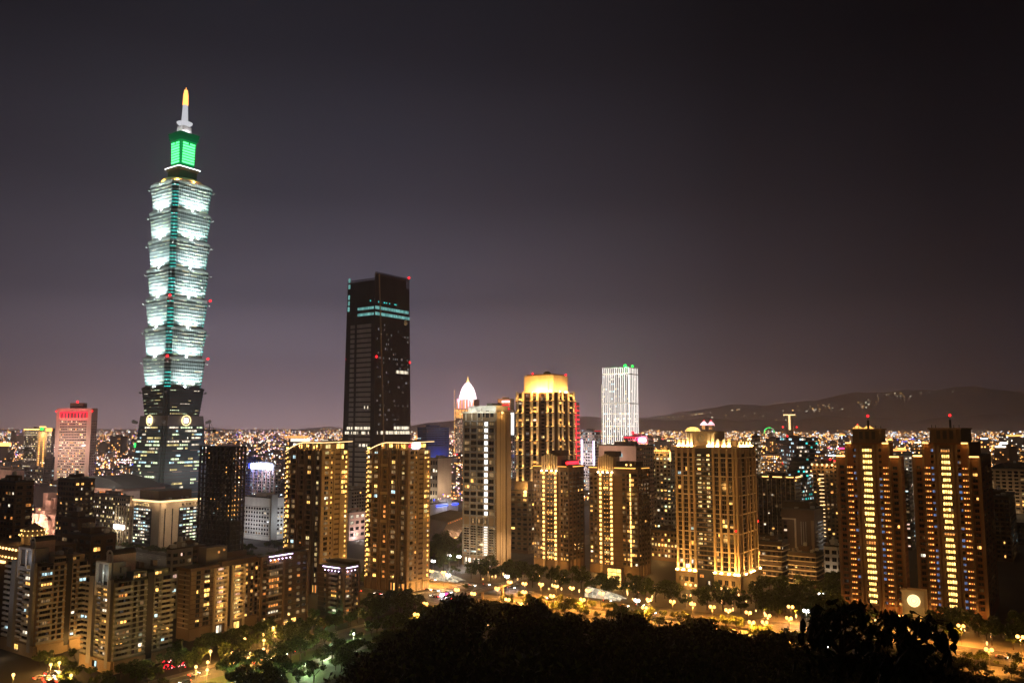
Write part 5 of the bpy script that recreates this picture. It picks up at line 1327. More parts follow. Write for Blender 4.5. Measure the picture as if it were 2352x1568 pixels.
def ex_pinkb(s): point(s.root, (s.R*.6, -14, 12), 9000, (1, .75, .65), 1); point(s.root, (s.R*.3, -6, 3), 4000, (1, .9, .95), .5)
plain('office_block', 'pink stone annex standing between the two curved canopy towers', 'office block', 790, 801, 838, 760, 1177, 1240, 'pinkstone', pL=None, pR=.28, lit=('w_white',), fh=5, bay=6, extra=ex_pinkb)
plain('office_block', 'dark grey plinth building at the foot of the dark tapered tower', 'office block', 782, 806, 852, 860, 1126, 1200, 'grey', pL=None, pR=.02)
def ex_bluetop(s):
    s.fb('billboard', 'R', s.R*.02, s.R*.98, s.H*.45, s.H*.72, .4, 1.0, 'bluepanel'); point(s.root, (s.R*.5, -16, s.H*.55), 11000, (.12, .25, 1), 2)
plain('office_tower', 'dark blue glass office tower washed in blue light', 'office tower', 958, 980, 1031, 1250, 981, 1040, 'bluepanel', pL=.03, pR=.03, lit=('w_cool',), extra=ex_bluetop)
def ex_beigebox(s): point(s.root, (-14, s.L*.5, 6), 14000, (1, .95, .85), 1); point(s.root, (s.R*.3, -16, 24), 16000, (1, .75, .55), 1)
plain('hotel', 'windowless beige box building with one white lit foot, below the blue tower', 'hall', 988, 1005, 1037, 1100, 1052, 1100, 'beige', pL=.3, pR=None, lit=('w_white',), fh=9, extra=ex_beigebox)
def ex_lowblue(s):
    m = MB(); m.box(.2*s.R, s.R, -.9, -.4, s.H-3.2, s.H-2.0, 'e_blue'); m.build('led_line', s.root); s.box('tower', s.R*.6, s.R*.75, -1, 5, 0, s.H+4, 'white'); point(s.root, (s.R*.5, -12, s.H), 5000, (.8, .85, 1), 1)
plain('exhibition_hall', 'low white hall with a blue light line, between yellow tower and strip tower', 'hall', 978, 988, 1052, 900, 1158, 1180, 'white', pL=None, pR=None, extra=ex_lowblue)
# slanted expo hall: tilted lit roof
def expo():
    x, y = G(1012, 1238)
    r = empty('exhibition_hall', (x, y, 0), ROT); tag(r, 'hall with a tilted striped roof lit in orange and pink', 'hall')
    b = MB(); b.loft([[(-14, -8, 0), (14, -8, 0), (14, 10, 0), (-14, 10, 0)], [(-8, -15, 17), (26, -15, 22), (26, 10, 24), (-14, 10, 20)]], 'concrete'); b.build('hall_body', r)
    st = MB(); ll = MB()
    for i in range(12):
        t = i/11; p = Vector((-14+28*t, -8.3, .5)); q = Vector((-8+34*t, -15.4, 17+5*t)); st.tube(p, q, .3, .3, 'sand', 4)
        ll.ball(p+Vector((0, -.4, .6)), .5, 'e_warmlamp', 6, 4); ll.ball(q+Vector((0, -.3, -1.0)), .45, 'e_dotred', 6, 4)
    st.build('roof_rib', r); ll.build('lamp', r)
    for t in (-8, 3, 14): point(r, (t, -13, 3), 2600, (1, .62, .40), .6)
    BLD.append((x, y, 22, 24))
expo()
plain('apartment_block', 'dim beige block between strip tower and gold lamp tower', 'apartment block', 1172, 1213, 1228, 680, 1128, 1220, 'tan', pL=.10, pR=.15, lit=('w_yellow', 'w_warm'), fh=3.7, bay=4.4, ledge='brown', extra=lambda s: (fx_lamps(lambda s: [(-1, s.L*.12, s.H-.5)], 'e_warmlamp', 1.5)(s), s.box('roof_house', 1, s.R*.9, 1, s.L*.8, s.H+.7, s.H+7.5, 'tan'), point(s.root, (-4, s.L*.15, s.H+3), 4500, (1, .62, .25), .5)))
def ex_greybox(s):
    point(s.root, (-24, s.L*.6, s.H-8), 22000, (1, .66, .48), 2); m = MB(); m.box(-.6, -.1, s.L*.36, s.L*.5, s.H-9.5, s.H-6.5, 'w_cool'); m.build('window', s.root)
plain('office_block', 'windowless grey box building rising behind the gold lamp towers', 'office block', 1376, 1462, 1503, 720, 1024, 1100, 'pinkstone', pL=None, pR=.01, extra=ex_greybox)
def ex_orangeroof(s):
    m = MB(); r = random.Random(4)
    for i in range(9): m.ball((-.8, s.L*(i+.5)/9, s.H+.8), .9, 'e_amber', 6, 4)
    m.box(-1, -.5, -.6, .6, s.H-9, s.H, 'e_gold'); m.build('roof_lamp', s.root); point(s.root, (-5, s.L*.5, s.H+3), 9000, (1, .5, .14), .6)
plain('office_block', 'grey office block with amber roof lamps just left of the pilastered tower', 'office block', 1499, 1541, 1562, 800, 1037, 1100, 'grey', pL=.25, pR=.1, lit=('w_lime', 'w_green', 'w_warm'), fh=3.6, extra=ex_orangeroof)
plain('office_block', 'low block with yellow windows at the foot of the pilastered tower', 'office block', 1496, 1556, 1570, 640, 1220, 1260, 'brown', pL=.5, pR=.2, lit=('w_lime', 'w_yellow', 'w_warm'), fh=3.6, bay=2.6, extra=lambda s: point(s.root, (-8, s.L*.5, 6), 5000, (1, .55, .2), .6))
def ex_roofbars(s):
    m = MB()
    for a, b in ((.02, .2), (.3, .52), (.62, .78)): m.box(-1.0, -.5, s.L*a, s.L*b, s.H-.4, s.H+.4, 'e_gold')
    m.box(s.R*.1, s.R*.9, -1, -.5, s.H-.4, s.H+.4, 'e_gold'); m.build('roof_light_bar', s.root)
    s.cols('L', 0, s.L, 2, s.H-2, 9, 'sand', .5, .5)
plain('apartment_block', 'dark block with a broken gold light line along its roof', 'apartment block', 1733, 1828, 1842, 780, 1096, 1180, 'umber', pL=.06, pR=.05, lit=('w_yellow', 'w_white'), extra=ex_roofbars, bay=3.8)
def ex_lines(s):
    for j in range(7):
        z = 3+j*(s.H-4)/6.4; s.rep('balcony', 'L', -.4, s.L+.4, z-.25, z+.25, .1, 1.0, 'beige'); s.rep('balcony', 'R', -.4, s.R+.4, z-.25, z+.25, .1, 1.0, 'beige')
    for z in (4, 12): point(s.root, (-5, s.L*.3, z), 1000, (1, .62, .3), .5); point(s.root, (-5, s.L*.8, z), 1000, (1, .62, .3), .5)
plain('office_block', 'low block of pale lit floor lines right of the pilastered tower', 'office block', 1738, 1797, 1812, 560, 1246, 1300, 'umber', pL=.22, pR=.08, lit=('w_warm', 'w_white', 'w_yellow'), fh=3.8, extra=ex_lines)
plain('office_block', 'low dark block with thin glowing floor lines, nearer the trees', 'office block', 1812, 1876, 1892, 530, 1272, 1320, 'umber', pL=.05, pR=.03, lit=('w_warm', 'w_yellow'), fh=3.8, extra=ex_lines)
def ex_steps(s):
    L, R, H = s.L, s.R, s.H
    s.fb('frame', 'L', L*.02, L*.10, 0, H-7, 0, .9, 'tan'); s.fb('frame', 'L', L*.55, L*.60, 0, H-6, 0, .9, 'beige'); s.fb('frame', 'L', L*.55, L*.96, H-7, H-6, 0, .9, 'beige')
    for c in (.25, .32, .39): s.fb('frame', 'L', L*c, L*c+.5, H*.45, H-8, 0, .6, 'lightgrey')
    for j in range(11):
        z = 6+j*(H-14)/11; s.rep('balcony', 'R', R*.15, R*1.0, z, z+.5, .0, 1.3, 'lightgrey'); s.win('R', R*.6, z+1.8, R*.55, 1.6, 'w_dimwhite', .05, 3)
        s.win('L', L*.88, z+1.4, L*.1, 2, 'w_soft' if j == 8 else 'glass', .05, 1)
    point(s.root, (R*.6, -9, H*.7), 1600, (1, .88, .75), .8); point(s.root, (-9, L*.5, H*.8), 900, (1, .7, .5), .8)
    s.box('roof_house', R*.2, R, L*.2, L, H+.7, H+5, 'umber')
plain('apartment_block', 'dark stepped block with pale curved balconies on its side', 'apartment block', 1796, 1872, 1893, 585, 1172, 1230, 'umber', pL=None, pR=None, extra=ex_steps)
def ex_strings(s):
    m = MB(); L, H = s.L, s.H
    for j in range(17): m.box(-.7, -.3, L*.55, L*.74, 8+j*(H-14)/17, 8.5+j*(H-14)/17, 'e_led')
    for j in range(26): m.ball((-.6, L*.04, 6+j*(H-8)/26), .42, 'e_dot', 6, 4)
    for i in range(6): m.ball((-.8, L*i/5, H-.6), .9, 'e_warmlamp', 6, 4)
    m.ball((2, L*.3, H+4), 1.0, 'e_red', 6, 4); m.build('string_lights', s.root)
    for t in (.1, .5, .9): point(s.root, (-4, L*t, H-2), 1600, (1, .62, .28), .5)
plain('hotel', 'slim hotel with ladder like strings of lights, left of the twin red brown towers', 'hotel', 1868, 1926, 1938, 720, 1066, 1130, 'brown', pL=.05, pR=.03, lit=('w_warm',), extra=ex_strings)
plain('office_block', 'pale grey office block seen in the gap between the twin red brown towers', 'office block', 2062, 2108, 2116, 900, 1045, 1120, 'lightgrey', pL=.35, pR=.1, lit=('w_white', 'w_lime', 'w_cool'), fh=3.9, extra=lambda s: point(s.root, (-25, s.L*.5, 40), 14000, (1, .85, .7), 2))
plain('office_block', 'narrow black block with a few cold lights in the gap between the twin towers', 'office block', 2066, 2090, 2098, 700, 1090, 1150, 'charcoal', pL=.18, pR=.1, lit=('w_cool', 'w_pink', 'w_white'))
plain('office_block', 'grey gridded office block at the right edge behind the twin towers', 'office block', 2272, 2372, 2390, 800, 1078, 1120, 'tan', pL=.12, pR=.05, lit=('w_warm', 'w_yellow', 'w_orange'), ledge='sand', bay=5, extra=lambda s: point(s.root, (-18, s.L*.6, 30), 9000, (1, .7, .4), 2))
plain('office_block', 'black office slab with faint floor lines at the right edge', 'office block', 2262, 2322, 2336, 640, 1142, 1220, 'umber', pL=.03, pR=.12, lit=('w_warm', 'w_cool'), ledge='brown')
plain('office_block', 'wide dark low office at the right edge of the view', 'office block', 2318, 2420, 2440, 720, 1205, 1260, 'charcoal', pL=.03, pR=.03, lit=('w_cool',), ledge='darkgrey')
plain('house', 'small white walled house beside the left foot of the twin towers', 'house', 1893, 1925, 1940, 560, 1256, 1290, 'white', pL=.02, pR=.02, fh=4, extra=lambda s: point(s.root, (-6, s.L*.5, 5), 700, (1, .75, .5), .5))
# twisted tower
def twisted():
    x, y = G(1833, 985+100/900*1900); P = at(1833, 1100, 900); H = at(1833, 1003, 900).z
    r = empty('apartment_tower', (P.x, P.y, 0), 0); tag(r, 'broad dark twisted tower with scattered cold lights', 'apartment tower')
    nf = 22; dz = H/nf; rr = random.Random(14); b = MB(); wn = MB(); led = MB()
    for j in range(nf):
        a = R_(20+j*4.1); w2, d2 = 26-8*abs(j/nf-.45), 12
        rect = lambda z, k: [(k*(sx_*w2*math.cos(a)-sy_*d2*math.sin(a)), k*(sx_*w2*math.sin(a)+sy_*d2*math.cos(a)), z) for sx_, sy_ in ((-1, -1), (1, -1), (1, 1), (-1, 1))]
        b.loft([rect(j*dz, .96), rect(j*dz+dz-1.0, .96)], 'charcoal'); led.loft([rect(j*dz+dz-1.0, 1.04), rect(j*dz+dz-.4, 1.04)], 'darkgrey')
        for e in range(4):
            p, q = Vector(rect(0, .975)[e]), Vector(rect(0, .975)[(e+1) % 4]); n = int((q-p).length/2.6)
            for i in range(n):
                if rr.random() < .30:
                    u, v = p+(q-p)*((i+.12)/n), p+(q-p)*((i+.88)/n); wn.face([(u.x, u.y, j*dz+.8), (v.x, v.y, j*dz+.8), (v.x, v.y, j*dz+dz-1.4), (u.x, u.y, j*dz+dz-1.4)], rr.choice(['w_cool', 'w_cool', 'w_dimwhite', 'w_teal', 'w_white', 'w_soft']))
    b.build('tower_body', r); led.build('balcony', r); wn.build('window', r, kind='stuff')
    m = MB(); m.ball((-10, 0, H+1), 1.0, 'e_red', 6, 4); m.build('warning_light', r)
    BLD.append((P.x, P.y, 28, H))
twisted()

# ================================================================== left side, middle distance
plain('apartment_block', 'dark brown apartment block with a few warm windows at the far left edge', 'apartment block', -20, 30, 73, 470, 1108, 1200, 'brown', pL=.06, pR=.14, lit=('w_warm', 'w_orange', 'w_white'), ledge='umber', fh=3.3, extra=lambda s: point(s.root, (s.R*.5, -12, 30), 900, (1, .6, .45), 1))
plain('apartment_block', 'dark apartment tower rising in front of the pink lit mall', 'apartment block', 131, 170, 216, 580, 1102, 1150, 'umber', pL=.16, pR=.2, lit=('w_warm', 'w_white', 'w_lime'), ledge='brown', fh=3.4)
plain('apartment_block', 'unlit brown block with one yellow window, behind the nearest banded blocks', 'apartment block', 138, 176, 216, 470, 1192, 1260, 'umber', pL=.01, pR=.05, lit=('w_lime',), fh=4, bay=7)
plain('apartment_block', 'unlit brown block with a blank stair tower, below the dazzling floodlight', 'apartment block', 196, 222, 258, 500, 1226, 1290, 'brown', pL=.01, pR=.03, lit=('w_warm',), fh=4, bay=7)
plain('apartment_block', 'low dark rooftop block between the two nearest banded blocks', 'apartment block', 150, 205, 262, 440, 1232, 1320, 'umber', pL=.03, pR=.06, lit=('w_warm', 'w_orange'), fh=3.6, bay=5)
plain('apartment_block', 'plain narrow block with small warm windows behind the lit balcony stacks', 'apartment block', 380, 392, 440, 450, 1262, 1340, 'grey', pL=.05, pR=.14, lit=('w_warm', 'w_cool', 'w_pink'), fh=3.4, bay=4)
plain('apartment_block', 'dark low block in front of the glowing cornice office', 'apartment block', 386, 420, 470, 520, 1258, 1320, 'umber', pL=.02, pR=.05, lit=('w_orange',), fh=3.4, bay=5)
# pink stacked-box building and the long curved mall roof
def stacked():
    P = at(112, 1150, 820); r = empty('shopping_building', (P.x, P.y, 0), ROT); tag(r, 'cluster of stacked pink lit stone boxes like giant steps', 'shopping centre')
    rr = random.Random(5); b = MB()
    for i in range(34):
        x, y = rr.uniform(-6, 20), rr.uniform(-24, 24); h = rr.uniform(5, 14)*(1+max(0, x)/9); wd = rr.uniform(6, 11)
        b.box(x-wd/2+rr.random()*.2, x+wd/2, y-wd/2, y+wd/2+rr.random()*.2, -.1*i*.01, h+4+rr.random(), 'pinkstone')
    b.build('stone_box', r); l = MB()
    for i in range(9):
        x, y, z = rr.uniform(-16, -11), rr.uniform(-24, 24), rr.uniform(4, 24); l.ball((x, y, z), .9, 'e_warmlamp', 6, 4); point(r, (x-3.5, y, z), 9000, (1, .58, .42), .8)
    l.build('lamp', r); BLD.append((P.x, P.y, 30, 25))
stacked()
def mall():
    P = at(214, 1130, 940); r = empty('shopping_mall', (P.x, P.y, 0), ROT); tag(r, 'long mall with a broad dark curved roof and a row of amber lit arches', 'shopping mall')
    b = MB(); b.box(0, 50, -60, 60, 0, 36, 'pinkstone'); b.build('wall', r)
    m = MB(); n = 14
    for i in range(n):
        t0, t1 = i/n, (i+1)/n; z = lambda t: 36.3+11*math.sin(math.pi*t)**.8
        m.loft([[(-8, -66+132*t0, 36.1), (56, -66+132*t0, 36.1), (50, -66+132*t0, z(t0)), (0, -66+132*t0, z(t0))], [(-8, -66+132*t1, 36.1), (56, -66+132*t1, 36.1), (50, -66+132*t1, z(t1)), (0, -66+132*t1, z(t1))]], 'roofdark')
    m.build('roof', r); l = MB()
    for i in range(8): l.box(-1.2, -.5, -58+i*5.4, -55.6+i*5.4, 20, 28, 'e_dot')
    l.box(-1.0, -.4, -60, -14, 29.4, 30.8, 'e_dotred'); l.build('lit_arch', r)
    for y in (-45, -20, 10, 40): point(r, (-14, y, 20), 14000, (1, .62, .42), 1)
    BLD.append((P.x, P.y, 60, 34))
mall()
def dome_pavilion():
    x, y = at(76, 1245, 420).xy; r = empty('domed_pavilion', (x, y, 0), ROT); z0 = at(76, 1246, 420).z
    tag(r, 'round domed rooftop pavilion ringed with golden lamps at the far left', 'pavilion')
    b = MB(); b.box(-11, 11, -20, 26, 0, z0, 'umber'); b.build('hall_body', r); b = MB()
    b.lathe([(5.4, z0), (5.4, z0+3.4), (6.2, z0+3.5), (6.2, z0+4.0), (5.0, z0+4.1), (4.9, z0+6.0), (5.5, z0+6.1), (4.2, z0+7.2), (2.0, z0+8.6), (.6, z0+9.6)], 0, 0, 'beige', 20); b.tube((0, 0, z0+9.5), (0, 0, z0+12), .5, .1, 'beige'); b.build('dome', r)
    l = MB()
    for i in range(18):
        a = 2*math.pi*i/18; l.ball((6.3*math.cos(a), 6.3*math.sin(a), z0+4.3), .3, 'e_gold', 6, 4); l.ball((5.6*math.cos(a), 5.6*math.sin(a), z0+6.4), .28, 'e_gold', 6, 4)
        if i % 3 == 0: point(r, (7.6*math.cos(a), 7.6*math.sin(a), z0+2.0), 130, (1, .58, .25), .3)
    for i in range(16): l.ball((-11.8, -25+i*3.3, z0-1.5), .6, 'e_warmlamp', 6, 4); l.ball((-11.8, -25+i*3.3, z0-5.5), .5, 'e_gold', 6, 4)
    l.box(-12.4, -11.4, 2, 16, z0-8.6, z0-7.6, 'e_warmlamp'); l.build('lamp', r)
    for yy in (-10, 18): point(r, (-14.5, yy, z0-3), 420, (1, .58, .25), .4)
    BLD.append((x, y, 26, 30))
dome_pavilion()
# office tower with the red lit crown
def red_top():
    s = Bld('office_tower', 'pale pink office tower with a red lit colonnade along its top', 'office tower', 124, 205, 219, 1400, 937, 1050, th=R_(12))
    L, R, H = s.L, s.R, s.H; r = random.Random(17)
    s.box('wall', 0, R, 0, L, 0, H, 'pinkstone'); s.box('roof', R*.2, R*.8, L*.28, L*.66, H, H+9, 'brown')
    z1 = H-18; nf = 25
    for j in range(nf):
        z = 4+(j+.5)*(z1-6)/nf; p = r.choice([.12, .3, .5, .75, .9]) if j not in (1, 3, 4) else .95
        for i in range(17): s.win('L', L*(.12+.765*(i+.5)/17), z, 2.3, 2.1, r.choice(['w_warm', 'w_white', 'w_white', 'w_lime']) if r.random() < p*(.4+.6*math.sin(i*.5+j)**2) else 'glass', .3, 1)
        for i in range(3): s.win('R', R*(i+.5)/3, z, 2.5, 2.0, 'glass', .3, 1)
    m = MB(); m.box(-1.0, -.3, L*.115, L*.885, H-7.5, H-6.0, 'e_redsoft')
    for i in range(9): c = L*(.125+.75*i/8); m.box(-1.0, -.3, c-1.1, c+1.1, H-16, H-7.6, 's_red')
    m.build('red_light', s.root); s.fb('loggia', 'L', L*.12, L*.88, H-16, H-6.5, .1, .28, 'charcoal')
    for i in (.2, .5, .8): point(s.root, (-6, L*i, H-11), 9000, (1, .10, .12), 1)
    for i in (.3, .7): point(s.root, (-45, L*i, 70), 90000, (1, .70, .58), 3)
    w = MB(); w.ball((R*.3, L*.47, H+11), 2.0, 'e_red', 6, 4); w.ball((0, -1, H-5), 1.4, 'e_red', 6, 4); w.ball((0, L+1, H-5), 1.4, 'e_red', 6, 4); w.build('warning_light', s.root)
    s.finish()
red_top()
def ex_goldroof(s):
    L, R, H = s.L, s.R, s.H; m = MB()
    m.box(-2, -.6, L*.45, L, H-2.2, H-.4, 'e_gold'); m.box(-2, -.6, L*.2, L*.42, H+2, H+4.5, 'e_gold'); m.box(-3, -.6, -2, L*.17, H-5, H+1, 'e_amber'); m.ball((-2, L*.33, H), 3.0, 'e_green', 8, 5)
    for j in range(16): m.box(-.9, -.3, L*.40, L*.44, 20+j*4.0, 22.6+j*4.0, 'e_dot'); m.box(-.9, -.3, L*.24, L*.28, 30+j*3.6, 32.4+j*3.6, 'e_dot')
    m.build('roof_light', s.root); s.fb('wall', 'L', L*.15, L*.5, 0, H-6, 0, .28, 'sand')
    point(s.root, (-14, L*.3, H-10), 60000, (1, .65, .3), 2)
plain('office_tower', 'dark office block with a gold outlined roof left of the red crowned tower', 'office tower', 53, 116, 123, 1550, 984, 1050, 'charcoal', pL=.4, pR=.1, lit=('w_lime', 'w_white'), fh=4.2, bay=4, extra=ex_goldroof)
plain('office_block', 'low office block with cold lit floors below the gold outlined roof', 'office block', 52, 98, 106, 1350, 1076, 1100, 'darkgrey', pL=.5, pR=.1, lit=('w_cool', 'w_white', 'w_lime'), fh=4.5, bay=5)
plain('hall', 'long low pink lit hall at the far left edge', 'hall', -30, 45, 54, 1150, 1080, 1100, 'pinkstone', pL=None, pR=None, extra=lambda s: point(s.root, (-26, s.L*.5, 14), 30000, (1, .66, .5), 2))
plain('office_block', 'black narrow block between the gold outlined roof and the red crowned tower', 'office block', 100, 118, 124, 1250, 1050, 1090, 'charcoal', pL=.05, pR=.05, lit=('w_cool',))
# ================================================================== centre and right, far
def dome_tower():
    s = Bld('skyscraper', 'slim far skyscraper with a bright white dome and golden finial', 'skyscraper', 1043, 1090, 1106, 2300, 938, 1050, th=R_(20))
    L, R, H = s.L, s.R, s.H; r = random.Random(18)
    s.box('wall', 0, R, 0, L, 0, H, 'pinkstone'); cx_, cy_ = R*.5, L*.52
    h2 = at(1078, 916, 2300).z; h3 = at(1078, 902, 2300).z
    s.box('shoulder', R*.1, R*.9, L*.08, L*.92, H, h2, 'pinkstone')
    nf = 42
    for j in range(nf):
        z = 6+(j+.5)*(H-8)/nf
        for i in range(13): s.win('L', L*(i+.5)/13, z, 2.6, 2.4, r.choice(['w_warm', 'w_white', 'w_pink', 'w_soft']) if r.random() < .55 else 'glass', .1, 1)
        for i in range(5): s.win('R', R*(i+.5)/5, z, 2.6, 2.4, 'w_soft' if r.random() < .3 else 'glass', .1, 1)
    m = MB()
    for i in range(14):
        c = L*(.03+.94*i/13); m.box(-1.6, -.8, c-.7, c+.7, H-26, H-2, 'e_dot')
    for i in range(11):
        c = L*(.1+.8*i/10); m.box(R*.1-1.2, R*.1-.5, c-.6, c+.6, H+1, h2-2, 's_pinkw' if i % 2 else 'e_dot')
    for j in range(24): m.box(-1.6, -.8, L-1.5, L, 20+j*8, 23+j*8, 'e_dot')
    m.box(-2.6, -1.6, L*.55, L*1.02, at(1060, 1078, 2300).z, at(1060, 1072, 2300).z, 'e_redsoft'); m.build('facade_light', s.root)
    d = MB(); rr_ = (h3-h2)
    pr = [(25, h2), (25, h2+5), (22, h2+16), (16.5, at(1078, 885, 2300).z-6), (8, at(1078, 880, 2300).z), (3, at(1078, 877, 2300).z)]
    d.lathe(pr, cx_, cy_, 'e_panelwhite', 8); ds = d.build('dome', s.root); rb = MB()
    for q in range(8):
        a = 2*math.pi*q/8
        for (r0, z0), (r1, z1) in zip(pr, pr[1:]): rb.tube((cx_+r0*1.03*math.cos(a), cy_+r0*1.03*math.sin(a), z0), (cx_+r1*1.03*math.cos(a), cy_+r1*1.03*math.sin(a), z1), .8, .8, 's_pinkw', 4)
    rb.build('dome_rib', ds)
    f = MB(); zt = at(1078, 865, 2300).z; zb = pr[-1][1]; f.ball((cx_, cy_, zb+3), 4.0, 'e_gold', 8, 5); f.tube((cx_, cy_, zb+5), (cx_, cy_, zt+3), 2.0, .4, 'e_gold'); f.build('finial', s.root)
    for sx_ in (-1, 1): point(s.root, (cx_-30, cy_+sx_*20, h2), 60000, (1, .35, .6), 2)
    s.finish()
dome_tower()
def ex_pinkstrip(s):
    m = MB()
    for k in range(4): m.box(-1.6, -.6, s.L*.05, s.L*.62, s.H-6-k*6.5, s.H-3-k*6.5, 's_red' if k else 's_pinkw')
    m.build('light_strip', s.root); point(s.root, (-25, s.L*.6, s.H-10), 60000, (1, .5, .3), 2)
plain('office_tower', 'far tower top with pink and red light strips behind the strip balcony tower', 'office tower', 1143, 1172, 1181, 1500, 916, 1000, 'sand', pL=.2, pR=.1, lit=('w_soft',), extra=ex_pinkstrip)
def ex_whiteverts(s):
    m = MB()
    for k in range(4): m.box(-1.2, -.5, s.L*(.1+.24*k), s.L*(.18+.24*k), s.H-36, s.H-2, 'e_panelwhite')
    m.build('light_strip', s.root)
plain('office_tower', 'far slab with vertical white light strips beside the golden tower', 'office tower', 1164, 1182, 1190, 1300, 945, 1000, 'grey', pL=.4, pR=.3, lit=('w_white', 'w_cool', 'w_pink'), extra=ex_whiteverts)
def ex_redlat(s):
    m = MB()
    for j in range(14):
        z = s.H-6-j*7.5; m.box(-1, -.4, 0, s.L, z, z+1.2, 's_red'); m.box(0, s.R, -1, -.4, z, z+1.2, 's_red')
    for k in range(4): m.box(-1, -.4, s.L*k/3-.4, s.L*k/3+.4, s.H-110, s.H-5, 's_red')
    m.box(-1.2, -.4, 0, s.L, s.H-3, s.H, 'e_redsoft'); m.build('light_lattice', s.root)
plain('office_tower', 'slim tower with a red lattice of lights right of the golden tower', 'office tower', 1309, 1324, 1331, 1400, 925, 1000, 'grey', pL=None, pR=None, extra=ex_redlat)
def ex_violetedge(s):
    m = MB(); m.box(-1.4, -.5, s.L*.86, s.L*.93, 8, s.H-12, 'e_violet'); m.box(-1.4, -.5, s.L*.0, s.L*.08, s.H*.3, s.H-14, 'e_violet'); m.box(-1, s.R, -1, -.4, s.H, s.H+1, 's_red'); m.build('light_edge', s.root); point(s.root, (-25, s.L*.6, s.H*.6), 60000, (1, .82, .85), 2)
plain('office_block', 'white office block with a violet light edge between golden and white towers', 'office block', 1334, 1366, 1380, 1200, 990, 1040, 'lightgrey', pL=.4, pR=.2, lit=('w_white', 'w_pink', 'w_cool'), ledge='white', extra=ex_violetedge, fh=4.2, bay=3.5)
def white_tower():
    s = Bld('office_tower', 'white floodlit tower of tall slim piers with a green light on its roof', 'office tower', 1387, 1446, 1465, 1500, 843, 1000)
    L, R, H = s.L, s.R, s.H; r = random.Random(19); H2 = at(1383, 878, 1500).z
    s.box('wall', 0, R, 0, L, 0, H, 'darkgrey'); s.box('wing', R*.1, R*.9, L+.05, L*1.11, 0, H2, 'darkgrey')
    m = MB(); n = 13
    for i in range(n+1): c = L*i/n; m.box(-1.5, -.2, c-.55, c+.55, 20, H-1, 'e_pierglow');  # piers emit by themselves; the floodlight on them is put into the material
    for i in range(6): c = R*i/5; m.box(c-.55, c+.55, -1.5, -.2, 20, H-1, 'e_pierglow')
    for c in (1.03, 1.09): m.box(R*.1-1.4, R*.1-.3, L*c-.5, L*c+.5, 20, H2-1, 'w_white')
    m.build('glow_pier', s.root); b = MB(); nf = 42
    for j in range(nf):
        z = 8+(j+.5)*(H-22)/nf; p = .92 if j in (12, 17, 21, 26, 30) else .14 if j > 24 else .34
        for i in range(n): s.win('L', L*(i+.5)/n, z, L/n*.66, (H-22)/nf*.6, r.choice(['w_white', 'w_panel' if 0 else 'w_white', 'w_lime', 'w_cool']) if r.random() < p else 'glass', .1, 1)
        for i in range(5): s.win('R', R*(i+.5)/5, z, R/5*.6, (H-22)/nf*.6, 'w_white' if r.random() < p*.8 else 'glass', .1, 1)
        for c in (1.03,): s.win('L', L*1.06, z, 2.2, 2.0, 'w_soft' if r.random() < .5 and z < H2-4 else 'glass', -R*.1+.2, 1) if z < H2-4 else None
    for zf in (H-1, H-13, s.z(927)): s.fb('cornice', 'L', -1, L+1, zf, zf+1.6, 0, 2.0, 'white'); s.fb('cornice', 'R', -1, R+1, zf, zf+1.6, 0, 2.0, 'white')
    q = MB()
    for zf in (H-11.2, s.z(925)): q.box(-2.6, -2.1, 0, L, zf, zf+1.0, 'w_white')
    q.build('light_band', s.root)
    for t in (.15, .5, .85): point(s.root, (-30, L*t, H*.55), 50000, (1, .88, .78), 2); point(s.root, (-16, L*t, H-14), 12000, (1, .9, .82), 2)
    g = MB(); g.ball((-1, L*.12, H+2.5), 3.0, 'e_green', 8, 5); g.ball((R*.4, -1, H+2.5), 2.2, 'e_green', 8, 5); g.build('green_light', s.root); point(s.root, (-9, L*.1, H+2), 30000, (.05, 1, .2), 1)
    s.finish()
white_tower()
def ex_redblob(s):
    m = MB(); m.box(-1.5, -.5, s.L*.05, s.L*.35, s.H-7, s.H-2.5, 's_pinkw'); m.box(-1.4, -.6, s.L*.5, s.L*.95, s.H-2, s.H-.8, 'e_redsoft'); m.ball((0, s.L*.6, s.H+5), 2, 'e_red', 6, 4); m.box(-1.6, -.4, s.L*.36, s.L*.42, s.H-6, s.H-2, 'e_magenta'); m.build('lit_sign', s.root); point(s.root, (-9, s.L*.25, s.H-4), 30000, (1, .2, .4), 1)
plain('office_block', 'low block with a glaring pink sign at the foot of the white piered tower', 'office block', 1432, 1488, 1502, 1100, 1002, 1040, 'pinkstone', pL=.3, pR=.2, lit=('w_pink', 'w_white', 'w_warm'), extra=ex_redblob)
plain('office_tower', 'slim lit tower directly behind the pilastered tower on its right', 'office tower', 1728, 1741, 1748, 900, 1003, 1060, 'sand', pL=.5, pR=.4, lit=('w_soft', 'w_white'), bay=3, extra=lambda s: point(s.root, (s.R*.5, -16, 50), 12000, (1, .75, .5), 2))
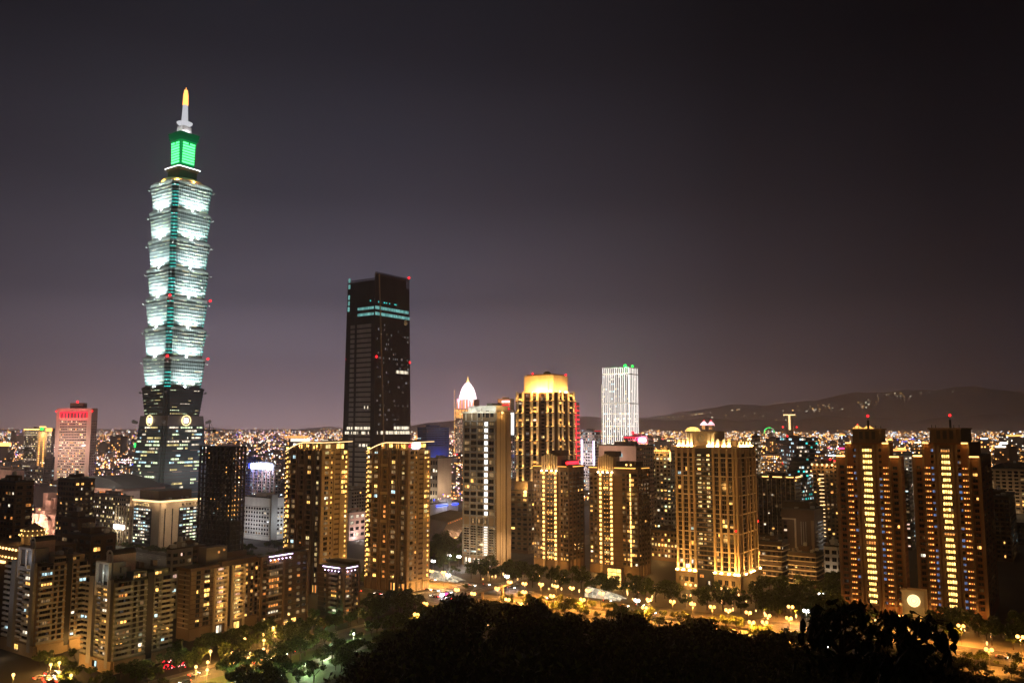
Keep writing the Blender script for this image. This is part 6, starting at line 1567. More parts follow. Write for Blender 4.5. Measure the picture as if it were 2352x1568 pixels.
# shapes of light on the far skyline
def t_sign():
    P = at(1814, 985, 3000); r = empty('lit_tower', (P.x, P.y, 0), -.5); tag(r, 'far tower outlined by a glowing letter T of light', 'tower')
    zt = at(1814, 951, 3000).z; b = MB(); b.box(-10, 10, 0, 18, 0, zt-12, 'grey'); b.box(-21, 21, 0, 18, zt-12, zt+1, 'grey'); b.build('tower_body', r)
    m = MB(); m.box(-21, 21, -2, -.5, zt-4, zt-.5, 'e_led'); m.box(-3, 3, -2, -.5, zt-56, zt-4.2, 'e_led'); m.build('light_outline', r)
    w = MB(); w.ball((-24, 2, zt-46), 3.2, 'e_red', 6, 4); w.ball((24, 2, zt-46), 3.2, 'e_red', 6, 4); w.build('warning_light', r)
t_sign()
def wheel():
    P = at(1767, 985, 3200); r = empty('ferris_wheel', (P.x, P.y, 0), -.5); tag(r, 'far ferris wheel with a rim of green and white light', 'ferris wheel')
    zc = at(1767, 993, 3200).z; m = MB()
    for q in range(40):
        a0, a1 = 2*math.pi*q/40, 2*math.pi*(q+1)/40; T = lambda rr, a: (rr*math.cos(a), -1.0, zc+rr*math.sin(a))
        m.face([T(17.5, a0), T(20, a0), T(20, a1), T(17.5, a1)], 'w_white' if 3 < q < 7 else 's_green') if q < 21 else m.face([T(19, a0), T(20, a0), T(20, a1), T(19, a1)], 'steel')
    m.build('rim', r); b = MB()
    for q in range(10): a = 2*math.pi*q/10; b.tube((0, 0, zc), (19*math.cos(a), 0, zc+19*math.sin(a)), .5, .5, 'steel', 4)
    for sx_ in (-1, 1): b.tube((sx_*16, 3, 0), (0, 1, zc), 1.2, 1.2, 'steel', 5)
    b.build('spoke', r)
wheel()
def pointed(x, label, mat, Y=3600, yt=964, wd=26):
    P = at(x, 985, Y); r = empty('lit_tower', (P.x, P.y, 0), -.4); tag(r, label, 'tower', 'lit pointed towers on the far skyline'); zt = at(x, yt, Y).z
    b = MB(); b.box(-wd/2, wd/2, 0, wd, 0, zt-22, 'sand'); b.build('tower_body', r); q = MB()
    q.loft([[(-wd*.6, -3, zt-22), (wd*.6, -3, zt-22), (wd*.6, wd+3, zt-22), (-wd*.6, wd+3, zt-22)], [(-3, wd/2-3, zt-6), (3, wd/2-3, zt-6), (3, wd/2+3, zt-6), (-3, wd/2+3, zt-6)]], 's_pinkw' if mat == 'r' else 'e_dot'); q.build('roof', r)
    l = MB()
    for j in range(9):
        for i in range(4):
            if (i*j+i) % 3: l.box(-wd/2+2+i*wd/4, -wd/2+5+i*wd/4, -1, -.2, zt-30-j*9, zt-26-j*9, 's_amber')
    l.ball((0, wd/2, zt-3), 3.0, 'e_red', 6, 4); l.build('light', r)
pointed(1616, 'left of two small pointed towers lit pink above the pilastered tower', 'r'); pointed(1632, 'right of two small pointed towers lit pink above the pilastered tower', 'r')
pointed(1970, 'left of two gold roofed far towers behind the first red brown tower', 'g', 3600, 973, 40); pointed(1995, 'right of two gold roofed far towers behind the first red brown tower', 'g', 3600, 973, 40)

# ================================================================== the distant city: single buildings, then a mass
rd = random.Random(99)
def free(x, y, rad, Y):
    return all((x-a)**2+(y-b)**2 > (rad+c)**2 for a, b, c, h in BLD)
WALLS = ['grey', 'concrete', 'darkgrey', 'tan', 'pinkstone', 'lightgrey', 'brown']
WN = {'grey': 'grey', 'concrete': 'drab', 'darkgrey': 'dark', 'tan': 'tan', 'pinkstone': 'pinkish', 'lightgrey': 'pale', 'brown': 'brown'}
def far_mesh(b, x, y, wd, dp, h, th, wall, litset, dens, Y, sign, r):
    c, s_ = math.cos(th), math.sin(th)
    def T(u, v, z): return (x+u*c-v*s_, y+u*s_+v*c, z)
    def bx(u0, u1, v0, v1, z0, z1, m): b.loft([[T(u0, v0, z0), T(u1, v0, z0), T(u1, v1, z0), T(u0, v1, z0)], [T(u0, v0, z1), T(u1, v0, z1), T(u1, v1, z1), T(u0, v1, z1)]], m)
    bx(-wd/2, wd/2, -dp/2, dp/2, -1, h, wall); bx(-wd*.2, wd*.25, -dp*.2, dp*.25, h, h+3.5, 'darkgrey')
    st = 4.0 if Y < 1900 else 5.5 if Y < 3200 else 8.0
    k = .55
    for j in range(max(1, int((h-2)/st))):
        z = 1.5+j*st; rowd = dens*(2.0 if r.random() < .25 else .6)
        for i in range(max(1, int(wd/st))):
            if r.random() < rowd:
                u = -wd/2+(i+.5)*wd/max(1, int(wd/st)); a = st*k*.5; b.face([T(u-a, -dp/2-.25, z), T(u+a, -dp/2-.25, z), T(u+a, -dp/2-.25, z+st*.5), T(u-a, -dp/2-.25, z+st*.5)], r.choice(litset))
        for i in range(max(1, int(dp/st))):
            if r.random() < rowd*.8:
                v = -dp/2+(i+.5)*dp/max(1, int(dp/st)); a = st*k*.5; b.face([T(-wd/2-.25, v-a, z), T(-wd/2-.25, v+a, z), T(-wd/2-.25, v+a, z+st*.5), T(-wd/2-.25, v-a, z+st*.5)], r.choice(litset))
    if sign:
        bx(-wd*.42, wd*.3, -dp/2-1.2, -dp/2-.4, h-2.2 if Y < 2200 else h-4.0, h+.6, sign)
LIT = [['s_amber', 'w_warm', 's_white'], ['s_white', 'w_white', 's_cool'], ['s_amber', 's_amber', 'w_orange'], ['s_white', 's_pinkw', 's_cool', 'w_soft'], ['w_soft', 's_white', 's_amber']]
SIGN = ['s_amber', 's_white', 's_red', 's_amber', 's_blue', 's_white', 's_cool', 'e_magenta', 's_amber', 's_white']
SN = {'s_amber': 'amber', 's_white': 'white', 's_red': 'red', 's_blue': 'blue', 's_green': 'green', 's_cool': 'bluish white', 'e_magenta': 'magenta'}
def region(x):
    for lim, nm in ((60, 'far left'), (130, 'by the gold roof'), (300, 'right of red crowned tower'), (480, 'by the tiered skyscraper'), (650, 'behind the black shell'), (800, 'behind left curved canopy'),
                    (960, 'behind right curved canopy'), (1060, 'left of domed tower'), (1340, 'behind golden tower'), (1500, 'by white piered tower'), (1700, 'behind pilastered tower'), (1930, 'left of twin towers'), (2110, 'behind first twin tower')):
        if x < lim: return nm
    return 'behind rightmost twin tower'
LABN = {}
count = 0; tries = 0
while count < 250 and tries < 4000:
    tries += 1
    xi = rd.uniform(-20, 2380); u = rd.random(); Y = 1080+3600*u**1.7
    if 960 < xi < 1060 and Y < 1300: continue
    kx = (xi-CX)*math.cos(PIT)/F; X = kx*Y; big = rd.random() < .10
    wd = rd.uniform(18, 36)*(1.3 if Y > 2000 else 1); dp = rd.uniform(16, 30); h = rd.uniform(14, 34) if Y < 1500 else rd.uniform(16, 46)
    if big and Y > 1500: h = rd.uniform(60, 92)
    if not free(X, Y, max(wd, dp)*.75, Y): continue
    wall = rd.choice(WALLS); sign = rd.choice(SIGN) if rd.random() < .34 else None; li = rd.randrange(len(LIT))
    if xi > 1240 and rd.random() < .6: li = rd.choice([0, 2])
    nm = 'far_tower' if big else 'far_building'
    b = MB(); far_mesh(b, 0, 0, wd, dp, h, 0, wall, LIT[li], .34 if Y < 2000 else .42, Y, sign, rd)
    o = b.build(nm, None, (X, Y, 0)); o.rotation_euler = (0, 0, ROT-math.pi/2+rd.choice([0, 0, .25, -.5]))
    glow = {0: 'amber and white', 1: 'cold white', 2: 'amber', 3: 'white and pink', 4: 'soft warm'}[li]
    lab = 'far %s %s, %s windows%s, %s' % (WN[wall], 'tower' if big else 'block', glow, (' and %s roof' % SN[sign]) if sign else '', region(xi))
    tag(o, lab, 'building', lab if 0 else 'alike far buildings: '+lab); BLD.append((X, Y, max(wd, dp)*.6, h)); count += 1
mass = MB()
for _ in range(2300):
    xi = rd.uniform(-60, 2420); Y = 1100+8600*rd.random()**1.25; kx = (xi-CX)*math.cos(PIT)/F; X = kx*Y
    wd = rd.uniform(18, 45)*(1+Y/9000); dp = wd*rd.uniform(.6, 1); h = rd.uniform(10, 26) if Y < 1700 else rd.uniform(14, 48)*(1 if rd.random() < .9 else 1.7)
    if not free(X, Y, wd*.62, Y): continue
    li = rd.choice([0, 2]) if xi > 1240 and rd.random() < .6 else rd.randrange(len(LIT))
    far_mesh(mass, X, Y, wd, dp, h, ROT-math.pi/2+rd.choice([0, .3, -.5]), rd.choice(WALLS), LIT[li], .46, Y, rd.choice(SIGN) if rd.random() < .22 else None, rd)
o = mass.build('far_city'); tag(o, 'mass of tiny lit buildings filling the plain to the horizon', 'city', kind='stuff')
# lights of far streets
sp = MB()
def speck(x, y, z, r_, m):
    sp.face([(x-r_, y, z-r_), (x+r_, y, z-r_), (x+r_, y, z+r_), (x-r_, y, z+r_)], m); sp.face([(x, y-r_, z-r_), (x, y+r_, z-r_), (x, y+r_, z+r_), (x, y-r_, z+r_)], m)
CB = ['s_amber']*12+['s_white']*8+['s_pinkw']*4+['s_cool']+['s_blue']
nsp = 0
for q in range(90000):
    if nsp > 42000: break
    xi = rd.uniform(-40, 2400); Y = 1080+11000*rd.random()**1.7; kx = (xi-CX)*math.cos(PIT)/F; X = kx*Y
    street = rd.random() < .42
    if street:                                   # lamps standing along the grid of streets
        a_, b_ = toab(X, Y); g_ = 150 if Y < 3500 else 260
        if rd.random() < .5: a_ = round(a_/g_)*g_+rd.choice((-7, 7)); b_ = round(b_/26)*26
        else: b_ = round(b_/g_)*g_+rd.choice((-7, 7)); a_ = round(a_/26)*26
        P_ = AB(a_, b_); X, Y = P_.x, P_.y
        if Y < 1060: continue
        m = rd.choice(['e_sodium', 's_amber', 's_amber', 's_white']) if xi > 1240 or rd.random() < .6 else rd.choice(['s_white', 's_pinkw', 's_amber']); z = rd.uniform(9, 22); rr_ = (.3+Y*.00040)*rd.uniform(.7, 1.2)
    else:
        m = rd.choice(CB) if xi < 1240 else rd.choice(['e_sodium', 's_amber', 's_amber', 's_white', 's_amber', 's_white', 's_cool']); z = rd.uniform(8, 36+Y*.0065) if Y > 1500 else rd.uniform(7, 16); rr_ = .3+Y*.00042*rd.uniform(.4, 1.5)
    speck(X, Y, z, rr_, m); nsp += 1
# amber roads crossing the right side of the plain
for (x0, y0, x1, y1, n) in ((1240, 1018, 1560, 1010, 40), (1690, 1016, 2352, 1022, 110), (2030, 1040, 2352, 1034, 60), (1700, 1027, 2050, 1034, 60), (2040, 1012, 2352, 1008, 70), (1760, 1008, 2352, 1001, 100), (40, 1042, 300, 1036, 40), (560, 1040, 780, 1032, 40), (560, 1022, 780, 1019, 40), (1490, 1035, 1560, 1040, 12)):
    for i in range(n):
        t = (i+rd.random()*.6)/n; X, Y = G(x0+(x1-x0)*t, y0+(y1-y0)*t+rd.uniform(-1.5, 1.5), 8); speck(X, Y, 8, .5+Y*.00052*rd.uniform(.7, 1.5), 'e_sodium' if rd.random() < .8 else 's_white')
o = sp.build('city_light'); tag(o, 'countless tiny street lights scattered over the far plain', 'city lights', kind='stuff')
# far illuminated signs, bigger blobs
def sign(xi, yi, Y, w_, h_, mat, nm):
    P = at(xi, yi, Y); r = MB(); r.box(-w_/2, w_/2, 0, 1.2, -h_/2, h_/2, mat); r.box(-w_*.3, w_*.3, 1.3, 2.2, -P.z+.1, h_/2-.5, 'darkgrey')
    o = r.build('lit_sign', None, P); tag(o, nm, 'sign')
sign(143, 1018, 1900, 26, 7, 'e_panelwhite', 'far white lit sign right of the red crowned tower'); sign(312, 1022, 1700, 8, 9, 's_green', 'far green sign left of the tiered skyscraper'); sign(320, 1037, 1500, 9, 7, 's_blue', 'far blue sign left of the tiered skyscraper')
sign(8, 1020, 1700, 30, 7, 's_amber', 'far yellow sign at the left edge'); sign(680, 1003, 2600, 74, 7, 's_amber', 'long amber lit roof left of the dark tower'); sign(690, 1010, 2200, 52, 8, 's_white', 'long white lit facade left of the dark tower')
sign(2155, 1012, 2600, 14, 9, 's_pinkw', 'far pink sign beyond the gap of the twin towers'); sign(2305, 1022, 2400, 20, 16, 'e_white', 'dazzling white far light near the right edge'); sign(2330, 1000, 3000, 60, 6, 's_amber', 'amber roof line far off at the right edge'); sign(2070, 1033, 2200, 46, 5, 's_amber', 'amber lit roof line between the twin towers')
sign(620, 1073, 1010, 3, 3, 's_blue', 'small blue lamp beside the blinding store sign')
# lights of houses on the dark mountain slopes
HL = [(1615, 938, 26, 14, 4), (1698, 928, 22, 8, 3), (1600, 942, 60, 30, 5), (1880, 938, 70, 34, 7), (1920, 933, 50, 18, 6), (1985, 931, 36, 30, 10), (2010, 920, 30, 8, 6), (2060, 904, 36, 16, 8), (2085, 912, 24, 14, 9), (2060, 892, 40, 10, 4), (2135, 888, 26, 6, 3), (2175, 887, 20, 4, 3), (1860, 944, 50, 12, 6), (1500, 962, 60, 12, 5), (1760, 946, 120, 14, 12), (2230, 905, 60, 6, 14), (1650, 960, 200, 26, 12), (1190, 975, 60, 10, 8)]
hm = {}
for c, (cx_, cy_, wx, n, wy) in enumerate(HL):
    for i in range(max(2, int(n*.42))):
        xi, yi = cx_+rd.gauss(0, wx*.5), cy_+rd.gauss(0, wy*.6); yt_ = lerp_tab(RIDGE14, xi); yi = max(yi, yt_+9); Y = 8700 if 1000 < xi < 1400 else 13500
        top_ = at(xi, yt_, 18500).z
        for q in range(60):
            f_ = q/59.0; Y = 13000+5500*f_
            if at(xi, yi, Y).z <= top_*f_**1.25: break
        Y -= 420
        m = rd.choice(['h_amber', 'h_white', 'h_white'])
        k = ('hh', m, rd.choice([7, 9, 12]))
        if k not in hm: b = MB(); b.box(-k[2], k[2], 0, k[2], 0, k[2]*1.2, m); b.box(-k[2]*1.3, k[2]*1.3, k[2]+.1, k[2]*2, -60, k[2]*1.3, 'darkgrey'); hm[k] = b.mesh('hillside_house')
        o = link('hillside_house', hm[k], None, at(xi, yi, Y)); tag(o, 'tiny lit house high on the dark mountain slope', 'house', 'lit houses on the mountain slopes')

# ================================================================== street lamps
def lamp_proto(kind):
    col = {'double': (1, .37, .055), 'park': (1, .54, .17), 'path': (.80, 1, .62), 'white': (.9, .95, 1)}[kind]; mat = {'double': 'e_sodium', 'park': 'e_warmlamp', 'path': 'e_pathwhite', 'white': 'e_white'}[kind]
    h = {'double': 9.0, 'park': 5.0, 'path': 4.2, 'white': 9.0}[kind]
    r = empty('street_lamp', (0, 0, 0)); m = MB(); m.tube((0, 0, 0), (0, 0, h), .14, .09, 'pole', 6)
    if kind in ('double', 'white'):
        m.tube((-1.1, 0, h-.1), (1.1, 0, h-.1), .07, .07, 'pole', 5)
        m.build('pole', r)
        for sx_ in (-1, 1):
            g = MB(); g.ball((0, 0, 0), .78, mat, 8, 6); g.build('lamp_head', r, (sx_*1.0, 0, h-.15))
        spot(r, (0, 0, h-.9), (0, 0, 0), 44000 if kind == 'double' else 7000, col, 158, .35, .5)
    else:
        m.build('pole', r); g = MB(); g.ball((0, 0, 0), .62 if kind == 'park' else .5, mat, 8, 6); g.build('lamp_head', r, (0, 0, h+.3))
        point(r, (0, 0, h-.75), 5600 if kind == 'park' else 8000, col, .35)
    return r
def z5(x, y): return ((1120+x/4.055)/1.1837, (1480+y/4.055)/1.1837)
def z6(x, y): return ((1680+x/4.055)/1.1837, (1480+y/4.055)/1.1837)
def za(x, y): return ((440+x/3.439)/1.1837, (1400+y/3.439)/1.1837)
def zb(x, y): return ((x/3.44)/1.1837, (1400+y/3.44)/1.1837)
def z8(x, y): return ((1700+x/2.1697)/1.1837, (1600+y/2.1697)/1.1837)
def zp(x, y): return ((600+x/3.36)/1.1837, (1650+y/3.36)/1.1837)
LAMPS = {'double': [], 'park': [], 'path': [], 'white': []}
def addl(kind, pts, f, h, lab, grp):
    for q in pts:
        X, Y = G(*f(*q), h); LAMPS[kind].append((X, Y, lab, grp))
addl('double', [(212, 287), (347, 302), (1077, 408), (1240, 425), (1423, 432), (1590, 453), (1762, 473), (1940, 500), (2090, 530)], z5, 9, 'twin headed amber street lamp on the far divider of the main road', 'amber lamps on the far divider')
addl('double', [(343, 600), (600, 622), (823, 650), (1040, 680), (1213, 718), (1437, 743), (1650, 775), (1885, 805)], z6, 9, 'twin headed amber street lamp on the far divider of the main road', 'amber lamps on the far divider')
addl('double', [(495, 493), (675, 535), (940, 478), (1238, 517), (1545, 560), (1880, 600)], z5, 9, 'amber street lamp on the planted middle strip of the main road', 'amber lamps on the middle strip')
addl('double', [(293, 690), (1473, 850), (1617, 850)], z6, 9, 'amber street lamp on the planted middle strip of the main road', 'amber lamps on the middle strip')
addl('double', [(148, 645), (48, 765), (1053, 600), (1190, 648)], z5, 9, 'amber street lamp on the near pavement just behind the dark hill', 'amber lamps on the near pavement')
addl('double', [(1903, 680)], z6, 9, 'amber street lamp among the trees right of the main road', 'amber lamps at the right')
addl('double', [(1627, 162), (1980, 215), (2330, 280), (2145, 355)], z8, 9, 'amber street lamp near the foot of the twin red brown towers', 'amber lamps at the right')
addl('park', [(775, 1155), (955, 1168), (455, 1270), (660, 1285), (830, 1290), (950, 1250), (1077, 1243), (430, 1372), (810, 1335), (680, 1380), (320, 1415), (425, 1445), (1043, 1050), (1055, 1097), (950, 1113), (1250, 1030), (1440, 1017)], za, 5.3, 'warm globe lamp along the side street at the lower left', 'globe lamps along the side street')
addl('park', [(455, 1340), (475, 1395), (555, 1378), (550, 1465), (125, 1490), (665, 1495)], zb, 5.3, 'warm globe lamp in the courtyard of the banded blocks', 'globe lamps in the courtyard')
addl('park', [(2050, 470), (2240, 560)], z6, 5.3, 'warm globe lamp under the dark trees at the right', 'globe lamps at the right')
addl('path', [(965, 380), (780, 520), (1215, 240), (135, 620), (560, 610)], zp, 4.5, 'pale green path lamp in the small park', 'path lamps in the park')
addl('white', [(410, 118), (235, 178), (518, 128), (400, 330), (1048, 345)], z5, 9, 'cold white lamp among the trees left of the strip balcony tower', 'white lamps by the strip tower')
addl('white', [(210, 610), (2240, 545), (2075, 725)], z6, 9, 'cold white lamp in the side street right of the low blocks', 'white lamps at the right')
# regularly spaced lamps the photo shows as an unbroken row of glows
for kind, lst in LAMPS.items():
    p = None
    for X, Y, lab, grp in lst:
        if p is None: p = lamp_proto(kind); o = p
        else: o = copy_tree(p)
        z = max(0, hill(X, Y)) if hill(X, Y) > 0 else 0
        o.location = (X, Y, z); o.rotation_euler = (0, 0, ROT+math.pi/2); tag(o, lab, 'street lamp', grp)
# bollard lights and garden lights: small ground lamps
gl = MB(); gl.tube((0, 0, 0), (0, 0, .9), .12, .12, 'pole', 6); gl.ball((0, 0, 1.0), .42, 'e_warmlamp', 6, 4); glm = gl.mesh('garden_light')
rg = random.Random(44)
for i in range(120):
    if i < 88: a, b = rg.uniform(446, 492), rg.uniform(20, 350); lab = 'tiny garden light among the trees along the far pavement'; grp = 'garden lights along the far pavement'
    else: a, b = rg.uniform(330, 372), rg.uniform(255, 296); lab = 'tiny garden light under the trees at the left junction'; grp = 'garden lights at the junction'
    P = AB(a, b)
    if not free(P.x, P.y, 1, 0): continue
    o = link('garden_light', glm, None, P, 0, (1, 1, rg.uniform(1, 3.2))); tag(o, lab, 'garden light', grp)
    if i % 3 == 0: point(o, (0, 0, 1.7), 900, (1, .52, .16), .3)

# ================================================================== trees
def crown_mesh(r, h, rad, n, leaf, mats, squash=.8, gaps=.25):
    b = MB(); cl = []
    for i in range(r.randint(9, 13)):
        a = r.random()*2*math.pi; q = rad*(.25+.6*r.random()**.7); zz = h*(.42+.48*r.random())
        cl.append((q*math.cos(a)*(1.15-abs(zz/h-.62)), q*math.sin(a)*(1.15-abs(zz/h-.62)), zz, rad*r.uniform(.30, .50)))
    for i in range(n):
        cx_, cy_, cz_, cr = r.choice(cl); u = Vector((r.gauss(0, 1), r.gauss(0, 1), r.gauss(0, 1))).normalized()*cr*(r.random()**.42)
        c = Vector((cx_+u.x, cy_+u.y, cz_+u.z*squash)); d = Vector((r.gauss(0, 1), r.gauss(0, 1), r.gauss(0, .8))).normalized(); e = d.orthogonal().normalized(); l = leaf*r.uniform(.6, 1.4)
        e = (e*math.cos(i)+d.cross(e)*math.sin(i)); f = d.cross(e)
        b.face([c-e*l*.5, c+f*l*.28, c+e*l*.6, c-f*l*.28], mats[0] if r.random() < .8 else mats[1])
    return b, cl
def tree_proto(seed, h, rad, n, leaf, mats):
    r = random.Random(seed); root = empty('tree', (0, 0, 0)); b, cl = crown_mesh(r, h, rad, n, leaf, mats); b.build('crown', root)
    t = MB(); t.tube((0, 0, -.6), (.15, .1, h*.34), h*.030, h*.022, 'bark', 7)
    for c in cl[:6]: t.tube((.15, .1, h*.32), (c[0]*.8, c[1]*.8, c[2]), h*.016, h*.006, 'bark', 5)
    t.build('trunk', root); return root
PROTO = {'city': [tree_proto(i, 9.0, 4.2, 1100, .75, ('leafmid', 'leafdark')) for i in range(4)], 'hill': [tree_proto(20+i, 11.0, 5.6, 1500, .80, ('leafdark', 'leafmid')) for i in range(4)], 'bush': [tree_proto(40+i, 4.2, 2.6, 650, .5, ('leafbright', 'leafmid')) for i in range(3)]}
USED = set(); NCITY = [0]; GREEN = MB()
def put_tree(kind, i, X, Y, z, s_, rot, lab, grp, sz=None, name='tree', cat='tree'):
    p = PROTO[kind][i % len(PROTO[kind])]
    if kind == 'city':
        NCITY[0] += 1
        if NCITY[0] > 210:
            for ch in p.children:
                me = ch.data; n0 = len(GREEN.v); c_, s2 = math.cos(rot), math.sin(rot)
                GREEN.v += [(X+s_*(v.co.x*c_-v.co.y*s2), Y+s_*(v.co.x*s2+v.co.y*c_), z+s_*v.co.z) for v in me.vertices]
                GREEN.f += [tuple(q+n0 for q in f.vertices) for f in me.polygons]; GREEN.mi += [GREEN.m(me.materials[f.material_index].name) for f in me.polygons]
            return None
    if id(p) in USED: o = copy_tree(p)
    else: USED.add(id(p)); o = p
    o.name = name; o.location = (X, Y, z); o.rotation_euler = (0, 0, rot); o.scale = (s_, s_, sz or s_); tag(o, lab, cat, grp); return o
rt = random.Random(77); k = 0
# trees round the left junction and the little park
for i in range(150):
    a_, b_ = rt.uniform(205, 372), rt.uniform(258, 295); P = AB(a_, b_)
    if not free(P.x, P.y, 3, 0) or (a_ < 300 and 276 < b_ < 287): continue
    put_tree('city', k, P.x, P.y, 0 if hill(P.x, P.y) < 0 else hill(P.x, P.y), rt.uniform(.7, 1.15), rt.random()*6, 'park tree between the side street and the dark hill', 'park trees at the lower left'); k += 1
for i in range(150):
    a_, b_ = rt.uniform(195, 372), rt.uniform(312, 342); P = AB(a_, b_)
    if not free(P.x, P.y, 2, 0): continue
    put_tree('city', k, P.x, P.y, 0, rt.uniform(.55, 1.0), rt.random()*6, 'small tree on the building side of the side street', 'trees before the lower left blocks'); k += 1
for i in range(46):
    a_, b_ = rt.uniform(158, 204), rt.uniform(262, 374); P = AB(a_, b_)
    if not free(P.x, P.y, 2, 0) or 296 < b_ < 310: continue
    put_tree('city', k, P.x, P.y, 0, rt.uniform(.5, .9), rt.random()*6, 'dark tree at the bottom left corner of the view', 'trees at the bottom left corner'); k += 1
# far pavement: double row of street trees
for b_ in range(-20, 360, 9):
    for a_ in (452, 466, 480):
        if rt.random() < .12: continue
        P = AB(a_+rt.uniform(-3, 3), b_+rt.uniform(-3, 3))
        if not free(P.x, P.y, 3, 0): continue
        put_tree('city', k, P.x, P.y, .1, rt.uniform(.8, 1.35), rt.random()*6, 'leafy street tree on the far side of the main road', 'street trees on the far side of the main road'); k += 1
for b_ in range(-10, 700, 7):
    for a_ in (398,):
        if 290 < b_ < 350 or rt.random() < .2: continue
        P = AB(a_+rt.uniform(-1.5, 1.5), b_); put_tree('bush', k, P.x, P.y, .15, rt.uniform(.6, 1.5), rt.random()*6, 'round bush lit amber on the middle strip of the main road', 'bushes on the middle strip', name='bush', cat='bush'); k += 1
    if rt.random() < .75 and b_ < 330:
        P = AB(418.5, b_); put_tree('bush', k, P.x, P.y, .15, rt.uniform(.4, .95), rt.random()*6, 'small bush on the far divider of the main road', 'bushes on the far divider', name='bush', cat='bush'); k += 1
for b_ in range(-40, 640, 6):
    for a_, lo, hi in ((396.5, 1.3, 2.0), (400, 1.0, 1.7), (419, .8, 1.4)):
        if 285 < b_ < 352 or rt.random() < .55: continue
        P = AB(a_, b_+rt.uniform(-2, 2)); put_tree('bush', k, P.x, P.y, .15, rt.uniform(lo, hi), rt.random()*6, 'amber lit leafy young tree on the strips dividing the main road', 'young trees on the strips of the main road', name='young_tree'); k += 1
for b_ in range(-30, 292, 5):
    P = AB(365+rt.uniform(-5, 5), b_+rt.uniform(-2, 2))
    if hill(P.x, P.y) > 3: continue
    put_tree('bush', k, P.x, P.y, .1, rt.uniform(1.1, 2.3), rt.random()*6, 'amber lit roadside bush just behind the dark hill', 'bushes on the near pavement', name='bush', cat='bush'); k += 1
for i in range(26):
    x_, y_ = rt.uniform(990, 1062), rt.uniform(1240, 1312); X, Y = G(x_, y_)
    if not free(X, Y, 3, 0): continue
    put_tree('city', k, X, Y, 0, rt.uniform(.9, 1.5), rt.random()*6, 'park tree between the yellow tower and the strip balcony tower', 'park trees by the strip tower'); k += 1
for i in range(44):
    x_, y_ = rt.uniform(1735, 1935), rt.uniform(1345, 1420); X, Y = G(x_, y_)
    if not free(X, Y, 3, 0) or toab(X, Y)[0] < 446: continue
    put_tree('city', k, X, Y, 0, rt.uniform(.9, 1.4), rt.random()*6, 'dark tree between the pilastered tower and the twin towers', 'trees left of the twin towers'); k += 1
for i in range(26):
    x_, y_ = rt.uniform(2180, 2352), rt.uniform(1400, 1475); X, Y = G(x_, y_)
    if not free(X, Y, 3, 0) or 372 < toab(X, Y)[0] < 444: continue
    put_tree('city', k, X, Y, 0, rt.uniform(.7, 1.1), rt.random()*6, 'tree near the right edge at the foot of the twin towers', 'trees at the right edge'); k += 1
for i in range(14):
    x_, y_ = rt.uniform(560, 660), rt.uniform(1262, 1300); X, Y = G(x_, y_)
    if free(X, Y, 3, 0): put_tree('city', k, X, Y, 0, rt.uniform(.8, 1.1), rt.random()*6, 'tree in front of the pale white office block', 'trees by the white office block'); k += 1

o = GREEN.build('greenery'); tag(o, 'further leafy trees merging into one belt of green', 'trees', kind='stuff') if o else None
# ---- the dark foreground hill: trees kept under the hill's own skyline
SIL = [(600, 1600), (690, 1568), (760, 1535), (820, 1508), (880, 1478), (930, 1440), (975, 1412), (1010, 1392), (1060, 1372), (1110, 1364), (1165, 1370), (1210, 1386), (1260, 1394), (1330, 1400), (1440, 1404), (1500, 1420), (1580, 1432), (1680, 1442), (1760, 1445), (1850, 1470), (1890, 1488), (1950, 1490), (2060, 1494), (2150, 1505), (2200, 1520), (2270, 1540), (2352, 1560), (2500, 1600)]
def imgx(X, Y, z):
    d = Vector((X, Y, z-CZ)); f = Y*math.cos(PIT)+(z-CZ)*math.sin(PIT); u = -Y*math.sin(PIT)+(z-CZ)*math.cos(PIT)
    return CX+F*X/f, CY-F*u/f
nh = 0; tr = 0; wood = MB(); WL = []
while nh < 300 and tr < 9000:
    tr += 1; Y = rt.uniform(70, 268)**1.0; X = rt.uniform(-62, 150)
    z = hill(X, Y); ix, iy = imgx(X, Y, z)
    if ix < 640 or ix > 2420 or z < 4: continue
    al = lerp_tab(SIL, ix)+rt.uniform(-3, 10); zt = at(ix, al, Y).z; room = zt-z
    if room < 3.0: continue
    h = min(room, rt.uniform(9, 14)); s_ = h/10.6
    WL.append((math.hypot(X, Y, 60)/max(.55, s_), X, Y, z, s_)); nh += 1
    if zt > at(ix, lerp_tab(SIL, ix)+4, Y).z and Y > 150: WL[-1] = (0, X, Y, z, s_)
WL.sort()
for i, (_, X, Y, z, s_) in enumerate(WL):
    if i < 84: put_tree('hill', i, X, Y, z-.3, max(.55, s_), rt.random()*6, 'black broadleaf tree on the unlit foreground hill', 'dark trees on the foreground hill', s_)
    else:
        b, cl = crown_mesh(rt, 10.6*s_, 5.6*max(.55, s_), 420, 1.1, ('leafdark', 'leafmid')); n0 = len(wood.v)
        wood.v += [(x+X, y+Y, zz+z-.3) for x, y, zz in b.v]; wood.f += [tuple(q+n0 for q in f) for f in b.f]; wood.mi += [wood.m(b.mats[q]) for q in b.mi]
        wood.tube((X, Y, z-1), (X, Y, z+5*s_), .3, .15, 'bark', 5)
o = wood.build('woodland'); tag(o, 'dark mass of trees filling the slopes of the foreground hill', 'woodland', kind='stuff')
ug = MB(); ru = random.Random(8)
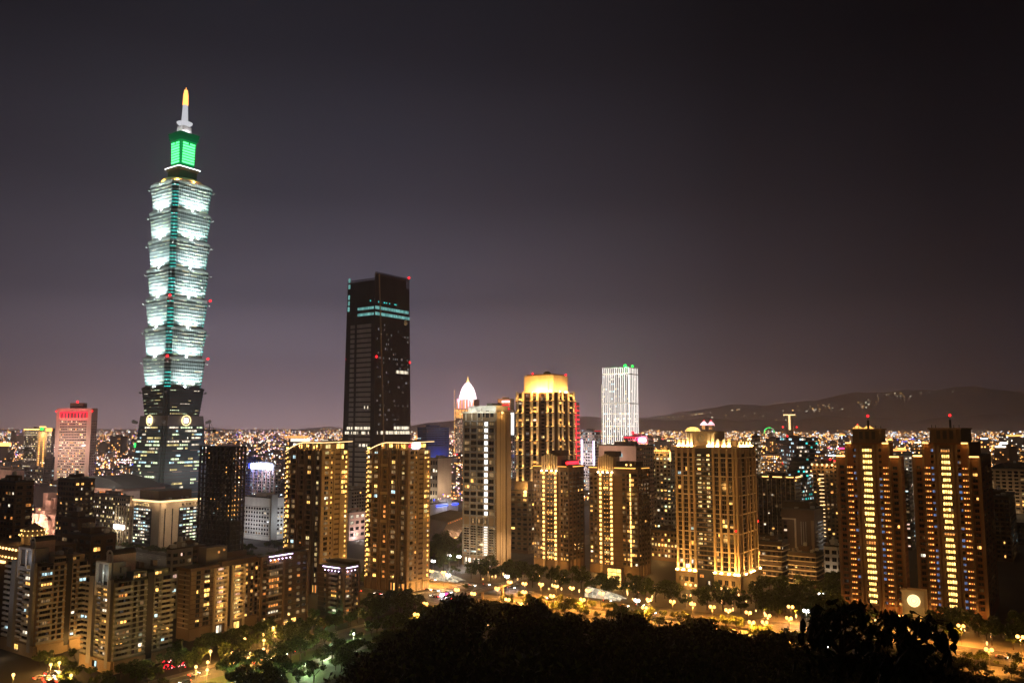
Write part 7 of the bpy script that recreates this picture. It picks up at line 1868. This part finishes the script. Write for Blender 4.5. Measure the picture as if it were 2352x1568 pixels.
for _ in range(26000):
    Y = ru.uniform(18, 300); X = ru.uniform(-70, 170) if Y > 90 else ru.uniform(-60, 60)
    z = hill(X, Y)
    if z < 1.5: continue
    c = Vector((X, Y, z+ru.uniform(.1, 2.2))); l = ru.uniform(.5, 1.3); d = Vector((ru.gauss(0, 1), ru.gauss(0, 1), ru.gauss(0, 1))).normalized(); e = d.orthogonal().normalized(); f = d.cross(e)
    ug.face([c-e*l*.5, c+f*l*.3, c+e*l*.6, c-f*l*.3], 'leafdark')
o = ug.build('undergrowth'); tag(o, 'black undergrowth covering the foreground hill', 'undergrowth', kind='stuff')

# ---- two big-leaved trees close to the viewpoint, lower right
def near_tree(label, blobs, Y0, seed, n):
    r = random.Random(seed); bx, by = blobs[0][0], blobs[0][1]; base = at(bx, 1500, Y0); gz = hill(base.x, Y0)
    root = empty('broadleaf_tree', (base.x, Y0, gz)); tag(root, label, 'tree'); cr = MB(); tk = MB(); top = None
    org = Vector((base.x, Y0, gz)); fork = at(bx, 1500, Y0)-org
    tk.tube((0, 0, -1), fork, .16, .11, 'bark', 8)
    for (x, y, rx, ry, k) in blobs:
        c = at(x, y, Y0)-org; sx_ = rx*Y0/F; sz_ = ry*Y0/F
        tk.tube(fork, c, .07, .03, 'bark', 6)
        for _ in range(k):
            p = c+Vector((r.uniform(-1, 1)*sx_, r.uniform(-1, 1)*1.3, r.uniform(-1, 1)*sz_))
            if ((p.x-c.x)/sx_)**2+((p.z-c.z)/sz_)**2 > 1.0: continue
            l = r.uniform(.34, .80); a = r.random()*2*math.pi; dr = r.uniform(.3, 1.45)
            d = Vector((math.cos(a)*math.cos(dr), math.sin(a)*math.cos(dr), -math.sin(dr))); s_ = d.cross(Vector((0, 0, 1)));
            if s_.length < .1: s_ = Vector((1, 0, 0))
            s_.normalize(); up = s_.cross(d); w2 = l*r.uniform(.15, .23)
            q = [p, p+d*l*.25+s_*w2*.9-up*.03, p+d*l*.55+s_*w2-up*.06, p+d*l, p+d*l*.55-s_*w2-up*.06, p+d*l*.25-s_*w2*.9-up*.03]
            mid = p+d*l*.5+up*.04
            cr.face([q[0], q[1], q[2], mid], 'leafdark'); cr.face([mid, q[2], q[3], q[4]], 'leafdark'); cr.face([q[0], mid, q[4], q[5]], 'leafdark')
            if r.random() < .5: tk.tube(c, p, .02, .01, 'bark', 3)
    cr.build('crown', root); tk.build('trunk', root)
near_tree('near black tree with large drooping leaves, left of the two at lower right', [(1930, 1404, 52, 22, 60), (1985, 1398, 34, 20, 40), (1884, 1412, 26, 28, 34), (2022, 1420, 26, 34, 34), (1945, 1434, 90, 14, 50), (1880, 1452, 26, 18, 18), (1990, 1470, 40, 16, 24), (1910, 1512, 90, 22, 80), (2000, 1520, 60, 20, 60)], 34, 3, 300)
near_tree('near black tree with large drooping leaves, right of the two at lower right', [(2080, 1436, 38, 26, 52), (2128, 1420, 34, 16, 28), (2150, 1452, 22, 34, 26), (2066, 1468, 26, 22, 22), (2110, 1482, 48, 16, 36), (2060, 1516, 50, 18, 50), (2140, 1540, 60, 20, 60)], 29, 5, 240)

# ================================================================== footbridge, metro canopies, cars
def footbridge():
    p0 = Vector((*G(*z5(770, 470)), 0)); p1 = Vector((*G(*z5(1050, 365)), 0)); a0, b0 = toab(*p0.xy)
    r = empty('footbridge', AB(400, 298), ROT); tag(r, 'railed footbridge crossing the main road by the junction', 'footbridge')
    m = MB(); m.box(-24, 46, -1.6, 1.6, 5.4, 6.0, 'concrete'); m.build('deck', r)
    for sy_ in (-1, 1):
        q = MB(); q.box(-24, 46, sy_*1.55-.05, sy_*1.55+.05, 7.0, 7.15, 'steel'); q.box(-24, 46, sy_*1.55-.04, sy_*1.55+.04, 6.45, 6.53, 'steel')
        for i in range(36): q.box(-24+i*2-.05, -24+i*2+.05, sy_*1.55-.05, sy_*1.55+.05, 6.0, 7.0, 'steel')
        q.build('railing', r)
    for x in (-22, -1.5, 18.5, 44): q = MB(); q.box(x-.5, x+.5, -.7, .7, 0, 5.4, 'concrete'); q.build('pier', r)
    st = MB()
    for i in range(20): st.box(45+i*.02, 47.5, 1.7+i*.45, 2.15+i*.45, 5.7-i*.28-.3, 5.7-i*.28, 'concrete')
    st.build('stair', r)
footbridge()
def canopy(x, y, label, n, mat, rot=ROT+math.pi/2):
    X, Y = G(x, y); r = empty('metro_canopy', (X, Y, .14), rot); tag(r, label, 'metro entrance'); b = MB(); g = MB(); W = 4.2; Ln = 24.0
    for i in range(n):
        x0, x1 = Ln*i/n, Ln*(i+1)/n; h = lambda x: 1.2+4.0*(x/Ln)**.6
        for k_ in range(8):
            a0, a1 = math.pi*k_/8, math.pi*(k_+1)/8
            g.face([(x0+.15, W*math.cos(a0), h(x0)*math.sin(a0)), (x1-.15, W*math.cos(a0), h(x1)*math.sin(a0)), (x1-.15, W*math.cos(a1), h(x1)*math.sin(a1)), (x0+.15, W*math.cos(a1), h(x0)*math.sin(a1))], mat)
            b.tube((x0, W*1.01*math.cos(a0), h(x0)*1.01*math.sin(a0)), (x0, W*1.01*math.cos(a1), h(x0)*1.01*math.sin(a1)), .12, .12, 'steel', 4)
    b.build('frame', r); g.build('glass', r); point(r, (Ln*.6, 0, 2.4), 1800, (1, .9, .7), .6); point(r, (Ln*.7, -7, 3), 900, (1, .85, .6), .6)
E_ = E('w_canopy', (1, .86, .58), .75, .6, True)
canopy(1060, 1336, 'glowing arched glass metro entrance left of the footbridge', 9, 'w_canopy'); canopy(1432, 1378, 'glowing arched glass metro entrance below the gold lamp towers', 9, 'w_canopy')
def lit_gate():
    X, Y = G(1411, 1352); r = empty('lit_gateway', (X, Y, 0), ROT); tag(r, 'small bright grid of lit panels between the two gold lamp towers', 'gateway')
    f = MB(); p = MB(); f.box(.4, 4, -5, 5, 0, 13, 'umber')
    for i in range(3):
        for j in range(5):
            if i == 1 and j < 2: continue
            p.box(-.1, .35, -4.6+i*3.2, -1.9+i*3.2, .8+j*2.4, 2.8+j*2.4, 'w_yellow')
    f.build('frame', r); p.build('lit_panel', r); point(r, (-4, 0, 4), 1500, (1, .65, .25), .5)
lit_gate()
def car_proto(body):
    r = empty('car', (0, 0, 0)); b = MB()
    prof = [(-2.2, .35), (-2.2, .85), (-1.9, 1.0), (-1.3, 1.45), (.5, 1.45), (1.2, .98), (2.1, .85), (2.2, .4)]
    b.loft([[(x, -.85, z) for x, z in prof], [(x, .85, z) for x, z in prof]], body); b.build('body', r)
    g = MB(); g.box(-1.25, .55, -.87, .87, 1.02, 1.36, 'glass'); g.build('window', r)
    for x in (-1.35, 1.35):
        for y in (-.8, .8): wv = MB(); wv.lathe([(.33, -.1), (.33, .1)], 0, 0, 'tyre', 10); o = wv.build('wheel', r, (x, y, .33)); o.rotation_euler = (math.pi/2, 0, 0)
    for y in (-.6, .6):
        h = MB(); h.box(2.16, 2.26, y-.26, y+.26, .55, .88, 'e_head'); h.build('headlight', r); t = MB(); t.box(-2.26, -2.17, y-.28, y+.28, .6, .95, 'e_tail'); t.build('tail_light', r)
    return r
CP = [car_proto('carpaint'), car_proto('cardark')]; CU = [0, 0]; rc = random.Random(6)
def car(a, b, rot, i, lab, grp):
    o = CP[i] if not CU[i] else copy_tree(CP[i]); CU[i] = 1; P = AB(a, b, .02); o.location = P; o.rotation_euler = (0, 0, rot); tag(o, lab, 'car', grp)
ubear = math.atan2(UL.y, UL.x); rbear = math.atan2(UR.y, UR.x)
for i in range(64):
    b_ = rc.uniform(150, 420) if i < 44 else rc.uniform(20, 150)
    if rc.random() < .5: car(rc.choice([377, 384, 391]), b_, ubear, i % 2, 'car driving along the near lanes of the main road', 'cars in the near lanes')
    else: car(rc.choice([405, 412, 424.5, 431.7, 439]), b_, ubear+math.pi, i % 2, 'car driving along the far lanes of the main road', 'cars in the far lanes')
for i in range(9): car(rc.uniform(200, 360), rc.choice([300, 306.4]), rbear+(math.pi if i % 2 else 0), i % 2, 'car on the side street at the lower left', 'cars on the side street')
for i in range(6): car(178+rc.uniform(-3, 3), 342+i*2.9, rbear, i % 2, 'car parked in the courtyard of the banded blocks', 'cars parked in the courtyard')
# neon sign and small stall lights by the lower left corner
nb = MB(); nr = random.Random(2)
for i in range(46): nb.ball((nr.uniform(-5, 5), nr.uniform(-1.5, 1.5), nr.uniform(.4, 4)), .22, nr.choice(['s_red', 's_pinkw', 's_red']), 5, 3)
X, Y = G(*za(105, 1440)); o = nb.build('neon_display', None, (X, Y, 0)); tag(o, 'cluster of red and pink neon lights beside the side street', 'neon lights')
X, Y = G(*z5(335, 578)); nb = MB(); nb.box(-1.4, 1.4, -1, 1, 0, 2.6, 'darkgrey'); nb.box(-1.2, 1.2, -1.2, -1.02, .6, 2.4, 'e_white'); o = nb.build('kiosk', None, (X, Y, 0)); tag(o, 'white lit kiosk by the junction just behind the hill', 'kiosk'); point(None, (X, Y-3, 3), 1200, (.9, .95, 1), .4)
X, Y = G(*z5(380, 572)); nb = MB(); nb.box(-1.2, 1.2, -1, 1, 0, 2.6, 'darkgrey'); nb.box(-1, 1, -1.2, -1.02, .8, 2.4, 'e_magenta'); o = nb.build('kiosk', None, (X, Y, 0)); tag(o, 'magenta lit kiosk by the junction just behind the hill', 'kiosk'); point(None, (X, Y-3, 3), 1500, (1, .4, .8), .4)

# ================================================================== night haze over the whole basin
hz = MB(); hz.box(-21000, 21000, -3200, 20200, -1.6, 1350, 'asphalt'); ho = hz.build('haze'); ho['kind'] = 'stuff'
hm_, ht_ = newmat('haze_air'); pv_ = NN(ht_, 'ShaderNodeVolumePrincipled'); out_ = NN(ht_, 'ShaderNodeOutputMaterial'); ht_.links.new(pv_.outputs[0], out_.inputs['Volume'])
pv_.inputs['Color'].default_value = (.96, .90, .96, 1); pv_.inputs['Density'].default_value = 1.0e-4; pv_.inputs['Anisotropy'].default_value = .8
ho.data.materials.clear(); ho.data.materials.append(hm_); tag(ho, 'thin purple grey night haze over the city', 'haze', kind='stuff')
